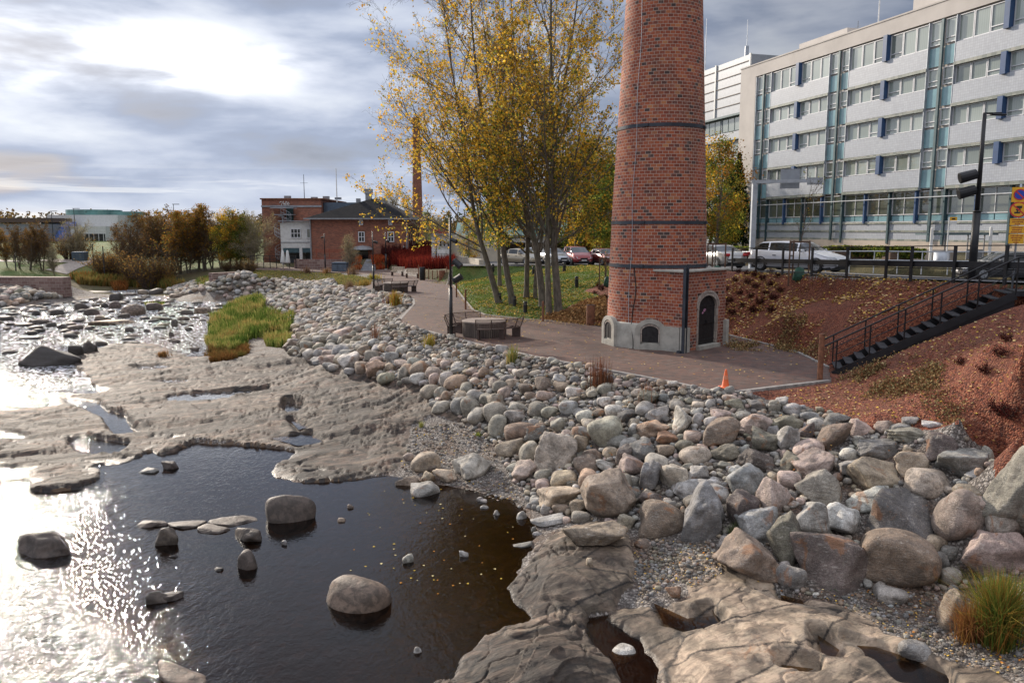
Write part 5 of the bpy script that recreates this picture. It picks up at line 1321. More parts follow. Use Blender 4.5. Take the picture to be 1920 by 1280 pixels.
# ------------------------------------------------------------ building materials
pm('wall_beige', (0.56, 0.52, 0.48), 0.8, var=0.05, scale=.5)
pm('wall_base', (0.50, 0.43, 0.36), 0.85, var=0.08, scale=.8)
pm('frame_white', (0.62, 0.63, 0.65), 0.45, 0.1, var=0.04)
pm('turquoise', (0.22, 0.37, 0.41), 0.18, var=0.12, scale=.6)
pm('fin_blue', (0.035, 0.085, 0.20), 0.4, var=0.08)
pm('fin_dark', (0.05, 0.095, 0.11), 0.45, 0.2, var=0.15)
pm('cladding', (0.31, 0.335, 0.37), 0.45, 0.2, var=0.06)
pm('house_white', (0.62, 0.62, 0.60), 0.8, var=0.06)
pm('roof_black', (0.014, 0.014, 0.016), 0.9, var=0.2, bmp=.01, spec=.15)
pm('blue_grey_metal', (0.09, 0.12, 0.16), 0.5, 0.2, var=0.12)
pm('gutter', (0.28, 0.29, 0.31), 0.5, 0.2)
pm('dark_glass', (0.02, 0.025, 0.03), 0.06, var=0.1)
pm('brown_metal', (0.10, 0.065, 0.05), 0.6, var=0.1)
pm('beige_render', (0.50, 0.45, 0.36), 0.85, var=0.10, scale=.7)
pm('blue_glass', (0.16, 0.24, 0.62), 0.12, var=0.25, scale=.3)
pm('green_glass', (0.12, 0.26, 0.24), 0.12, var=0.2, scale=.3)
m, k = newmat('office_glass')
oi = k.new('ShaderNodeObjectInfo'); g = k.new('ShaderNodeNewGeometry').outputs['Position']
c = k.ramp(oi.outputs['Random'], [(0.0, (0.16, 0.18, 0.165)), (0.2, (0.27, 0.31, 0.28)), (0.6, (0.36, 0.41, 0.37)), (1.0, (0.43, 0.48, 0.44))])
w = k.new('ShaderNodeTexWave', wave_type='BANDS', bands_direction='X'); w.inputs['Scale'].default_value = 6.0; k.l.new(g, w.inputs['Vector'])
c = k.mix(k.math('MULTIPLY', w.outputs['Fac'], 0.18), c, (0.14, 0.16, 0.15))
k.set(k.b.inputs['Base Color'], c); k.b.inputs['Roughness'].default_value = 0.05; k.b.inputs['Specular IOR Level'].default_value = 0.8
k.b.inputs['Coat Weight'].default_value = 0.6
MATS['office_glass'] = m
m, k = newmat('lower_glass')
oi = k.new('ShaderNodeObjectInfo')
c = k.ramp(oi.outputs['Random'], [(0.0, (0.03, 0.035, 0.03)), (0.4, (0.10, 0.12, 0.10)), (0.7, (0.16, 0.18, 0.15)), (1.0, (0.05, 0.05, 0.045))])
k.set(k.b.inputs['Base Color'], c); k.b.inputs['Roughness'].default_value = 0.04; k.b.inputs['Specular IOR Level'].default_value = 1.0; k.b.inputs['Coat Weight'].default_value = 0.8
MATS['lower_glass'] = m

def win(par, x, z, w, h, y=0.0, fr='frame_white', gl='office_glass', nx=1, nz=1, t=.06, sill=0.0):
    """window part with its pane; x, z bottom left, front face at y, outside towards -y"""
    b = MB()
    b.box((x + t / 2, y, z + h / 2), (t, .10, h)); b.box((x + w - t / 2, y, z + h / 2), (t, .10, h))
    b.box((x + w / 2, y, z + t / 2), (w - 2 * t, .10, t)); b.box((x + w / 2, y, z + h - t / 2), (w - 2 * t, .10, t))
    for i in range(1, nx): b.box((x + w * i / nx, y + .004, z + h / 2), (t * .8, .08, h - 2 * t))
    for i in range(1, nz): b.box((x + w / 2, y + .008, z + h * i / nz), (w - 2 * t, .07, t * .8))
    if sill: b.box((x + w / 2, y - .01, z + sill), (w - 2 * t, .09, t))
    o = b.build('window', MATS[fr], par)
    p = MB(); p.box((x + w / 2, y + .03, z + h / 2), (w - t, .03, h - t)); p.build('pane', MATS[gl], o)
    return o

# ------------------------------------------------------------ tiled office block on the right
Q = PY(1744, 300, 61); OA = atan2(-.9574, .2889)
of = thing('office_building', 'long five storey office block with white tile bands and turquoise panels', 'building', (Q.x, Q.y, 0), OA)
S_L, S_R = -26.0, 26.0
b = MB(); b.box(((S_L + S_R) / 2, 9.2, 16.7), (S_R - S_L, 17.9, 13.36)); b.box(((-23.5 + S_R) / 2, 9.4, 7.55), (S_R + 23.5, 17.4, 4.9))
b.box(((S_L - 23.3) / 2, .14, 16.69), (2.7, .28, 13.42)); b.box(((-23.3 + S_R) / 2, .13, 22.82), (S_R + 23.3 - .004, .26, 1.16))
b.build('wall', MATS['wall_beige'], of)
b = MB(); b.box((0, .4, 5.5), (47.0, .5, 1.2)); b.build('base', MATS['wall_base'], of)
b = MB(); b.box((0, 9.1, 23.46), (52.2, 18.3, .12)); b.box((-18.5, 7, 24.4), (7, 6, 1.9)); b.box((-1, 6, 24.5), (10, 6, 2.1)); b.box((18, 6, 24.4), (10, 6, 2.0)); b.build('roof', MATS['wall_beige'], of)
b = MB(); b.cyl((-12.2, 5, 23.5), (-12.2, 5, 34), .06, .03, 8); b.build('flagpole', MATS['white_paint'], of)
b = MB(); b.cyl((-13.6, 4, 23.5), (-13.6, 4, 25.6), .03, .02, 6)
for z in (24.6, 25.1): b.bar((-14.0, 4, z), (-13.2, 4, z), .02)
b.build('antenna', MATS['black_steel'], of)
zb = [20.3, 17.37, 14.45, 11.5]; zt = [22.15, 18.67, 15.78, 12.8]; znext = [18.67, 15.78, 12.8, 9.95]
tiles = MB(); dark = MB(); bl = MB(); trims = MB(); nwin = 0
for kf in range(5):
    sf = -21.8 + 11.08 * kf
    if sf > 24: break
    b = MB(); b.box((sf, -.02, 14.1), (.22, .14, 16.1)); b.build('steel_fin', MATS['fin_dark'], of)
    x0, x1 = sf + 1.28, sf + 9.80
    vis_ = x0 < 6
    for r in range(4):
        tiles.box(((x0 + x1) / 2, .10, (zb[r] + znext[r] + .24) / 2 - .02), (x1 - x0, .30, zb[r] - znext[r] - .28))
        dark.box(((x0 + x1) / 2, .06, znext[r] + .11), (x1 - x0 + .02, .34, .22))
        wd = (x1 - x0 - .45) / 6
        for i in range(6):
            x = x0 + i * wd + (.45 if i >= 3 else 0)
            if x < 13.5: win(of, x + .02, zb[r] + .01, wd - .04, zt[r] - zb[r] - .03, .16, sill=.36 if i in (2, 3) else 0)
        if x0 < 13: b = MB(); b.box((x0 + 3 * wd + .225, .02, (zb[r] + zt[r]) / 2), (.42, .56, zt[r] - zb[r] + .16)); b.build('blue_fin', MATS['fin_blue'], of)
        # stair bays on both sides of the fin
        for sx in (sf - 1.24, sf + .16):
            if sx < 13.5:
                win(of, sx, zb[r] + .12, 1.06, (1.72 if r == 0 else 1.25), .16, sill=.38)
                p = MB(); p.box((sx + .53, .16, zb[r] - .72), (1.06, .06, 1.34)); p.build('turquoise_panel', MATS['turquoise'], of)
    for sx in (sf - 1.27, sf + 1.25): b = MB(); b.box((sx, .10, 16.05), (.05, .34, 12.2)); b.build('facade_trim', MATS['galvanised'], of)
tiles.box((1.2, .36, 6.76), (49.2, .30, 1.42)); 
for z in (7.50, 6.86, 6.16): dark.box((1.2, .32, z), (49.3, .34, .15))
tiles.build('tile_band', MATS['white_tile'], of); dark.build('dark_tile_course', MATS['dark_tile'], of); 
b = MB(); b.box((1.2, -.30, 9.40), (51, .07, .06)); b.build('hand_rail', MATS['galvanised'], of)
bl = MB(); dk = MB()
for i in range(17):
    x = -23.4 + 2.77 * i
    b = MB(); b.box((x, .20, 8.72), (.16, .34, 2.5))
    if i % 2: b.box((x, .12, 6.7), (.18, .14, 1.7))
    b.build('dark_post' if i % 2 else 'blue_post', MATS['fin_dark' if i % 2 else 'fin_blue'], of)
    if x < 12:
        w_ = win(of, x + .10, 8.12, 2.57, 1.80, .34, gl='lower_glass', nx=2, t=.07)
        p = MB(); p.box((x + 1.385, .33, 9.42), (2.45, .09, .07)); p.build('transom', MATS['frame_white'], w_)
        p = MB(); p.box((x + .74, .37, 7.86), (1.2, .06, .42)); p.box((x + 2.03, .37, 7.86), (1.2, .06, .42)); p.build('turquoise_panel', MATS['turquoise'], of)
b = MB(); b.box((1.2, .34, 7.60), (49.2, .28, .06)); b.build('sill', MATS['frame_white'], of)
b = MB(); b.cyl((-25.4, 1.0, 4.6), (-25.4, 1.0, 10.0), .16, .16, 12); b.build('pillar', MATS['wall_base'], of)

# ------------------------------------------------------------ grey block behind it
Q2 = PY(1409, 100, 114)
o2 = thing('office_building', 'grey panel clad building with window bands behind the tiled office block', 'building', (Q2.x, Q2.y, 0), OA)
H2 = PY(1409, 101, 114).z
b = MB(); b.box((-14, 7.5, H2 / 2 + 2), (28, 15, H2 - 4)); b.build('wall', MATS['cladding'], o2)
b = MB()
for i in range(6): b.box((-14, -.03, H2 - .8 - i * 1.35), (28.1, .10, .10))
b.build('cladding_joints', MATS['brown_metal'], o2)
b = MB()
for x in (-.1, -9.0, -18): b.box((x, -.06, H2 - 3.7), (.3, .2, 7.6))
b.build('white_post', MATS['white_paint'], o2)
for r in range(5):
    z = H2 - 9.9 - r * 3.55
    for i in range(4):
        win(o2, -27.5 + i * 6.9, z, 6.5, 1.9, -.02, fr='fin_dark', nx=4)
b = MB(); b.box((-14, -.35, H2 - 7.85), (28.2, .8, .18)); 
for r in range(5): b.box((-14, -.25, H2 - 7.9 - r * 3.55 + .25), (28.1, .5, .10))
b.build('sunshade', MATS['fin_dark'], o2)
b = MB(); b.cyl((-9, 5, H2), (-9, 5, H2 + 3.2), .35, .30, 10); b.cyl((-9, 5, H2 + 3), (-9, 5, H2 + 7), .05, .03, 6); b.cyl((-17.5, 3, H2 - .5), (-17.5, 3, H2 + 9), .07, .04, 6); b.build('roof_vent', MATS['galvanised'], o2)

# ------------------------------------------------------------ red brick house with the hipped roof
X0, X1, YF, YB = -24.4, -12.6, 97.0, 110.0; ZE = 8.3; Z0 = 2.0
hb = thing('brick_house', 'red brick house with a black hipped roof and small white windows', 'building', (X0, YF, 0))
Lx = X1 - X0; Ly = YB - YF
b = MB(); b.box((Lx / 2, Ly / 2, (Z0 + ZE) / 2), (Lx, Ly, ZE - Z0)); b.build('wall', MATS['house_brick'], hb)
e = .55; zr = 10.85
b = MB(); b.add([(-e, -e, ZE), (Lx + e, -e, ZE), (Lx + e, Ly + e, ZE), (-e, Ly + e, ZE), (Lx * .56, Ly * .42, zr), (Lx * .62, Ly * .58, zr)], [(0, 1, 4), (1, 2, 5, 4), (2, 3, 5), (3, 0, 4, 5), (3, 2, 1, 0)]); rf = b.build('roof', MATS['roof_black'], hb)
b = MB(); b.box((Lx / 2, -e - .06, ZE - .04), (Lx + 2 * e, .14, .16)); b.box((Lx + e + .06, Ly / 2, ZE - .04), (.14, Ly + 2 * e, .16)); b.cyl((Lx - .1, -.10, 2), (Lx - .1, -.10, ZE), .08, .08, 8); b.cyl((.1, -.10, 2), (.1, -.10, ZE), .09, .09, 8); b.build('gutter', MATS['gutter'], rf)
for (px, py, w, h) in ((672, 378, .5, 1.3), (716, 362, .7, 1.3)):
    q = PY(px, py, YF + 5); b = MB(); b.box((q.x - X0, 5, 10.2), (w, .5, h)); b.build('roof_vent', MATS['gutter'], rf)
q = PY(691, 370, YF + 6.5); b = MB(); b.box((q.x - X0, 6.6, 10.9), (.75, .6, 1.3)); b.box((q.x - X0, 6.6, 11.8), (1.0, .8, .6)); b.build('chimney', MATS['gutter'], rf)
def onf(px, py): q = PY(px, py, YF); return q.x - X0, q.z
for (px, py, w, h, nx, nz) in ((677, 417, .48, .62, 2, 2), (732, 417, .48, .62, 2, 2), (678, 444, .78, 1.25, 2, 2), (733, 444, .80, 1.25, 2, 2), (733, 473, .80, .62, 2, 1)):
    x, z = onf(px, py); w_ = win(hb, x - w / 2, z - h / 2, w, h, -.05, gl='dark_glass', nx=nx, nz=nz, t=.10)
    p = MB(); arch_ring(p, w + .04, 0, .08, w + .24, .20, -.04, .05, z0=z + h / 2, legs=False, x0=x); p.build('window_arch', MATS['rust_steel'], w_)
x, z = onf(680, 466)
b = MB(); b.lathe([(0, .5), (.9, .35), (1.35, 0), (1.3, -.03)], (x, -.1, z - .1), n=16, a0=pi, a1=2 * pi); b.build('entrance_canopy', MATS['gutter'], hb)
b = MB(); b.box((x, -.05, z - 1.1), (1.3, .12, 2.0)); b.build('door', MATS['dark_glass'], hb)
x, z = onf(758, 463); b = MB(); b.lathe([(0, .12), (.12, .1), (.16, 0), (.1, -.1)], (x, -.14, z), n=10); b.build('wall_lamp', MATS['white_paint'], hb)
for i in range(6):                                 # tall slits on the side
    y = 1.6 + i * 1.9; b = MB(); b.box((Lx + .03, y, 6.3), (.08, .7, 2.6)); b.build('side_window', MATS['dark_glass'], hb)
b = MB(); b.box((Lx + .8, 4.0, 4.15), (1.6, 5.0, .5)); b.build('side_canopy', pm('canopy_green', (.06, .09, .08), .6), hb)

# white rendered annex
AX0 = PY(525, 416, 98).x; AX1 = X0 - .02
wa = thing('white_annex', 'white rendered annex with dark arches between the two brick buildings', 'building', (AX0, 98, 0)); Lw = AX1 - AX0
b = MB(); b.add([(0, 0, 4.75), (Lw, 0, 4.75), (Lw, 6, 4.75), (0, 6, 4.75), (0, 0, 7.75), (Lw, 0, 8.1), (Lw, 6, 8.1), (0, 6, 7.75)], [(3, 2, 1, 0), (4, 5, 6, 7), (0, 1, 5, 4), (1, 2, 6, 5), (2, 3, 7, 6), (3, 0, 4, 7)])
b.box((Lw * .63, .3, 3.4), (.35, .6, 2.69)); b.box((.12, .3, 3.4), (.22, .6, 2.69)); b.box((Lw / 2, 5, 3.4), (Lw - .1, 1.8, 2.69)); b.build('wall', MATS['house_white'], wa)
b = MB(); b.box((Lw / 2, -.04, 5.45), (Lw, .08, .07)); b.box((Lw / 2, -.2, 8.0), (Lw + .3, .5, .08)); b.build('cornice', MATS['gutter'], wa)
b = MB()
for (a, c) in ((.25, Lw * .63 - .2), (Lw * .63 + .2, Lw)): b.box(((a + c) / 2, .1, 4.45), (c - a, .12, .55))
b.build('awning', MATS['fin_dark'], wa)
b = MB(); b.box((Lw * .35, .9, 3.1), (2.0, .08, 2.1)); b.box((Lw * .85, .9, 3.1), (1.0, .08, 2.1)); b.build('shop_window', MATS['dark_glass'], wa)
win(wa, 1.25, 5.95, 1.25, 1.15, -.04, gl='dark_glass', nx=3, nz=2, t=.09); win(wa, Lw - .62, 5.95, .55, 1.15, -.04, gl='house_white' if False else 'office_glass', t=.08)

# tall brick workshop behind with the spiral stair
WX0 = PY(490, 372, 104).x; WX1 = PY(602, 376, 104).x; WZ = PY(500, 374, 104).z
wk = thing('brick_workshop', 'tall flat roofed red brick workshop with a grey spiral stair', 'building', (WX0, 104, 0)); Lk = WX1 - WX0
b = MB(); b.box((Lk / 2, 7, WZ / 2 + 1), (Lk, 14, WZ - 2)); b.build('wall', MATS['house_brick'], wk)
b = MB(); b.box((Lk / 2 + .1, 7, WZ + .08), (Lk + .5, 14.4, .16)); b.build('roof', MATS['rust_steel'], wk)
b = MB(); b.box((Lk / 2, -.05, WZ - .86), (Lk + .1, .12, .22)); b.build('steel_band', MATS['gutter'], wk)
b = MB(); b.box((Lk + 2.3, 6, WZ - 1.5), (4.5, 10, 2.3)); mb_ = b.build('roof_cabin', MATS['blue_grey_metal'], wk)
win(wk, Lk + .7, WZ - 2.2, .9, .75, .92, gl='lower_glass', nx=2); win(wk, Lk + 1.9, WZ - 2.2, 1.4, .75, .92, gl='office_glass', nx=3)
b = MB()
for x, hh in ((2.0, .5), (5.6, .35), (7.2, .45), (8.8, .3)): b.box((x, 5, WZ + .16 + hh / 2), (.8, .6, hh))
b.build('roof_vent', MATS['gutter'], wk)
xa = PY(570, 350, 106).x - WX0; b = MB(); b.cyl((xa, 2, WZ), (xa, 2, PY(570, 327, 106).z), .05, .03, 6); b.bar((xa - .5, 2, WZ + 2.2), (xa + .5, 2, WZ + 2.2), .03); b.build('antenna', MATS['black_steel'], wk)
xa = PY(631, 350, 110).x - WX0; b = MB(); b.cyl((xa, 6, WZ - 1), (xa, 6, PY(631, 316, 110).z), .09, .05, 8); b.build('mast', MATS['white_paint'], wk)
sx_ = PY(516, 430, 103).x - WX0
b = MB(); b.cyl((sx_ + 1.0, -1.0, 2.4), (sx_ + 1.0, -1.0, 8.9), .09, .09, 10)
for i in range(42):
    a = -.5 - i * .33; z = 2.6 + i * .148
    b.add([(sx_ + 1 + .05 * cos(a), -1 + .05 * sin(a), z), (sx_ + 1 + 1.05 * cos(a), -1 + 1.05 * sin(a), z), (sx_ + 1 + 1.05 * cos(a - .36), -1 + 1.05 * sin(a - .36), z), (sx_ + 1 + .05 * cos(a), -1 + .05 * sin(a), z - .04), (sx_ + 1 + 1.05 * cos(a), -1 + 1.05 * sin(a), z - .04), (sx_ + 1 + 1.05 * cos(a - .36), -1 + 1.05 * sin(a - .36), z - .04)], [(0, 1, 2), (5, 4, 3), (0, 3, 4, 1), (1, 4, 5, 2), (2, 5, 3, 0)])
sp_ = b.build('spiral_stair', MATS['galvanised'], wk)
b = MB(); 
for dz in (.0, .5, .95): b.tube([(sx_ + 1 + 1.08 * cos(-.5 - i * .33), -1 + 1.08 * sin(-.5 - i * .33), 2.6 + i * .148 + dz) for i in range(42)], .025, 4)
for i in range(0, 42, 1): b.bar((sx_ + 1 + 1.08 * cos(-.5 - i * .33), -1 + 1.08 * sin(-.5 - i * .33), 2.6 + i * .148), (sx_ + 1 + 1.08 * cos(-.5 - i * .33), -1 + 1.08 * sin(-.5 - i * .33), 3.55 + i * .148), .02)
b.build('railing', MATS['galvanised'], sp_)
b = MB(); b.box((sx_ + 1.3, -1.0, 8.85), (2.2, 2.0, .1)); b.build('landing', MATS['gutter'], wk)
b = MB(); b.lathe([(0, .12), (1.7, .06), (1.75, 0), (0, 0)], (sx_ + 1, -.3, WZ - 1.15), n=20, a0=pi, a1=2 * pi); b.build('canopy', MATS['gutter'], wk)
b = MB(); b.box((sx_ + 1.7, -.04, 9.0 - .05), (.9, .12, 1.9)); b.build('door', pm('door_green', (.02, .05, .05), .5), wk)
b = MB(); rs_ = random.Random(5)
for i in range(10): b.tube([(sx_ + .4 + i * .13, -.09 - .002 * i, WZ - .5 + rs_.uniform(-.25, .25)), (sx_ + .5 + i * .13, -.09 - .002 * i, WZ - .45 + rs_.uniform(-.3, .3)), (sx_ + .62 + i * .12, -.09 - .002 * i, WZ - .5 + rs_.uniform(-.25, .25))], .035, 4)
b.build('graffiti', MATS['white_paint'], wk)

# thin far chimney
q = PY(783, 400, 128); zt_ = PY(781, 221, 128).z
fc = thing('brick_chimney', 'thin distant red brick chimney behind the yellow trees', 'chimney', (q.x, 128, 0))
n = 28; V = []; UV = []; zz_ = np.linspace(3, zt_, 12)
for z in zz_:
    r = np.interp(z, [3, zt_], [.92, .56])
    for i in range(n + 1): V.append((r * cos(2 * pi * i / n), r * sin(2 * pi * i / n), z)); UV.append((i / n * 5, z))
np_mesh('shaft', V, [(i * (n + 1) + j, i * (n + 1) + j + 1, (i + 1) * (n + 1) + j + 1, (i + 1) * (n + 1) + j) for i in range(11) for j in range(n)], MATS['house_brick'], fc, True, None, np.array(UV))
b = MB(); b.lathe([(.55, -.3), (.64, -.2), (.64, 0), (.3, 0)], (0, 0, zt_), n=28); b.build('cap', MATS['rust_steel'], fc)

# small white house with the balcony, and the rendered wall beside it
q = PY(809, 440, 79); X2 = PY(842, 440, 79).x
sh = thing('small_house', 'small white house with a balcony behind the red shrubs', 'building', (q.x, 79, 0)); Ls = X2 - q.x
b = MB(); b.box((Ls / 2, 3, 4.6), (Ls, 6, 3.7)); b.build('wall', MATS['house_white'], sh)
b = MB(); b.box((Ls / 2, 2.9, 6.5), (Ls + .3, 6.4, .10)); b.build('roof', MATS['gutter'], sh)
b = MB(); b.box((Ls / 2 - .3, 3.5, 6.8), (Ls * .8, 4, .5)); b.build('roof_tiles', pm('red_tin', (.25, .05, .04), .6), sh)
for x in (.75, 1.12, 1.5): win(sh, x, 5.3, .30, .62, -.04, gl='dark_glass', t=.05)
b = MB(); b.box((Ls * .5, -.5, 3.62), (Ls * .85, 1.0, .12)); b.build('balcony', MATS['beige_render'], sh)
b = MB(); 
for x in np.linspace(.2, Ls * .92, 6): b.cyl((x, -.98, 3.6), (x, -.98, 4.65), .02, .02, 6)
for z in (4.1, 4.65): b.bar((.2, -.98, z), (Ls * .92, -.98, z), .03); b.bar((.2, -.98, z), (.2, 0, z), .03)
b.build('balcony_railing', MATS['black_steel'], sh)
b = MB(); b.box((Ls * .55, -.04, 4.3), (.8, .08, 1.2)); b.build('door', MATS['white_paint'], sh)
b = MB(); b.tube([(.35, -.06, 6.4), (.45, -.12, 6.2), (.45, -.06, 3.0)], .04, 6); b.build('downpipe', MATS['black_steel'], sh)
wr = thing('rendered_wall', 'beige rendered gable with a walled up arch beside the small white house', 'building', (X2 + .05, 80, 0))
b = MB(); b.box((2.6, 2, 4.4), (5.2, 4, 4.0)); b.build('wall', MATS['beige_render'], wr)
b = MB(); arch_ring(b, .7, .9, .35, .9, .45, -.05, .02, z0=4.4, x0=1.4); b.build('blind_arch', MATS['gutter'], wr)
A_ = Pz(846, 500, 3.0); B_ = Pz(905, 505, 3.4)
wall('retaining_wall', [(A_.x, A_.y - 2), (B_.x, B_.y - 3)], 2.2, 4.4, .4, 'beige_render', 'stained concrete retaining wall behind the leftmost leaning tree')
# low pavilion beyond the car park
gp = thing('pavilion', 'low building with white fascia and dark open front beyond the car park', 'building', (-6.5, 92, 0))
b = MB(); b.box((8, 4, 5.9), (17, 8, .8)); b.build('fascia', MATS['house_white'], gp)
b = MB(); b.box((8, 4.5, 4.4), (16.4, 6, 2.2)); b.build('wall', MATS['brown_metal'], gp)
b = MB(); b.add([(0, -.3, 6.3), (16, -.3, 6.3), (16, 4, 7.8), (0, 4, 7.8), (0, 8, 6.3), (16, 8, 6.3)], [(0, 1, 2, 3), (3, 2, 5, 4), (0, 3, 4), (1, 5, 2)]); b.build('roof', MATS['green_glass'], gp)

# ------------------------------------------------------------ far left: concert hall
DD = 188
q0 = PY(90, 430, DD); q1 = PY(222, 430, DD); zt1 = PY(100, 403, DD).z
hl = thing('concert_hall', 'distant white hall with a slanted blue glass wall and green glass drum', 'building', (q0.x, DD, 0)); Lh = q1.x - q0.x
b = MB(); b.box((Lh / 2, 8, (zt1 + 3) / 2), (Lh, 16, zt1 - 3)); b.box((Lh * .72, -2.5, 5.9), (Lh * .5, 5, 3.6)); b.build('wall', MATS['house_white'], hl)
b = MB(); b.lathe([(6.2, 0), (6.2, 1.3)], (7, 8, zt1), n=32); b.box((14.5, 8, zt1 + .45), (7, 6, .9)); b.build('glass_drum', MATS['green_glass'], hl)
b = MB(); b.box((Lh * .74, -5.05, 5.0), (Lh * .44, .1, 2.0)); b.build('window_band', MATS['dark_glass'], hl)
b = MB()
for i in range(7): b.box((Lh * .54 + i * 1.1, -5.14, 5.0), (.12, .1, 2.0))
b.build('mullions', MATS['house_white'], hl)
b = MB(); a0 = PY(78, 416, DD - 3); a1 = PY(130, 416, DD - 3); c0 = PY(104, 458, DD - 9); c1 = PY(124, 458, DD - 9)
o_ = Vector((q0.x, DD, 0)); b.add([a0 - o_, a1 - o_, c1 - o_, c0 - o_, a0 - o_ + Vector((0, 3, 0)), a1 - o_ + Vector((0, 3, 0)), c1 - o_ + Vector((0, 3, 0)), c0 - o_ + Vector((0, 3, 0))], [(3, 2, 1, 0), (4, 5, 6, 7), (0, 1, 5, 4), (1, 2, 6, 5), (2, 3, 7, 6), (3, 0, 4, 7)]); bg_ = b.build('slanted_glass', MATS['blue_glass'], hl)
b = MB()
for i in range(7):
    t_ = i / 6; A1_ = (a0.lerp(a1, t_) - o_) + Vector((0, -.15, 0)); C1_ = (c0.lerp(c1, t_) - o_) + Vector((0, -.15, 0)); b.bar(A1_, C1_, .3, .2)
b.build('ribs', MATS['fin_blue'], bg_)
q0 = PY(-60, 412, 178); q1 = PY(86, 412, 178)
bb = thing('brown_hall', 'long low brown roofed hall at the far left horizon', 'building', (q0.x, 178, 0)); L_ = q1.x - q0.x
b = MB(); b.box((L_ / 2, 6, 6.0), (L_, 12, 4.4)); b.build('wall', MATS['gutter'], bb)
b = MB(); b.box((L_ / 2, 5.8, q0.z - .1), (L_ + .6, 12.8, 1.0)); b.build('roof', MATS['brown_metal'], bb)
q0 = PY(232, 418, 200); q1 = PY(400, 418, 200)
cb = thing('greenhouse_hall', 'distant pale building with curved white roofs behind bare trees', 'building', (q0.x, 200, 0)); L_ = q1.x - q0.x
b = MB(); b.box((L_ / 2, 6, 5.5), (L_, 10, 5)); b.build('wall', MATS['gutter'], cb)
b = MB()
for i in range(2): 
    P_ = [(i * L_ / 2 + L_ / 4 + L_ / 4 * cos(a), 8 + 1.9 * sin(a)) for a in np.linspace(0, pi, 12)]
    m_ = len(P_); b.add([(x, .8, z) for x, z in P_] + [(x, 11, z) for x, z in P_], [tuple(range(m_)), tuple(reversed(range(m_, 2 * m_)))] + [(j, m_ + j, m_ + (j + 1) % m_, (j + 1) % m_) for j in range(m_)])
b.build('roof', MATS['house_white'], cb)

# ------------------------------------------------------------ square in front of the brick house
def ubox(px, py, topy, w, d, label, name, mat, cat):
    p = Pz(px, py, 2.5); h = PY(px, topy, p.y).z - 2.5; t = thing(name, label, cat, p)
    b = MB(); b.box((0, d / 2, h / 2 - .05), (w, d, h - .1), 0, .04); b.build('cabinet', MATS[mat], t)
    b = MB(); b.box((0, d / 2, h - .02), (w + .1, d + .1, .12), 0, .04); b.box((0, d / 2, h + .06), (w * .8, d * .8, .06)); b.build('lid', MATS[mat], t)
    b = MB(); b.box((-w * .1, -.01, h / 2 - .05), (.02, .03, h - .3)); b.build('door_gap', MATS['black_steel'], t)
ubox(636, 509, 493, 1.55, 1.2, 'dark grey utility cabinet standing on the square', 'utility_cabinet', 'blue_grey_metal', 'cabinet')
def parasol(px, py, topy, label):
    p = Pz(px, py, 2.6); h = PY(px, topy, p.y).z - p.z
    t = thing('parasol', label, 'parasol', p, 0, 'closed white parasols of the terrace')
    b = MB(); b.cyl((0, 0, 0), (0, 0, h), .03, .03, 8); b.build('pole', MATS['gutter'], t)
    b = MB(); b.lathe([(.05, h), (.12, h - .1), (.30, h * .35), (.26, h * .28), (.05, h * .33)], n=12); b.build('canopy', MATS['house_white'], t, True)
parasol(531, 503, 469, 'closed white parasol on the terrace, left one of two'); parasol(540, 503, 469, 'closed white parasol on the terrace, right one of two')
A_ = Pz(553, 503, 2.5); B_ = Pz(668, 503, 2.5)
wall('terrace_wall', [(A_.x, A_.y), (B_.x, B_.y)], 2.4, 3.55, .5, 'rubble_wall', 'low rubble terrace wall in front of the brick house')
tr = thing('terrace_railing', 'dark railing and red beams of the raised terrace by the white annex', 'railing', (A_.x, A_.y - .4, 2.5))
b = MB(); 
for i in range(8): b.box((-5.0 + i * .75, 0, .75), (.07, .07, 1.5))
for z in (1.05, 1.45): b.bar((-5.0, 0, z), (.3, 0, z), .05)
b.build('railing', MATS['black_steel'], tr)
b = MB()
for z in (1.1, 1.9, 2.1): b.bar((2.2, 1.2, z), (5.6, 1.2, z), .10)
for x in (2.4, 3.9, 5.5): b.box((x, 1.2, 1.2), (.08, .08, 2.2))
b.build('red_frame', pm('red_frame', (.28, .07, .035), .7), tr)
# steps up to the entrance
A_ = PY(690, 507, 88); b = MB()
for i in range(7): b.box((-.12 * i, 1.0 * i, .05 + .08 * i), (1.6 - .09 * i, .92, .1 + .16 * i))
stp = b.build('garden_steps', MATS['gutter'], None, False, (A_.x, 88, 2.45)); tag(stp, 'pale garden steps rising to the arched entrance of the brick house', 'steps')

# ------------------------------------------------------------ by the road: sign gantry, bus stop, poles
q = PY(1410, 470, 58)
gg = thing('sign_gantry', 'grey road sign gantry seen from behind in front of the office block', 'gantry', (q.x, 58, 4.2))
zt_ = PY(1414, 338, 58).z - 4.2; xl = PY(1537, 338, 56).x - q.x
b = MB(); b.box((0, 0, zt_ / 2), (.34, .34, zt_)); b.build('column', MATS['galvanised'], gg)
b = MB(); b.bar((-.2, 0, zt_ - .12), (xl, -1.5, zt_ - .12), .18, .24); b.build('beam', MATS['galvanised'], gg)
for (xa, xb, za_, zb_) in ((1.65, 2.95, -.62, .75), (3.0, 0, 0, 0), (3.55, 4.6, -.35, .15)):
    if xb == 0: continue
    b = MB(); b.box(((xa + xb) / 2, -.6, zt_ + (za_ + zb_) / 2), (xb - xa, .05, zb_ - za_), -.3); b.build('sign_back', MATS['cladding'], gg)
bs = thing('bus_shelter', 'open bus shelter with a thin flat roof in front of the office block', 'bus shelter', (PY(1793, 439, 48).x, 48, 5.0))
zz1 = PY(1793, 439, 48).z - 5.0; hw = 2.1
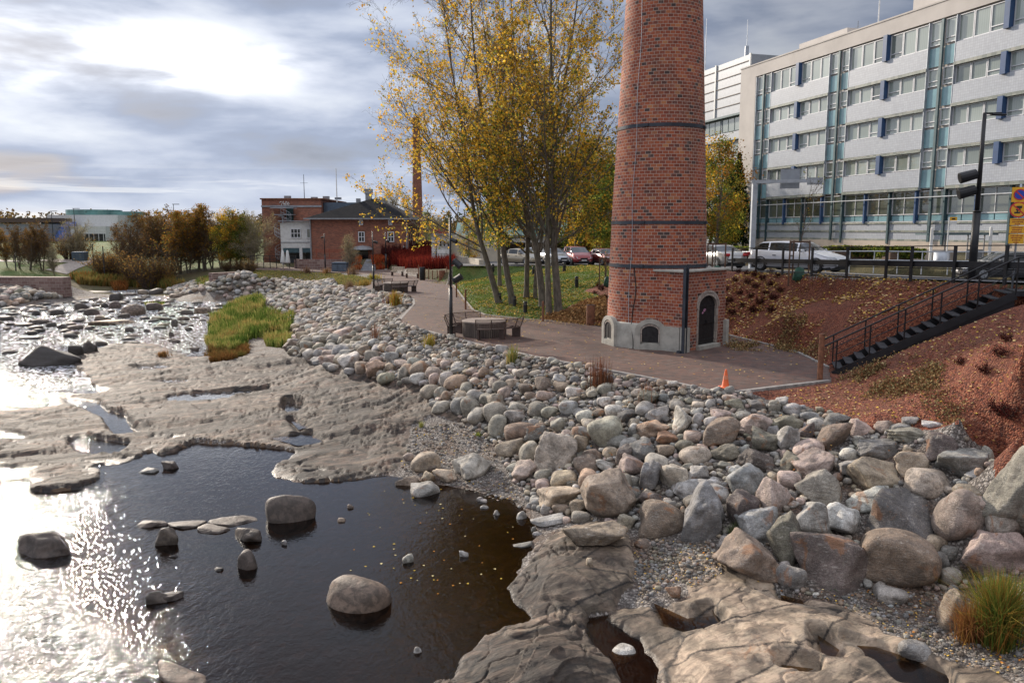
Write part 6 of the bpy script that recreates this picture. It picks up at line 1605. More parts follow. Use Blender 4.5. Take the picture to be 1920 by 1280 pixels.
b = MB(); b.box((0, 0, zz1), (2 * hw, 1.4, .09)); b.build('roof', MATS['fin_dark'], bs)
for x in (-.35, 1.0, 1.35, 2.0): b = MB(); b.box((x, .5, zz1 / 2), (.06, .06, zz1)); b.build('post', MATS['gutter'], bs)
b = MB(); b.box((1.4, .4, zz1 - .3), (1.0, .05, .05)); b.box((1.4, .4, .5), (1.0, .05, .6)); b.build('frame', MATS['gutter'], bs)
for (px, t_, l) in ((1748, 428, 'white round post left of the bus shelter'), (1859, 426, 'white round post right of the bus shelter')):
    q = PY(px, t_, 47); b = MB(); b.cyl((0, 0, 0), (0, 0, q.z - 4.6), .085, .085, 12); b.cyl((0, 0, q.z - 4.6), (0, 0, q.z - 4.57), .07, .05, 12)
    tag(b.build('white_post', MATS['white_paint'], None, False, (q.x, 47, 4.6)), l, 'post', 'white posts by the bus shelter')
q = PY(1780, 407, 46); sb_ = thing('bus_stop_sign', 'white pole with a small orange sign left of the street lamp', 'sign', (q.x, 46, 4.6)); hh = q.z - 4.6
b = MB(); b.cyl((0, 0, 0), (0, 0, hh), .035, .035, 8); b.build('pole', MATS['white_paint'], sb_)
b = MB(); b.box((.24, 0, hh - .1), (.42, .03, .20)); b.build('sign_plate', MATS['sign_yellow'], sb_)
b = MB(); b.box((.24, -.02, hh - .32), (.38, .03, .18)); b.build('timetable_plate', MATS['white_paint'], sb_)
b = MB(); b.box((.24, -.022, hh - .1), (.20, .01, .08)); b.build('bus_symbol', MATS['sign_black'], sb_)
q = PY(1735, 492, 50); b = MB(); b.box((0, .4, .6), (3.6, .5, 1.3), -.5); tag(b.build('planter_wall', MATS['wall_base'], None, False, (q.x, 50, 4.5)), 'low pinkish stone planter wall near the bus shelter', 'wall')
q = PY(1765, 486, 46); b = MB(); b.cyl((0, 0, 0), (0, 0, 1.25), .42, .42, 18); tag(b.build('waste_container', MATS['galvanised'], None, True, (q.x, 46, 4.5)), 'shiny metal waste container behind the grey tube railing', 'litter bin')
for (px, d, l) in ((96, 170, 'far street light rising above the white hall'), (138, 168, 'far street light over the roof of the white hall'), (325, 170, 'far street light above the brown trees on the left')):
    q = PY(px, {96: 396, 138: 391, 325: 383}[px], d); b = MB(); b.cyl((0, 0, 0), (0, 0, q.z - 4), .09, .06, 6); b.box((.5, 0, q.z - 4), (1.4, .3, .12)); tag(b.build('far_street_lamp', MATS['black_steel'], None, False, (q.x, d, 4)), l, 'lamp post', 'far street lights')
for (px, pb, pt, l) in ((30, 508, 476, 'leftmost'), (176, 500, 458, 'middle'), (196, 512, 462, 'rightmost')):
    p = Pz(px, pb, 2.4); q = PY(px, pt, p.y); b = MB(); b.cyl((0, 0, 0), (0, 0, q.z - p.z), .07, .05, 8); tag(b.build('park_lamp', MATS['black_steel'], None, False, p), 'thin park lamp across the river, %s of three' % l, 'lamp post', 'park lamps across the river')
ub = Pz(151, 489, 2.9); b = MB(); b.box((0, 0, .6), (1.6, 1.2, 1.2), 0, .08); tag(b.build('dark_cabinet', MATS['blue_grey_metal'], None, False, ub), 'small dark cabinet beside the far path across the river', 'cabinet')
# far paths
def ribbon(name, pts, w, label, lift=.06):
    P = [G(a, b_) for a, b_ in pts]; b = MB(); L = []; R_ = []
    fine = []
    for p, q in zip(P[:-1], P[1:]):
        for i in range(6): fine.append(p.lerp(q, i / 6))
    fine.append(P[-1])
    for i, p in enumerate(fine):
        d = (fine[min(i + 1, len(fine) - 1)] - fine[max(0, i - 1)]); d.z = 0; d.normalize(); nn = Vector((-d.y, d.x, 0)) * w / 2
        for s_, l_ in ((1, L), (-1, R_)):
            c = p + nn * s_; l_.append((c.x, c.y, gz(c.x, c.y) + lift))
    n_ = len(L); b.add(L + R_, [(i, n_ + i, n_ + i + 1, i + 1) for i in range(n_ - 1)]); o = b.build(name, pm('far_gravel', (.38, .33, .29), .9), None); tag(o, label, 'path', kind='structure')
ribbon('far_path', [(105, 510), (130, 500), (165, 490), (185, 486)], 2.6, 'pale gravel path across the river')
ribbon('far_path', [(-20, 488), (60, 489), (110, 489), (165, 489)], 3.0, 'pale path running along the far lawn')

# ------------------------------------------------------------ vegetation
def leafmat(name, rough=.6, trans=.35):
    m, k = newmat(name); k.n.remove(k.b)
    a = k.new('ShaderNodeVertexColor', layer_name='Col').outputs[0]
    d = k.new('ShaderNodeBsdfDiffuse'); t = k.new('ShaderNodeBsdfTranslucent'); k.l.new(a, d.inputs[0]); k.l.new(a, t.inputs[0])
    mx = k.new('ShaderNodeMixShader'); mx.inputs[0].default_value = trans; k.l.new(d.outputs[0], mx.inputs[1]); k.l.new(t.outputs[0], mx.inputs[2]); k.l.new(mx.outputs[0], k.o.inputs[0])
    MATS[name] = m
leafmat('leaf', trans=.58); leafmat('blade', trans=.25); leafmat('litter', trans=.08)
m, k = newmat('bark'); g = k.new('ShaderNodeNewGeometry').outputs['Position']
n1 = k.noise(k.scalev(g, (6, 6, 1.5)), 1.5, 6, .7); n2 = k.noise(g, .9, 4)
c = k.ramp(n1, [(.3, (.055, .045, .035)), (.5, (.13, .11, .085)), (.7, (.22, .195, .15))]); c = k.mix(k.mrange(n2, .5, .7, 0, .4), c, (.12, .13, .07))
k.set(k.b.inputs['Base Color'], c); k.b.inputs['Roughness'].default_value = .9; k.set(k.b.inputs['Normal'], bump(k, n1, .8, .03)); MATS['bark'] = m
pm('twig_brown', (.10, .065, .045), .9, var=.2); pm('twig_pale', (.26, .22, .15), .9, var=.2); pm('stem_red', (.22, .025, .02), .8, var=.25); pm('bag_green', (.02, .085, .055), .6, var=.3, scale=9)
pm('stake', (.13, .075, .05), .85, var=.2)

class Tree:
    def __init__(s, seed): s.rs = np.random.default_rng(seed); s.br = []; s.tips = []
    def grow(s, p, d, L, r, lev, cfg):
        rs = s.rs; c = cfg[lev]; n = c['n']; pts = [p]; dd = d / np.linalg.norm(d); st = L / n; dirs = [dd]
        for i in range(n):
            dd = dd + rs.normal(size=3) * c['wob'] + np.array([0, 0, c['up']]); dd /= np.linalg.norm(dd)
            pts.append(pts[-1] + dd * st); dirs.append(dd)
        rad = [max(.004, r * (1 - (1 - c['end']) * i / n)) for i in range(n + 1)]
        s.br.append((np.array(pts), rad, lev)); s.kids(pts, dirs, rad, L, lev, cfg)
        return pts
    def kids(s, pts, dirs, rad, L, lev, cfg):
        rs = s.rs; n = len(pts) - 1
        if lev + 1 >= len(cfg): s.tips.append((np.array(pts), lev)); return
        c = cfg[lev + 1]; cnt = c['cnt']
        for q in range(cnt):
            t = c['t0'] + (1 - c['t0']) * (q + rs.uniform(.1, .9)) / cnt; x = t * n; i = min(int(x), n - 1); f = x - i
            p = pts[i] * (1 - f) + pts[i + 1] * f; d0 = dirs[i + 1]
            ax = np.cross(d0, rs.normal(size=3)); ax /= np.linalg.norm(ax) + 1e-9
            an = radians(rs.uniform(*c['ang'])); d = d0 * cos(an) + ax * sin(an)
            if 'bias' in c: d = d + np.array(c['bias'])
            Lc = L * c['len'] * rs.uniform(.7, 1.15) * (1 - c['fall'] * t); rr = (rad[i] * (1 - f) + rad[i + 1] * f) * c['rr']
            s.grow(p, d, Lc, rr, lev + 1, cfg)
    def mesh(s, lev_ok, name, mat, parent, sides=(9, 6, 4, 3, 3)):
        V = []; Fs = []; off = 0
        for pts, rad, lev in s.br:
            if lev not in lev_ok: continue
            n = sides[min(lev, 4)]; m = len(pts); T = np.gradient(pts, axis=0); T /= np.linalg.norm(T, axis=1)[:, None] + 1e-9
            ref = np.array([1., 0, 0]) if abs(T[0][0]) < .8 else np.array([0, 1., 0])
            A = ref - T * (T @ ref)[:, None]; A /= np.linalg.norm(A, axis=1)[:, None] + 1e-9; B = np.cross(T, A)
            an = np.arange(n) * 2 * pi / n; R = np.array(rad)[:, None, None]
            P = pts[:, None, :] + R * (A[:, None, :] * np.cos(an)[None, :, None] + B[:, None, :] * np.sin(an)[None, :, None])
            V.append(P.reshape(-1, 3)); i = np.arange(m - 1)[:, None] * n; q = np.arange(n)[None, :]; q2 = (q + 1) % n
            Fs.append((np.stack([i + q, i + q2, i + n + q2, i + n + q], -1).reshape(-1, 4)) + off); off += m * n
        return np_mesh(name, np.vstack(V), np.vstack(Fs), MATS[mat], parent, True)
def leaf_quads(P, size, cols, rs, flat=0.0, name='leaves', mat='leaf', parent=None, aspect=.8, loc=None, label=None):
    n = len(P); P = np.asarray(P)
    N = rs.normal(size=(n, 3)); N[:, 2] += flat * 3 * np.sign(N[:, 2] + 1e-6) if flat else 0; N /= np.linalg.norm(N, axis=1)[:, None]
    U = np.cross(N, rs.normal(size=(n, 3))); U /= np.linalg.norm(U, axis=1)[:, None]; W = np.cross(N, U)
    S = (size * rs.uniform(.65, 1.3, n))[:, None] / 2
    V = np.stack([P - U * S, P + W * S * aspect - N * S * .25, P + U * S, P - W * S * aspect - N * S * .25], 1).reshape(-1, 3)
    Fc = np.arange(4 * n).reshape(n, 4); C = np.repeat(cols, 4, axis=0)
    return np_mesh(name, V, Fc, MATS[mat], parent, False, C, None, loc)
def pal(rs, n, cols, w=None, j=.12):
    cols = np.array(cols); w = np.array(w if w is not None else [1] * len(cols), float); i = rs.choice(len(cols), n, p=w / w.sum())
    return np.clip(cols[i] * (1 + rs.normal(size=(n, 1)) * j), .01, .9)
YEL = [(.80, .50, .06), (.72, .40, .04), (.80, .56, .10), (.56, .28, .03), (.50, .46, .08)]
GRN = [(.10, .14, .03), (.16, .20, .04), (.07, .10, .025), (.30, .30, .05)]
ORA = [(.36, .17, .03), (.42, .22, .05), (.22, .12, .03), (.18, .17, .04)]

# ---- the tall clump beside the chimney
CLUMP = [ # trunk seen at these pixels, base radius, limb bias, label
 ([(937,568),(918,505),(897,440),(885,380),(868,250),(845,120),(830,0)], .19, (-.30, 0, 0), 'leftmost tall tree of the clump, its trunk leaning left over the lawn', 1.25),
 ([(963,570),(948,500),(938,420),(925,330),(900,200),(885,60),(880,-60)], .20, (-.15, 0, 0), 'second tall tree from left in the clump, trunk leaning slightly left', 1.05),
 ([(937,536),(936,480),(930,400),(925,300),(935,200),(940,60)], .15, (-.1, .2, 0), 'short dark trunked tree standing behind the two left leaning trees', .9),
 ([(987,559),(988,500),(990,440),(985,330),(975,180),(960,40),(955,-60)], .17, (-.05, .1, 0), 'straight dark trunked tree in the middle of the clump', .95),
 ([(1019,574),(1012,510),(1003,450),(985,390),(960,300),(930,180),(905,40)], .22, (-.12, -.1, 0), 'tree with a curved trunk forking low, right of the straight dark one', 1.1),
 ([(1004,560),(1003,520),(1015,450),(1024,390),(1030,250),(1040,100),(1045,-50)], .13, (0, .2, 0), 'slim tree half hidden behind the curved forking trunk', .9),
 ([(1030,592),(1027,520),(1026,440),(1030,340),(1050,200),(1075,60),(1090,-60)], .17, (.12, .1, 0), 'left one of the two pale trunks standing closest together near the chimney', 1.0),
 ([(1048,588),(1042,510),(1036,430),(1037,330),(1036,200),(1032,60),(1035,-80)], .22, (.10, -.1, 0), 'thickest pale trunked tree, rightmost of the clump near the chimney', 1.1)]
for ti, (px, r0, bias, lab, sc) in enumerate(CLUMP):
    base = G(*px[0]); Y0 = base.y
    P = [np.array([base.x, base.y, base.z - .2])] + [np.array(PY(a, b, Y0 + .25 * i)) for i, (a, b) in enumerate(px[1:], 1)]
    fine = []
    for i in range(len(P) - 1):
        for q in range(3): fine.append(P[i] + (P[i + 1] - P[i]) * q / 3)
    fine.append(P[-1]); fine = np.array(fine)
    for _ in range(2): fine[1:-1] = fine[1:-1] * .5 + (fine[:-2] + fine[2:]) * .25
    o3 = fine[0].copy(); fine = fine - o3
    T = Tree(100 + ti); n = len(fine) - 1; rad = [max(.02, r0 * (1.25 if i == 0 else 1) * (1 - .86 * (i / n) ** .9)) for i in range(n + 1)]
    dirs = [d / np.linalg.norm(d) for d in np.gradient(fine, axis=0)]; L = np.sum(np.linalg.norm(np.diff(fine, axis=0), axis=1))
    cfg = [None, dict(cnt=24, t0=.22, ang=(28, 60), len=.49, fall=.58, rr=.44, n=9, wob=.10, up=.055, end=.18, bias=bias),
           dict(cnt=9, t0=.18, ang=(20, 50), len=.42, fall=.42, rr=.52, n=5, wob=.13, up=.05, end=.3),
           dict(cnt=7, t0=.15, ang=(20, 52), len=.52, fall=.35, rr=.6, n=4, wob=.16, up=.03, end=.5),
           dict(cnt=4, t0=.2, ang=(20, 50), len=.5, fall=.3, rr=.8, n=2, wob=.15, up=.0, end=.7)]
    T.br.append((fine, rad, 0)); T.kids(list(fine), dirs, rad, L * sc, 0, cfg)
    t = thing('deciduous_tree', lab, 'tree', Vector(o3), 0, 'clump of tall yellowing trees beside the chimney')
    T.mesh((0,), 'trunk', 'bark', t, (12,)); T.mesh((1, 2), 'limbs', 'bark', t); T.mesh((3, 4), 'twigs', 'bark', t, (3, 3, 3, 3, 3))
    rs = T.rs; LP = []
    for pts, lev in T.tips:
        z = pts[-1][2]; pr = float(np.interp(z, [2, 5, 10, 14, 19], [1.0, .95, .60, .30, .14]))
        if rs.random() < pr * (.8 if ti < 2 else 1):
            k_ = int(rs.integers(2, 6)); f = .4 + .6 * rs.random(k_)[:, None]; LP.append(pts[0] * (1 - f) + pts[-1] * f + rs.normal(size=(k_, 3)) * .09)
    LP = np.vstack(LP); zz = LP[:, 2]; nn = len(LP)
    gr = (rs.random(nn) < np.interp(zz, [3, 8, 13], [.60, .28, .08]) * (.35 if ti < 2 else 1.15)); C = pal(rs, nn, YEL, [4, 3, 3, 1.5, 2]); Cg = pal(rs, nn, GRN, [2, 3, 2, 2]); C[gr] = Cg[gr]
    leaf_quads(LP, .13, C, rs, 0, 'foliage', 'leaf', t)

# ---- prototypes for the background
def proto_tree(name, kind, seed, H=10.0, W=5.0):
    T = Tree(seed); rs = T.rs; t = bpy.data.objects.new(name, None); COL.objects.link(t)
    if kind in ('bare', 'gold', 'palebare'):
        cfg = [dict(n=8, wob=.05, up=.03, end=.25), dict(cnt=20, t0=.10, ang=(30, 65), len=.50, fall=.6, rr=.5, n=5, wob=.12, up=.10, end=.3),
               dict(cnt=9, t0=.12, ang=(25, 60), len=.55, fall=.35, rr=.6, n=4, wob=.14, up=.05, end=.4), dict(cnt=8, t0=.12, ang=(25, 60), len=.6, fall=.3, rr=.9, n=3, wob=.15, up=.03, end=.6)]
        for q in range(2 if kind != 'palebare' else 3):
            T.grow(np.array([q * .25, q * .1, -.3]), np.array([rs.normal() * .14, rs.normal() * .14, 1]), H * .92, .15, 0, cfg)
        tw = {'bare': 'twig_brown', 'gold': 'twig_brown', 'palebare': 'twig_pale'}[kind]
        T.mesh((0, 1), 'trunk', 'bark' if kind != 'palebare' else 'twig_pale', t, (6, 4, 3)); T.mesh((2, 3), 'twigs', tw, t, (3, 3, 3, 3))
        n_ = {'bare': .45, 'gold': 1.0, 'palebare': .35}[kind]; LP = []
        for pts, lev in T.tips:
            if rs.random() < n_: k_ = int(rs.integers(1, 4)); f = rs.random(k_)[:, None]; LP.append(pts[0] * (1 - f) + pts[-1] * f + rs.normal(size=(k_, 3)) * .15)
        LP = np.vstack(LP); C = pal(rs, len(LP), {'bare': [(.16, .085, .035), (.20, .11, .04), (.12, .09, .03)], 'gold': ORA, 'palebare': [(.42, .36, .18), (.34, .28, .12)]}[kind])
        leaf_quads(LP, .20 if kind != 'palebare' else .12, C, rs, 0, 'foliage', 'leaf', t)
    elif kind in ('dense', 'green'):
        T.grow(np.array([0, 0, -.3]), np.array([0, 0, 1.]), H * .85, .2, 0, [dict(n=8, wob=.04, up=.03, end=.2), dict(cnt=14, t0=.25, ang=(30, 65), len=.42, fall=.5, rr=.5, n=5, wob=.1, up=.06, end=.3), dict(cnt=5, t0=.3, ang=(25, 55), len=.5, fall=.4, rr=.6, n=3, wob=.1, up=.0, end=.4)])
        T.mesh((0, 1, 2), 'trunk', 'bark', t, (7, 5, 3)); LP = []; CC = []
        for q in range(150):
            z = rs.uniform(.16, 1.0); rr_ = (sin(pi * min(1, z * .98)) ** .6) * W / 2 * rs.uniform(.35, 1.02); a = rs.uniform(0, 6.28); c = np.array([rr_ * cos(a), rr_ * sin(a), z * H])
            k_ = int(rs.integers(35, 80)); LP.append(c + rs.normal(size=(k_, 3)) * rs.uniform(.22, .5)); base_ = pal(rs, 1, (GRN + [(.30, .17, .03)]) if kind == 'green' else (YEL[:2] + ORA + GRN), None)[0]
            CC.append(np.clip(base_ * (1 + rs.normal(size=(k_, 1)) * .2), .01, .8))
        leaf_quads(np.vstack(LP), .17, np.vstack(CC), rs, 0, 'foliage', 'leaf', t)
    elif kind == 'spruce':
        T.grow(np.array([0, 0, -.3]), np.array([0, 0, 1.]), H * 1.02, .18, 0, [dict(n=6, wob=.01, up=.0, end=.1), dict(cnt=2, t0=.5, ang=(80, 90), len=.05, fall=0, rr=.3, n=2, wob=0, up=0, end=.3)])
        T.mesh((0,), 'trunk', 'bark', t, (7,)); LP = []
        for q in range(420):
            z = rs.random() ** 1.2; R_ = (1 - z) * W / 2 * rs.uniform(.8, 1.1) + .1; a = rs.uniform(0, 6.28); k_ = 16; f = np.linspace(.1, 1, k_)[:, None]
            LP.append(np.hstack([f * R_ * cos(a), f * R_ * sin(a), .08 * H + z * H * .92 - f ** 1.5 * R_ * .35]) + rs.normal(size=(k_, 3)) * .08)
        LP = np.vstack(LP); leaf_quads(LP, .26, pal(rs, len(LP), [(.018, .035, .016), (.03, .05, .02), (.012, .022, .012)]), rs, 0, 'foliage', 'leaf', t)
    elif kind == 'bush':
        cfg = [dict(n=5, wob=.10, up=.02, end=.3), dict(cnt=8, t0=.2, ang=(15, 45), len=.5, fall=.4, rr=.6, n=3, wob=.15, up=.05, end=.5)]
        for q in range(60):
            a = rs.uniform(0, 6.28); s_ = rs.uniform(.1, .75); T.grow(np.array([.25 * cos(a), .25 * sin(a), -.1]), np.array([s_ * cos(a), s_ * sin(a), 1]), H * rs.uniform(.6, 1.0), .03, 0, cfg)
        T.mesh((0, 1), 'stems', 'twig_brown', t, (3, 3)); LP = []
        for pts, lev in T.tips: k_ = 3; f = rs.random(k_)[:, None]; LP.append(pts[0] * (1 - f) + pts[-1] * f + rs.normal(size=(k_, 3)) * .12)
        LP = np.vstack(LP); leaf_quads(LP, .12, pal(rs, len(LP), [(.26, .14, .04), (.20, .11, .04), (.32, .20, .06), (.16, .13, .05)]), rs, 0, 'foliage', 'leaf', t)
    t.location = (0, -500, -50)
    return t, H
PRO = {}
PNAME = {'bare': 'bare_tree', 'gold': 'autumn_tree', 'palebare': 'pale_tree', 'dense': 'leafy_tree', 'green': 'leafy_tree', 'spruce': 'spruce_tree', 'bush': 'willow_bush'}
for kd in ('bare', 'gold', 'palebare', 'dense', 'green', 'spruce', 'bush'):
    PRO[kd] = [proto_tree(PNAME[kd], kd, 300 + len(PRO) * 7 + i, *{'bush': (2.6, 3), 'spruce': (12, 5)}.get(kd, (10, 6))) for i in range(2 if kd != 'spruce' else 1)]
BGT = [ # px, base y, ground height or None, top y, kind, label
 (14,500,None,428,'gold','far left edge tree with orange leaves across the river'),(38,503,None,424,'bare','brown tree across the river left of the long lawn'),(58,506,None,430,'bare','brown tree across the river'),(78,507,None,418,'bare','brown tree across the river'),
 (52,494,None,432,'gold','brown orange tree across the river'),(92,492,None,436,'bare','brown tree across the river'),(28,492,None,436,'bare','brown tree across the river'),(68,492,None,430,'bare','brown tree across the river'),(141,488,None,412,'palebare','sparse tree in front of the slanted blue glass wall'),(128,486,None,440,'bush','low brown bush at the foot of the blue glass wall'),(150,484,None,436,'bush','low brown bush below the white hall'),
 (101,516,None,462,'palebare','spindly young tree just behind the river wall'),
 (200,522,None,466,'bush','golden willow bush on the far bank'),(222,524,None,470,'bush','golden willow bush on the far bank'),(190,512,None,474,'bush','golden willow bush on the far bank'),(278,540,None,474,'bush','largest golden willow bush hanging over the far rapids'),(296,536,None,486,'bush','golden willow bush on the far bank'),(255,534,None,480,'bush','golden willow bush on the far bank'),(318,524,None,486,'bush','golden willow bush on the far bank'),
 (248,516,None,406,'bare','tall bare brown tree on the far bank'),(262,512,None,420,'bare','tall bare brown tree on the far bank'),(236,508,None,424,'bare','tall bare brown tree on the far bank'),(318,514,None,392,'bare','tall bare brown tree on the far bank'),(340,514,None,398,'gold','tall orange brown tree on the far bank'),(300,508,None,404,'bare','tall bare brown tree on the far bank'),(332,506,None,400,'bare','tall bare brown tree on the far bank'),(355,512,None,410,'bare','tall bare brown tree on the far bank'),
 (281,500,None,402,'gold','tall orange brown tree on the far bank'),(382,508,None,384,'gold','yellow birch rising above the other trees of the far bank'),(398,504,None,402,'bare','tall bare brown tree on the far bank'),(372,504,None,402,'gold','tall orange brown tree on the far bank'),(432,503,None,394,'dense','round yellow green tree left of the brick workshop'),(416,503,None,408,'bare','tall bare brown tree on the far bank'),
 (452,501,None,404,'green','dark green tree left of the brick workshop'),(474,502,None,398,'palebare','pale bare tree touching the left side of the brick workshop'),(466,500,None,418,'green','lower green tree left of the brick workshop'),(444,499,None,412,'dense','yellow brown tree left of the brick workshop'),
 (470,512,None,484,'bush','low yellow bush at the end of the granite wall'),(448,509,None,484,'bush','low yellow bush at the end of the granite wall'),(425,508,None,488,'bush','low yellow bush at the end of the granite wall'),
 (655,506,2.6,442,'palebare','small pale yellow willow in front of the brick house wall'),
 (1082,478,'y86',292,'dense','orange leafed tree behind the red people carrier'),(1116,478,'y84',270,'dense','orange leafed tree behind the parked dark red car'),(1152,480,'y80',310,'green','green leafed tree just left of the chimney'),(1058,476,'y92',330,'green','green leafed tree behind the car park'),(1130,478,'y92',340,'green','green leafed tree behind the car park'),
 (1135,476,'y100',300,'dense','orange leafed tree behind the car park'),(1015,474,'y95',372,'green','green leafed tree behind the low pavilion'),(975,474,'y98',380,'dense','orange leafed tree behind the low pavilion'),(905,478,'y86',398,'green','green leafed tree behind the leaning trunks'),(880,486,'y74',410,'dense','yellow leafed tree beside the blind arch'),(925,480,'y88',400,'dense','yellow leafed tree behind the leaning trunks'),
 (1342,470,'y72',262,'dense','yellow green tree between chimney and office block'),(1380,468,'y84',288,'spruce','dark spruce against the left edge of the office block'),(1366,468,'y90',300,'spruce','dark spruce between the yellow green tree and the office block'),(1330,468,'y84',300,'green','dark green tree directly right of the chimney'),(1358,470,'y76',360,'green','lower dark green tree in front of the spruces'),(1394,470,'y92',380,'green','dark green tree under the overhang of the office block'),
 (742,470,'y150',362,'palebare','pale bare tree beyond the roof of the brick house'),(722,470,'y150',368,'palebare','pale bare tree beyond the roof of the brick house'),(762,470,'y150',372,'palebare','pale bare tree beyond the roof of the brick house'),(820,470,'y120',404,'palebare','pale bare tree behind the small white house'),(800,470,'y130',398,'green','green tree behind the small white house')]
lbl = [(l, px, 0) for (px, by, gzv, ty, kd, l) in BGT]; used = {}
for (px, by, gzv, ty, kd, _), l in zip(BGT, unique(lbl)):
    if isinstance(gzv, str): Y = float(gzv[1:]); q = PY(px, by, Y); p = Vector((q.x, Y, gz(q.x, Y)))
    elif gzv: p = Pz(px, by, gzv)
    else: p = G(px, by)
    h = PY(px, ty, p.y).z - p.z; i = used.get(kd, 0); used[kd] = i + 1; pr, H = PRO[kd][i % len(PRO[kd])]; s = h / H
    if i < len(PRO[kd]): o = pr
    else: o = copy_tree(pr)
    o.location = p; o.rotation_euler = (0, 0, random.uniform(0, 6.28)); wf = random.uniform(.92, 1.15); o.scale = (s * wf, s * wf, s)
    tag(o, l, 'bush' if kd == 'bush' else 'tree', {'bush': 'willow bushes', 'spruce': 'spruces beside the office block'}.get(kd, 'background trees'))
# far off wood along the horizon
rs = np.random.default_rng(77); LP = []; CC = []
for q in range(2600):
    az_ = rs.uniform(-.62, .62); d = rs.uniform(215, 420); h = rs.uniform(4.5, 8.5); x = sin(az_) * d; y = cos(az_) * d; k_ = 44
    u_ = rs.random(k_); LP.append(np.stack([x + rs.normal(size=k_) * 1.6 * (1.1 - u_), y + rs.normal(size=k_) * 1.9, 4 + h * u_ ** .8], 1)); CC.append(np.tile(pal(rs, 1, [(.10, .07, .04), (.13, .085, .045), (.08, .075, .04), (.20, .14, .05), (.05, .06, .03)])[0], (k_, 1)))
tag(leaf_quads(np.vstack(LP), .75, np.vstack(CC), rs, 0, 'distant_wood', 'leaf'), 'brown autumn wood along the horizon', 'wood', kind='stuff')

# ---- grass blades
def blades(P, H, cols, rs, width=.014, lean=.35, name='grass', label='', cat='grass', kind='stuff', loc=None, group=None):
    n = len(P); P = np.asarray(P, float); a = rs.uniform(0, 6.28, n); D = np.stack([np.cos(a), np.sin(a), np.zeros(n)], 1) * (np.abs(rs.normal(size=n)) * lean)[:, None]
    h = (H * rs.uniform(.55, 1.1, n))[:, None]; b_ = rs.uniform(0, 6.28, n); S = np.stack([np.cos(b_), np.sin(b_), np.zeros(n)], 1) * (width * rs.uniform(.7, 1.3, n))[:, None]; up = np.array([[0, 0, 1.]])
    p1 = P + up * h * .55 + D * h * .30; p2 = P + up * h * (1 - .25 * np.linalg.norm(D, axis=1)[:, None]) + D * h * .95
    V = np.stack([P - S, P + S, p1 - S * .8, p1 + S * .8, p2 - S * .12, p2 + S * .12], 1).reshape(-1, 3); i = np.arange(n)[:, None] * 6
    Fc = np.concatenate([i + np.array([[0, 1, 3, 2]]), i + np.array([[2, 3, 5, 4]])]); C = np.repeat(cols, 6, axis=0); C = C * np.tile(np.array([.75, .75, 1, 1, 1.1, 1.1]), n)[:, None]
    o = np_mesh(name, V, Fc, MATS['blade'], None, False, np.clip(C, 0, 1), None, loc); return tag(o, label, cat, group, kind)
def in_poly(P, n, rs):
    P = np.asarray(P); lo = P.min(0); hi = P.max(0); X = rs.uniform(lo[0], hi[0], n * 4); Y = rs.uniform(lo[1], hi[1], n * 4); m = sdf(P, X, Y) > 0; return X[m][:n], Y[m][:n]
rs = np.random.default_rng(5)
def mk_meadow(X, Y, Z, H, cols, w, width, lean, name, label):
    v = fbm(X * 1.1, Y * 1.1, 3, 131); i = np.clip((v - .25) / .5 * len(cols) + rs.normal(size=len(X)) * .9, 0, len(cols) - 1).astype(int)
    C = np.array(cols)[i] * (1 + rs.normal(size=(len(X), 1)) * .22) * .85
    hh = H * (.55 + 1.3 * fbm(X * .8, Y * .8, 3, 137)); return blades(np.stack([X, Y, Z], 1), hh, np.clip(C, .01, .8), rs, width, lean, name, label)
def meadow(pxs, n, H, cols, name, label, width=.02, lean=.35, w=None, clump=0.0):
    P = Wm(pxs)[:, :2]; X, Y = in_poly(P, n, rs); m = sdf(P, X, Y) + (fbm(X * .9, Y * .9, 3, 91) - .45) * 2.2 > .15 if n > 3000 else np.ones(len(X), bool); X = X[m]; Y = Y[m]
    if clump: m = fbm(X / clump, Y / clump, 3, 91) > .47; X = X[m]; Y = Y[m]
    Z = np.maximum(height(X, Y), -.05); return mk_meadow(X, Y, Z, H, cols, w, width, lean, name, label)
GY = [(.09, .15, .03), (.18, .26, .05), (.32, .34, .09), (.46, .42, .14), (.46, .33, .11)]
meadow([(388,628),(396,600),(430,578),(455,562),(490,560),(500,585),(548,592),(555,606),(540,626),(500,632),(440,640),(400,642)], 16000, .62, GY, 'sedge_island', 'tall green and yellow sedge growing at the river edge', .03, .30, [4, 3, 3, 2, 1])
meadow([(384,650),(400,630),(450,636),(468,640),(460,655),(430,668),(400,660)], 5000, .55, GY, 'sedge_fringe', 'bright green sedge at the front of the river edge clump', .022, .35, [3, 3, 2, 2, 2])
meadow([(380,668),(400,655),(440,660),(466,650),(468,664),(430,680),(395,681)], 3500, .40, [(.26, .13, .045), (.30, .18, .06), (.16, .09, .035), (.20, .18, .05)], 'rust_sedge', 'rust coloured sedge on the bedrock edge', .018, .5)
meadow([(496,640),(540,628),(548,640),(530,652),(500,650)], 1800, .5, GY, 'sedge_fringe', 'yellow green sedge between the inlet and the first cobbles', .022, .4)
meadow([(272,578),(308,572),(310,580),(276,584)], 900, .28, GY, 'sedge_tuft', 'small yellow green sedge on rocks in the rapids', .03, .5)
meadow([(125,522),(250,518),(330,530),(350,536),(300,540),(240,538),(150,534)], 9000, .85, [(.30, .24, .08), (.36, .22, .07), (.20, .22, .06), (.42, .20, .06), (.28, .26, .08)], 'bank_grass', 'orange and green tall grass on the far bank', .05, .35)
meadow([(365,535),(395,522),(400,532),(375,540)], 1200, .6, GY, 'sedge_tuft', 'yellow grass at the waterside below the far cobble bank', .05, .4)
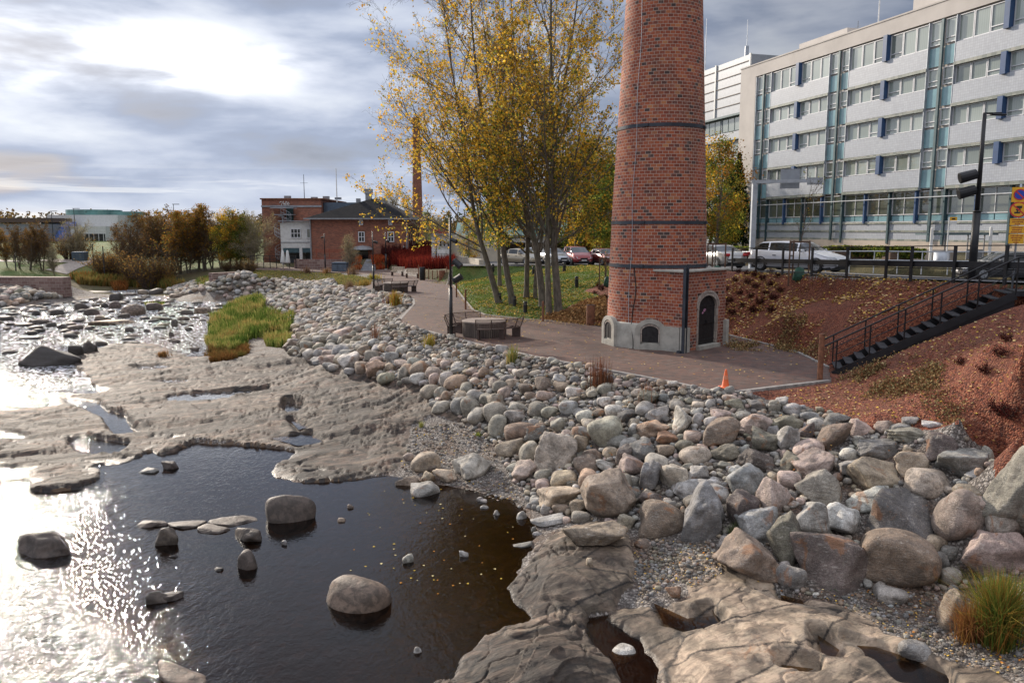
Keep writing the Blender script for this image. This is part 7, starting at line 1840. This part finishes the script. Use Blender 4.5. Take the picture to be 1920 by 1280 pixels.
meadow([(210,538),(240,535),(238,546),(215,546)], 900, .8, [(.36, .13, .04), (.30, .14, .05)], 'rust_grass', 'rust red grass clump at the far end of the rapids', .05, .35)
P_ = GRASSPATCH; X, Y = in_poly(P_, 7000, rs); blades(np.stack([X, Y, height(X, Y)], 1), .16, pal(rs, len(X), [(.20, .22, .07), (.28, .25, .09), (.36, .28, .10)]), rs, .04, .6, 'short_grass', 'short grass between the far cobbles and the square')
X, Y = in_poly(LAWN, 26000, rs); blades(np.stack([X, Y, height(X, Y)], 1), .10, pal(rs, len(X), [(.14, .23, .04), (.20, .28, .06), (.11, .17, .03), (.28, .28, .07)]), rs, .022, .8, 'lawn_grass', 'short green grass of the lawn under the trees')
def tuft(px, py, topy, n, cols, label, w, lean=.32, spread=.12, cat='grass tuft', r=None, grp=None):
    p = G(px, py); h = PY(px, topy, p.y).z - p.z; a = rs.uniform(0, 6.28, n); q = np.abs(rs.normal(size=n)) * spread
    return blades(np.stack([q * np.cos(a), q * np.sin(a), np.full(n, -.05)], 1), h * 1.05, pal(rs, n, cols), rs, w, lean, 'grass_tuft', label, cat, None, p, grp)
tuft(806,653,625,150,[(.42, .36, .08), (.30, .30, .07), (.45, .28, .06)],'yellow green iris tuft on the cobbles left of the lamp foot',.016,.34)
tuft(962,682,645,150,[(.20, .24, .07), (.30, .30, .10), (.40, .30, .10)],'green iris tuft on the cobbles below the near round table',.014,.36)
tuft(741,578,545,260,[(.45, .22, .05), (.40, .30, .06), (.30, .28, .07)],'orange grass tuft beside the far round table',.022,.30,.2)
tuft(729,575,552,120,[(.26, .14, .10), (.22, .12, .09)],'thin brown grass stems left of the orange tuft',.014,.15,.25)
tuft(1127,728,668,130,[(.17, .07, .04), (.22, .09, .05), (.12, .06, .04)],'upright brown grass stems on the cobbles near the chimney',.009,.07,.22)
tuft(1140,730,690,60,[(.20, .09, .05), (.14, .07, .04)],'short brown stems right of the upright brown grass',.008,.14,.18)
tuft(1212,750,712,50,[(.20, .09, .05), (.30, .14, .05)],'sparse rusty stems among small cobbles below the paved edge',.007,.16,.2)
tuft(306,668,656,220,[(.34, .16, .05), (.40, .22, .07), (.22, .12, .05)],'small rust coloured sedge tuft alone on the upper ledge',.018,.6,.16)
tuft(662,515,498,90,[(.24, .16, .10), (.30, .18, .10)],'dry brown tuft at the edge of the square',.03,.3,.3); tuft(656,548,524,160,[(.22, .14, .09), (.26, .17, .10)],'dry brown reed tuft at the corner of the short grass',.022,.22,.3)
tuft(612,512,500,80,[(.28, .14, .06), (.34, .20, .08)],'small orange tuft at the end of the cobble bank',.03,.35,.4); tuft(575,512,498,90,[(.20, .12, .08)],'dark brown tuft at the end of the cobble bank',.03,.25,.3)
tuft(700,524,512,150,[(.45, .34, .06), (.30, .30, .07)],'yellow flowering tuft in the short grass',.03,.4,.4); tuft(685,535,522,120,[(.42, .24, .06), (.36, .28, .08)],'orange yellow tuft in the short grass',.03,.4,.4)
tuft(703,640,604,70,[(.26, .13, .08), (.22, .12, .08)],'thin rusty stems among mid cobbles',.010,.18,.15)
tuft(1872,1205,1078,2600,[(.13, .19, .035), (.20, .24, .05), (.34, .26, .06), (.36, .16, .04), (.09, .13, .03)],'big green and orange grass tuft at the bottom right corner',.0055,.42,.13)
tuft(1820,1200,1118,700,[(.30, .13, .05), (.24, .11, .05), (.36, .20, .06)],'rust coloured grass on the left side of the big tuft',.005,.6,.10)
tuft(896,818,806,60,[(.20, .28, .05), (.30, .32, .06)],'tiny bright green weed at the top of the gravel',.008,.5,.05); tuft(790,800,786,60,[(.36, .34, .10), (.25, .28, .08)],'tiny yellow green weed on the gravel near the pink bedrock',.008,.5,.05)
tuft(1375,1005,970,50,[(.10, .14, .05), (.14, .16, .06)],'small dark weed in front of the upright blue grey boulder',.006,.5,.05); tuft(1560,1105,1088,50,[(.10, .20, .05)],'tiny green weed under the big dark block',.006,.6,.05)

# ---- red stemmed dogwood and orange bed by the brick house
def stems(pxs, n, H, cols, name, label, z=2.45, width=.025, lean=.25):
    P = np.array([tuple(Pz(a, b, z))[:2] for a, b in pxs]); X, Y = in_poly(P, n, rs); Z = height(X, Y)
    return blades(np.stack([X, Y, Z], 1), H, pal(rs, len(X), cols, None, .2), rs, width, lean, name, label, 'shrub')
stems([(728,503),(760,500),(800,497),(850,502),(852,528),(835,522),(790,518),(752,510)], 14000, 1.25, [(.20, .025, .018), (.14, .018, .015), (.26, .045, .025), (.07, .015, .015)], 'red_dogwood', 'mass of bright red stemmed shrubs behind the benches', 2.5, .025)
stems([(728,503),(800,494),(840,492),(820,484),(740,490),(700,494)], 7000, 1.7, [(.07, .02, .02), (.10, .025, .02), (.05, .02, .02)], 'dark_shrubs', 'dark red shrubs along the foot of the brick house', 2.6, .05)
stems([(697,506),(733,504),(725,496),(700,492)], 5000, .55, [(.42, .09, .03), (.36, .06, .03), (.30, .10, .04)], 'orange_bed', 'orange red planting bed right of the garden steps', 2.5, .05)
stems([(655,506),(677,506),(680,494),(658,494)], 3500, .6, [(.45, .14, .04), (.34, .10, .04)], 'orange_bed', 'orange planting bed left of the garden steps', 2.5, .05)

# ---- shrubs on the mulch slope
def shrub_proto(cols, seed, name, H=.5, n=420, size=.06):
    r_ = np.random.default_rng(seed); T = Tree(seed)
    for q in range(14):
        a = r_.uniform(0, 6.28); T.grow(np.array([0., 0, -.05]), np.array([.7 * cos(a), .7 * sin(a), .9]), H * r_.uniform(.6, 1), .008, 0, [dict(n=3, wob=.15, up=.05, end=.4), dict(cnt=4, t0=.3, ang=(20, 60), len=.5, fall=.3, rr=.7, n=2, wob=.1, up=0, end=.5)])
    t = bpy.data.objects.new(name, None); COL.objects.link(t); T.mesh((0, 1), 'stems', 'twig_brown', t, (3, 3, 3))
    tips = T.tips; P = []
    for q in range(n): pts, l = tips[q % len(tips)]; f = r_.random(); P.append(pts[0] * (1 - f) + pts[-1] * f + r_.normal(size=3) * .04)
    leaf_quads(np.array(P), size, pal(r_, n, cols), r_, 0, 'foliage', 'leaf', t); return t
sp1 = shrub_proto([(.06, .015, .015), (.10, .02, .018), (.035, .015, .015)], 61, 'barberry_shrub')
SHR = [(1360,545),(1368,566),(1378,528),(1388,552),(1392,575),(1402,533),(1408,558),(1416,540),(1424,570),(1430,525),(1436,552),(1444,536),(1450,562),(1458,520),(1462,548),(1372,590),(1350,528),(1340,515),(1385,512),(1400,515),(1415,518),(1445,512),(1355,575),(1412,585),(1446,585),
 (1887,640),(1873,668),(1800,684),(1845,700),(1895,775),(1870,780),(1128,545),(1115,552),(1136,560),(1122,538)]
sl = [('small dark red shrub on the mulch slope %s' % ('right of the chimney' if x < 1500 else 'below the steel stairs' if x < 1860 else 'near the right edge'), x, y) if x > 1200 else ('small dark red shrub left of the chimney', x, y) for x, y in SHR]
for i, ((x, y), l) in enumerate(zip(SHR, unique(sl))):
    o = sp1 if i == 0 else copy_tree(sp1); o.location = G(x, y); s = random.uniform(.42, .7); o.scale = (s, s, s); o.rotation_euler = (0, 0, random.uniform(0, 6)); tag(o, l, 'shrub', 'dark red shrubs on the mulch')
# ground cover and fallen leaves
def cover(P, n, size, cols, name, label, lift=.06, thick=.12, noise_s=1.3, thr=.45, flat=0.0, w=None, mat='litter', seed=0):
    r_ = np.random.default_rng(seed + 900); X, Y = in_poly(P, n, r_)
    if thr: m = fbm(X * noise_s, Y * noise_s, 3, 12 + seed) > thr; X = X[m]; Y = Y[m]
    e_ = sdf(P, X, Y); m = r_.random(len(X)) < sstep(-.1, 1.1, e_ + (fbm(X * 2, Y * 2, 2, 5 + seed) - .5) * 1.4) if thr and size < .08 else np.ones(len(X), bool); X = X[m]; Y = Y[m]
    Z = height(X, Y) + lift + np.abs(r_.normal(size=len(X))) * thick
    return tag(leaf_quads(np.stack([X, Y, Z], 1), size, pal(r_, len(X), cols, w, .2), r_, flat, name, mat), label, 'leaves', kind='stuff')
COVC = [(.26, .16, .08), (.17, .12, .06), (.34, .22, .10), (.11, .08, .04), (.24, .10, .05), (.38, .31, .15), (.20, .17, .08)]
pa = Wm([(1562,712),(1600,695),(1680,670),(1730,672),(1790,700),(1800,740),(1830,790),(1800,800),(1740,775),(1640,750),(1575,735)])[:, :2]
cover(pa, 26000, .055, COVC, 'dry_ground_cover', 'dry brown green ground cover below the steel stairs', .0, .13, 1.1, .42, seed=1)
pb = Wm([(1360,626),(1352,590),(1400,575),(1480,590),(1540,615),(1560,640),(1550,680),(1500,655),(1400,632)])[:, :2]
cover(pb, 24000, .06, COVC + [(.45, .30, .13)], 'dry_ground_cover', 'dry ground cover and leaves between the path and the mulch slope', .0, .12, 1.1, .40, seed=2)
pd = Wm([(1010,598),(1060,585),(1100,565),(1135,555),(1140,606),(1040,601)])[:, :2]
cover(pd, 16000, .10, [(.40, .22, .09), (.30, .17, .08), (.48, .30, .13), (.22, .12, .06)], 'leaf_drift', 'thick drift of orange brown leaves left of the chimney', .02, .07, 1.0, .30, seed=3)
LEAFC = [(.62, .44, .20), (.66, .50, .26), (.55, .34, .10), (.60, .40, .08), (.42, .24, .10)]
up = Wm([(1352,600),(1352,530),(1400,512),(1470,512),(1600,524),(1700,524),(1790,534),(1700,580),(1600,610),(1500,640),(1400,620)])[:, :2]
cover(up, 5200, .11, LEAFC, 'fallen_leaves', 'pale fallen leaves on the red mulch above the path', .015, .02, .6, .40, 1.0, seed=4)
lw = Wm([(1570,715),(1700,650),(1900,580),(1925,620),(1925,880),(1850,840),(1700,800),(1450,740)])[:, :2]
cover(lw, 1500, .075, LEAFC + [(.30, .16, .08), (.20, .10, .06), (.14, .07, .05)], 'fallen_leaves', 'pale fallen leaves on the red mulch below the stairs', .012, .01, 1, 0, 1.0, seed=5)
cover(LAWN, 9500, .13, [(.55, .38, .07), (.50, .34, .12), (.40, .24, .08)], 'fallen_leaves', 'yellow fallen leaves on the lawn', .03, .02, .3, .44, 1.0, seed=6)
pe = Zpoly([(850,531),(862,550),(872,563),(887,582),(910,591),(981,599),(1040,602),(1128,608),(1128,612),(1040,608),(960,604),(895,594),(870,570),(848,540)], 2.5)
def flatleaf(P, n, size, z, name, label, seed, cols=LEAFC):
    r_ = np.random.default_rng(seed); X, Y = in_poly(P, n, r_); return tag(leaf_quads(np.stack([X, Y, np.full(len(X), z)], 1), size, pal(r_, len(X), cols), r_, 3.0, name, 'litter'), label, 'leaves', kind='stuff')
flatleaf(pe, 1500, .10, 2.53, 'fallen_leaves', 'yellow leaves gathered along the lawn kerb', 41)
flatleaf(PATHP, 1500, .085, 2.515, 'fallen_leaves', 'pale leaves scattered over the paved path', 42)
sh1 = grav[1]; cover(sh1, 160, .05, LEAFC + [(.5, .2, .04)], 'fallen_leaves', 'small yellow and orange leaves on the gravel between the ledges', .02, .005, 1, 0, 1.0, seed=7)
cover(grav[2], 260, .05, LEAFC + [(.5, .2, .04)], 'fallen_leaves', 'yellow and orange leaves at the foot of the right boulders', .02, .01, 1, 0, 1.0, seed=8)
cover(grav[0], 110, .06, [(.6, .42, .08), (.5, .3, .06)], 'fallen_leaves', 'yellow leaves on the gravel patch', .02, .005, 1, 0, 1.0, seed=9)
cover(near_poly, 900, .06, [(.5, .3, .08), (.42, .22, .06), (.3, .13, .05)], 'fallen_leaves', 'orange leaves caught between the cobbles', .10, .08, .8, .52, .5, seed=10)
wl = Pz(950, 1000, 0); r_ = np.random.default_rng(50); n_ = 70
X = r_.uniform(-3.6, .6, n_); Y = r_.uniform(14.5, 22, n_); m_ = height(X, Y) < -.04
tag(leaf_quads(np.stack([X[m_], Y[m_], np.full(m_.sum(), .008)], 1), .06, pal(r_, m_.sum(), [(.6, .42, .08), (.5, .22, .05), (.6, .5, .25)]), r_, 6.0, 'floating_leaves', 'litter'), 'yellow leaves floating on the calm pool', 'leaves', kind='stuff')

# ---- staked young trees with green watering bags
def staked(px, py, topy, stakes_h, label, bag=True, frame=True, leafy=True, seed=1):
    p = G(px, py); h = PY(px, topy, p.y).z - p.z; t = thing('young_tree', label, 'tree', p, 0, 'staked young trees by the road railing')
    T = Tree(seed); T.grow(np.array([0., 0, -.1]), np.array([.02, 0, 1.]), h, .035, 0, [dict(n=8, wob=.03, up=.02, end=.2), dict(cnt=16, t0=.42, ang=(25, 55), len=.34, fall=.5, rr=.5, n=4, wob=.12, up=.08, end=.3), dict(cnt=5, t0=.2, ang=(25, 55), len=.5, fall=.4, rr=.6, n=3, wob=.12, up=.02, end=.4)])
    T.mesh((0,), 'trunk', 'bark', t, (7,)); T.mesh((1, 2), 'twigs', 'twig_brown', t, (4, 3, 3)); LP = []
    for pts, l in T.tips:
        if T.rs.random() < .5: LP.append(pts[-1][None] + T.rs.normal(size=(2, 3)) * .05)
    LP = np.vstack(LP); leaf_quads(LP, .07, pal(T.rs, len(LP), GRN + ORA), T.rs, 0, 'foliage', 'leaf', t)
    S = [(-.42, -.3), (.42, -.3), (0, .45)]
    for (x, y) in S: b = MB(); b.cyl((x, y, -.2), (x, y, stakes_h), .035, .035, 8); b.build('stake', MATS['stake'], t)
    b = MB(); z = stakes_h - .06
    for i in range(3): b.bar((*S[i], z), (*S[(i + 1) % 3], z), .03, .07)
    b.build('stake_frame', MATS['stake'], t)
    if bag:
        b = MB(); b.lathe([(.05, .62), (.16, .56), (.24, .30), (.27, .06), (.10, 0)], (.10, -.05, 0), n=14); V = b.v
        b.v = [(x * (1 + .18 * sin(5 * atan2(y, x - .1) + z * 6)), y * (1 + .15 * sin(4 * atan2(y, x - .1))), z) for x, y, z in V]; b.build('watering_bag', MATS['bag_green'], t, True)
    return t
staked(1492, 528, 338, 1.75, 'staked young tree with a green watering bag in front of the white estate car', seed=3)
staked(1339, 522, 372, 1.7, 'staked young tree with a green bag behind the chimney door block', seed=4)
staked(1136, 538, 470, 1.7, 'staked young tree with a green bag left of the chimney', seed=5)
# low hedges in front of the office block
def hedge(px0, px1, yb, yt, Y, label, cols, seed):
    a = PY(px0, yb, Y); c = PY(px1, yb, Y - 2); z1 = PY(px0, yt, Y).z; r_ = np.random.default_rng(seed); n_ = 5200; f = r_.random(n_)
    X = a.x + (c.x - a.x) * f; Yv = Y - 2 * f + r_.uniform(-.8, .8, n_); top = a.z + (z1 - a.z) * (.55 + .6 * fbm(X * .8, Yv * .8, 3, seed)); Z = a.z + (top - a.z) * r_.random(n_) ** .5
    t = thing('hedge', label, 'hedge', (a.x, Y, a.z - .4), 0, 'low hedges in front of the office block')
    leaf_quads(np.stack([X - a.x, Yv - Y, Z - a.z + .4], 1), .22, pal(r_, n_, cols), r_, 0, 'foliage', 'leaf', t)
    b = MB(); b.box(((c.x - a.x) / 2, -1, .35), (abs(c.x - a.x) * .94, 1.0, .7)); b.build('stems', MATS['twig_brown'], t)
hedge(1545, 1650, 480, 460, 50, 'low green hedge in front of the middle of the office block', GRN + [(.2, .14, .05)], 21)
hedge(1645, 1722, 482, 462, 47, 'low green hedge left of the planter wall', GRN, 22)
hedge(1376, 1425, 474, 462, 60, 'low green hedge at the left corner of the office block', GRN, 23)

# ------------------------------------------------------------ cars
def carpaint(name, c, metal=.5):
    if name in MATS: return MATS[name]
    m, k = newmat(name); k.b.inputs['Base Color'].default_value = (*c, 1); k.b.inputs['Metallic'].default_value = metal; k.b.inputs['Roughness'].default_value = .32
    k.b.inputs['Coat Weight'].default_value = .8; k.b.inputs['Coat Roughness'].default_value = .06; MATS[name] = m; return m
m, k = newmat('car_glass'); k.b.inputs['Base Color'].default_value = (.015, .018, .02, 1); k.b.inputs['Roughness'].default_value = .04; k.b.inputs['Specular IOR Level'].default_value = .9; MATS['car_glass'] = m
pm('tyre', (.02, .02, .02), .85); pm('car_rim', (.35, .36, .37), .35, .6); pm('head_light', (.62, .64, .66), .15); pm('tail_light', (.40, .015, .015), .25); pm('plate_white', (.62, .62, .62), .5); pm('car_trim', (.025, .025, .027), .5)
PROF = {   # x of: front, bonnet start height, windscreen base, roof start, roof end, rear glass base, tail ; heights
 'estate': dict(L=4.72, W=1.80, H=1.47, bonnet=.78, cowl=.98, xs=(.0, .28, 1.18, 1.95, 4.05, 4.55, 4.72), belt=.98, tail=1.02),
 'mpv': dict(L=4.35, W=1.80, H=1.62, bonnet=.86, cowl=1.08, xs=(.0, .22, .80, 1.75, 3.85, 4.22, 4.35), belt=1.03, tail=1.08),
 'sedan': dict(L=4.52, W=1.78, H=1.42, bonnet=.76, cowl=.95, xs=(.0, .28, 1.22, 2.02, 3.15, 3.85, 4.52), belt=.93, tail=.99),
 'hatch': dict(L=3.95, W=1.70, H=1.46, bonnet=.78, cowl=.98, xs=(.0, .22, .98, 1.70, 3.35, 3.80, 3.95), belt=.96, tail=1.0)}
def car(kind, paint, label, loc, rz, group='parked cars'):
    """front end looks along local +x"""
    q = PROF[kind]; L, W, H = q['L'], q['W'], q['H']; x0, x1, x2, x3, x4, x5, x6 = q['xs']; t = thing('parked_car', label, 'car', loc, rz, group)
    N = 64; X = np.linspace(0, L, N)
    top = np.interp(X, [0, .05, x1, x2, x3, (x3 + x4) / 2, x4, x5, L - .03, L], [.55, .62, q['bonnet'], q['cowl'], H - .03, H, H - .04, q['tail'], q['tail'] - .04 if kind == 'sedan' else q['tail'] - .1, .60])
    for _ in range(5): top[1:-1] = .5 * top[1:-1] + .25 * (top[:-2] + top[2:])
    belt = np.minimum(top - .012, np.interp(X, [0, x1, x2, x5, L], [.50, q['bonnet'] - .08, q['belt'] - .03, q['belt'] + .04, .62])); hw = W / 2 * np.interp(X, [0, .12, .5, 1.1, L - .9, L - .25, L], [.74, .88, .97, 1, 1, .94, .80])
    bot = np.interp(X, [0, .2, .7, L - .6, L - .15, L], [.34, .24, .2, .2, .28, .40])
    Vv = []; M = 13
    for i in range(N):
        x = L / 2 - X[i]; g = max(0, top[i] - belt[i]); k_ = min(1, g / .4); wr = hw[i] * (1 - .22 * k_) if g > .05 else hw[i] * .95
        ring = [(hw[i] * .80, bot[i]), (hw[i] * .97, bot[i] + .08), (hw[i] * 1.0, (bot[i] + belt[i]) / 2), (hw[i] * .975, belt[i]), (hw[i] * .93 - .02 if g > .05 else hw[i] * .90, belt[i] + min(.03, g * .3)), (wr, top[i] - min(.06, g * .4)), (wr * .86 , top[i] - .012)]
        pr = [(x, -y, z) for y, z in ring] + [(x, 0, top[i] + .012 * (1 if g > .05 else .5))] + [(x, y, z) for y, z in reversed(ring[:-1])]
        # 14 points: left 7, centre, right 6 mirrored (skip duplicate crown point)
        pr = [(x, -y, z) for y, z in ring] + [(x, 0, top[i] + .012)] + [(x, y, z) for y, z in reversed(ring)]
        Vv += pr
    M = 15; body = []; glass = []
    for i in range(N - 1):
        xm = (X[i] + X[i + 1]) / 2
        for j in range(M - 1):
            f = (i * M + j, (i + 1) * M + j, (i + 1) * M + j + 1, i * M + j + 1); g = False
            if j in (4, 9) and x2 + .10 < xm < x5 - .12 and top[i] - belt[i] > .16:
                pil = [x2 + (x3 - x2) * .92, (x3 + x4) / 2, x4 - .55 if kind in ('estate', 'mpv') else x4 - .02]
                g = all(abs(xm - p_) > w_ for p_, w_ in zip(pil, (.03, .03, .05)))
            if j in (5, 6, 7, 8) and (x2 + .06 < xm < x3 - .06 or (x4 + .05 < xm < x5 - .05)): g = True
            (glass if g else body).append(f)
    Vn = np.array(Vv); e0 = tuple(range(M)); 
    bb_ = MB(); bb_.v = [tuple(v) for v in Vv]; bb_.f = body + [tuple(reversed(e0)), tuple((N - 1) * M + j for j in range(M))]; bd = bb_.build('body', carpaint(*paint), t, True)
    # shade smooth with sharp creases kept low poly
    gb = MB(); gb.v = [tuple(v) for v in Vv]; gb.f = glass; gb.build('windows', MATS['car_glass'], t, True)
    b = MB(); b.box((0, 0, .24), (L * .90, W * .86, .16)); b.build('underbody', MATS['car_trim'], t)
    for xx in (L / 2 - .88, -L / 2 + .84):
        for s in (-1, 1):
            b = MB(); b.tube([(xx, s * (W / 2 - .20), .33), (xx, s * (W / 2 - .015), .33), (xx, s * (W / 2 + .004), .33)], [.32, .32, .28], 26); w_ = b.build('wheel', MATS['tyre'], t, False)
            b = MB(); b.tube([(xx, s * (W / 2 - .01), .33), (xx, s * (W / 2 + .012), .33)], [.21, .20], 20); b.build('rim', MATS['car_rim'], w_)
            b = MB()
            for a in range(5): an = a * 1.2566; b.bar((xx + .07 * cos(an + .6), s * (W / 2 + .014), .33 + .07 * sin(an + .6)), (xx + .17 * cos(an + .6), s * (W / 2 + .014), .33 + .17 * sin(an + .6)), .035, .012)
            b.build('spoke_gaps', MATS['tyre'], w_)
            b = MB(); arch_ring(b, .70, 0, .36, .80, .41, -.02, .02, z0=0, legs=False); b.v = [(x + xx, s * (W / 2 - .012) + y, z + .32) for x, y, z in b.v]; b.build('wheel_arch', MATS['car_trim'], t)
    for s in (-1, 1):
        b = MB(); b.add([(L / 2 - .05, s * W * .30, .70), (L / 2 - .05, s * W * .30, .58), (L / 2 - .12, s * W * .42, .58), (L / 2 - .34, s * W * .475, .66), (L / 2 - .36, s * W * .46, .78), (L / 2 - .14, s * W * .34, .76)], [(0, 1, 2, 3, 4, 5) if s < 0 else (5, 4, 3, 2, 1, 0)]); 
        V = b.v; b.add([(x + .02, y * 1.01, z) for x, y, z in V], [(0, 1, 2, 3, 4, 5) if s < 0 else (5, 4, 3, 2, 1, 0)]); b.build('headlight', MATS['head_light'], t)
        b = MB(); b.box((-L / 2 + .05, s * W * .36, .84), (.12, W * .18, .17), 0, .03); b.build('tail_light', MATS['tail_light'], t)
        b = MB(); b.box((L / 2 - x2 - .38, s * (W / 2 + .07), q['belt'] + .06), (.12, .20, .13), 0, .03); b.build('mirror', carpaint(*paint), t)
        b = MB()
        for xx in (.2, -.75): b.box((xx, s * (W / 2 + .002), .80), (.18, .03, .03))
        b.build('door_handles', MATS['car_trim'], bd)
    b = MB(); b.box((L / 2 + .005, 0, .38), (.05, W * .52, .13)); b.box((L / 2 - .012, 0, .62), (.05, W * .36, .10)); b.build('grille', MATS['car_trim'], t)
    b = MB(); b.box((L / 2 + .03, 0, .46), (.02, .46, .10)); b.build('number_plate', MATS['plate_white'], t); b = MB(); b.box((-L / 2 - .012, 0, .80 if kind == 'sedan' else .62), (.03, .46, .11)); b.build('number_plate', MATS['plate_white'], t)
    return t
def park(px, Y, z=None): q = PY(px, 480, Y); zz_ = z if z is not None else float(road_z(Y)) - .04 * max(0, q.x - float(rail_x(Y)) - 2) * (Y < 64); return Vector((q.x, Y, zz_ + .005))
WHITE = ('paint_white', (.66, .67, .70), .15); SILV = ('paint_silver', (.42, .41, .39), .5); GOLD = ('paint_gold', (.40, .34, .24), .4); RED = ('paint_red', (.24, .018, .018), .35); DRED = ('paint_dark_red', (.16, .02, .015), .35); GREY = ('paint_grey', (.09, .09, .095), .5); LG = ('paint_light_grey', (.36, .38, .40), .5)
car('estate', WHITE, 'white estate car driving on the road behind the railing', park(1497, 38.8), atan2(-.80, .62))
car('sedan', SILV, 'silver saloon seen from behind, directly right of the chimney', park(1340, 49), atan2(.93, -.34))
car('sedan', GREY, 'dark grey saloon behind the street lamp at the right edge', park(1885, 40), atan2(.10, -1))
car('mpv', RED, 'red people carrier parked at the top of the lawn', park(1081, 70.2), atan2(-.97, .22))
car('hatch', DRED, 'dark red car just left of the chimney', park(1136, 69), atan2(-.95, .30))
car('sedan', GOLD, 'beige gold saloon parked behind the leaning trunks', park(978, 70), atan2(-.72, .70))
car('estate', LG, 'light grey car parked between two tree trunks', park(1036, 71), atan2(-.92, .38))
car('hatch', LG, 'grey hatchback parked behind the forked trunk', park(1008, 74), atan2(-.85, .5))
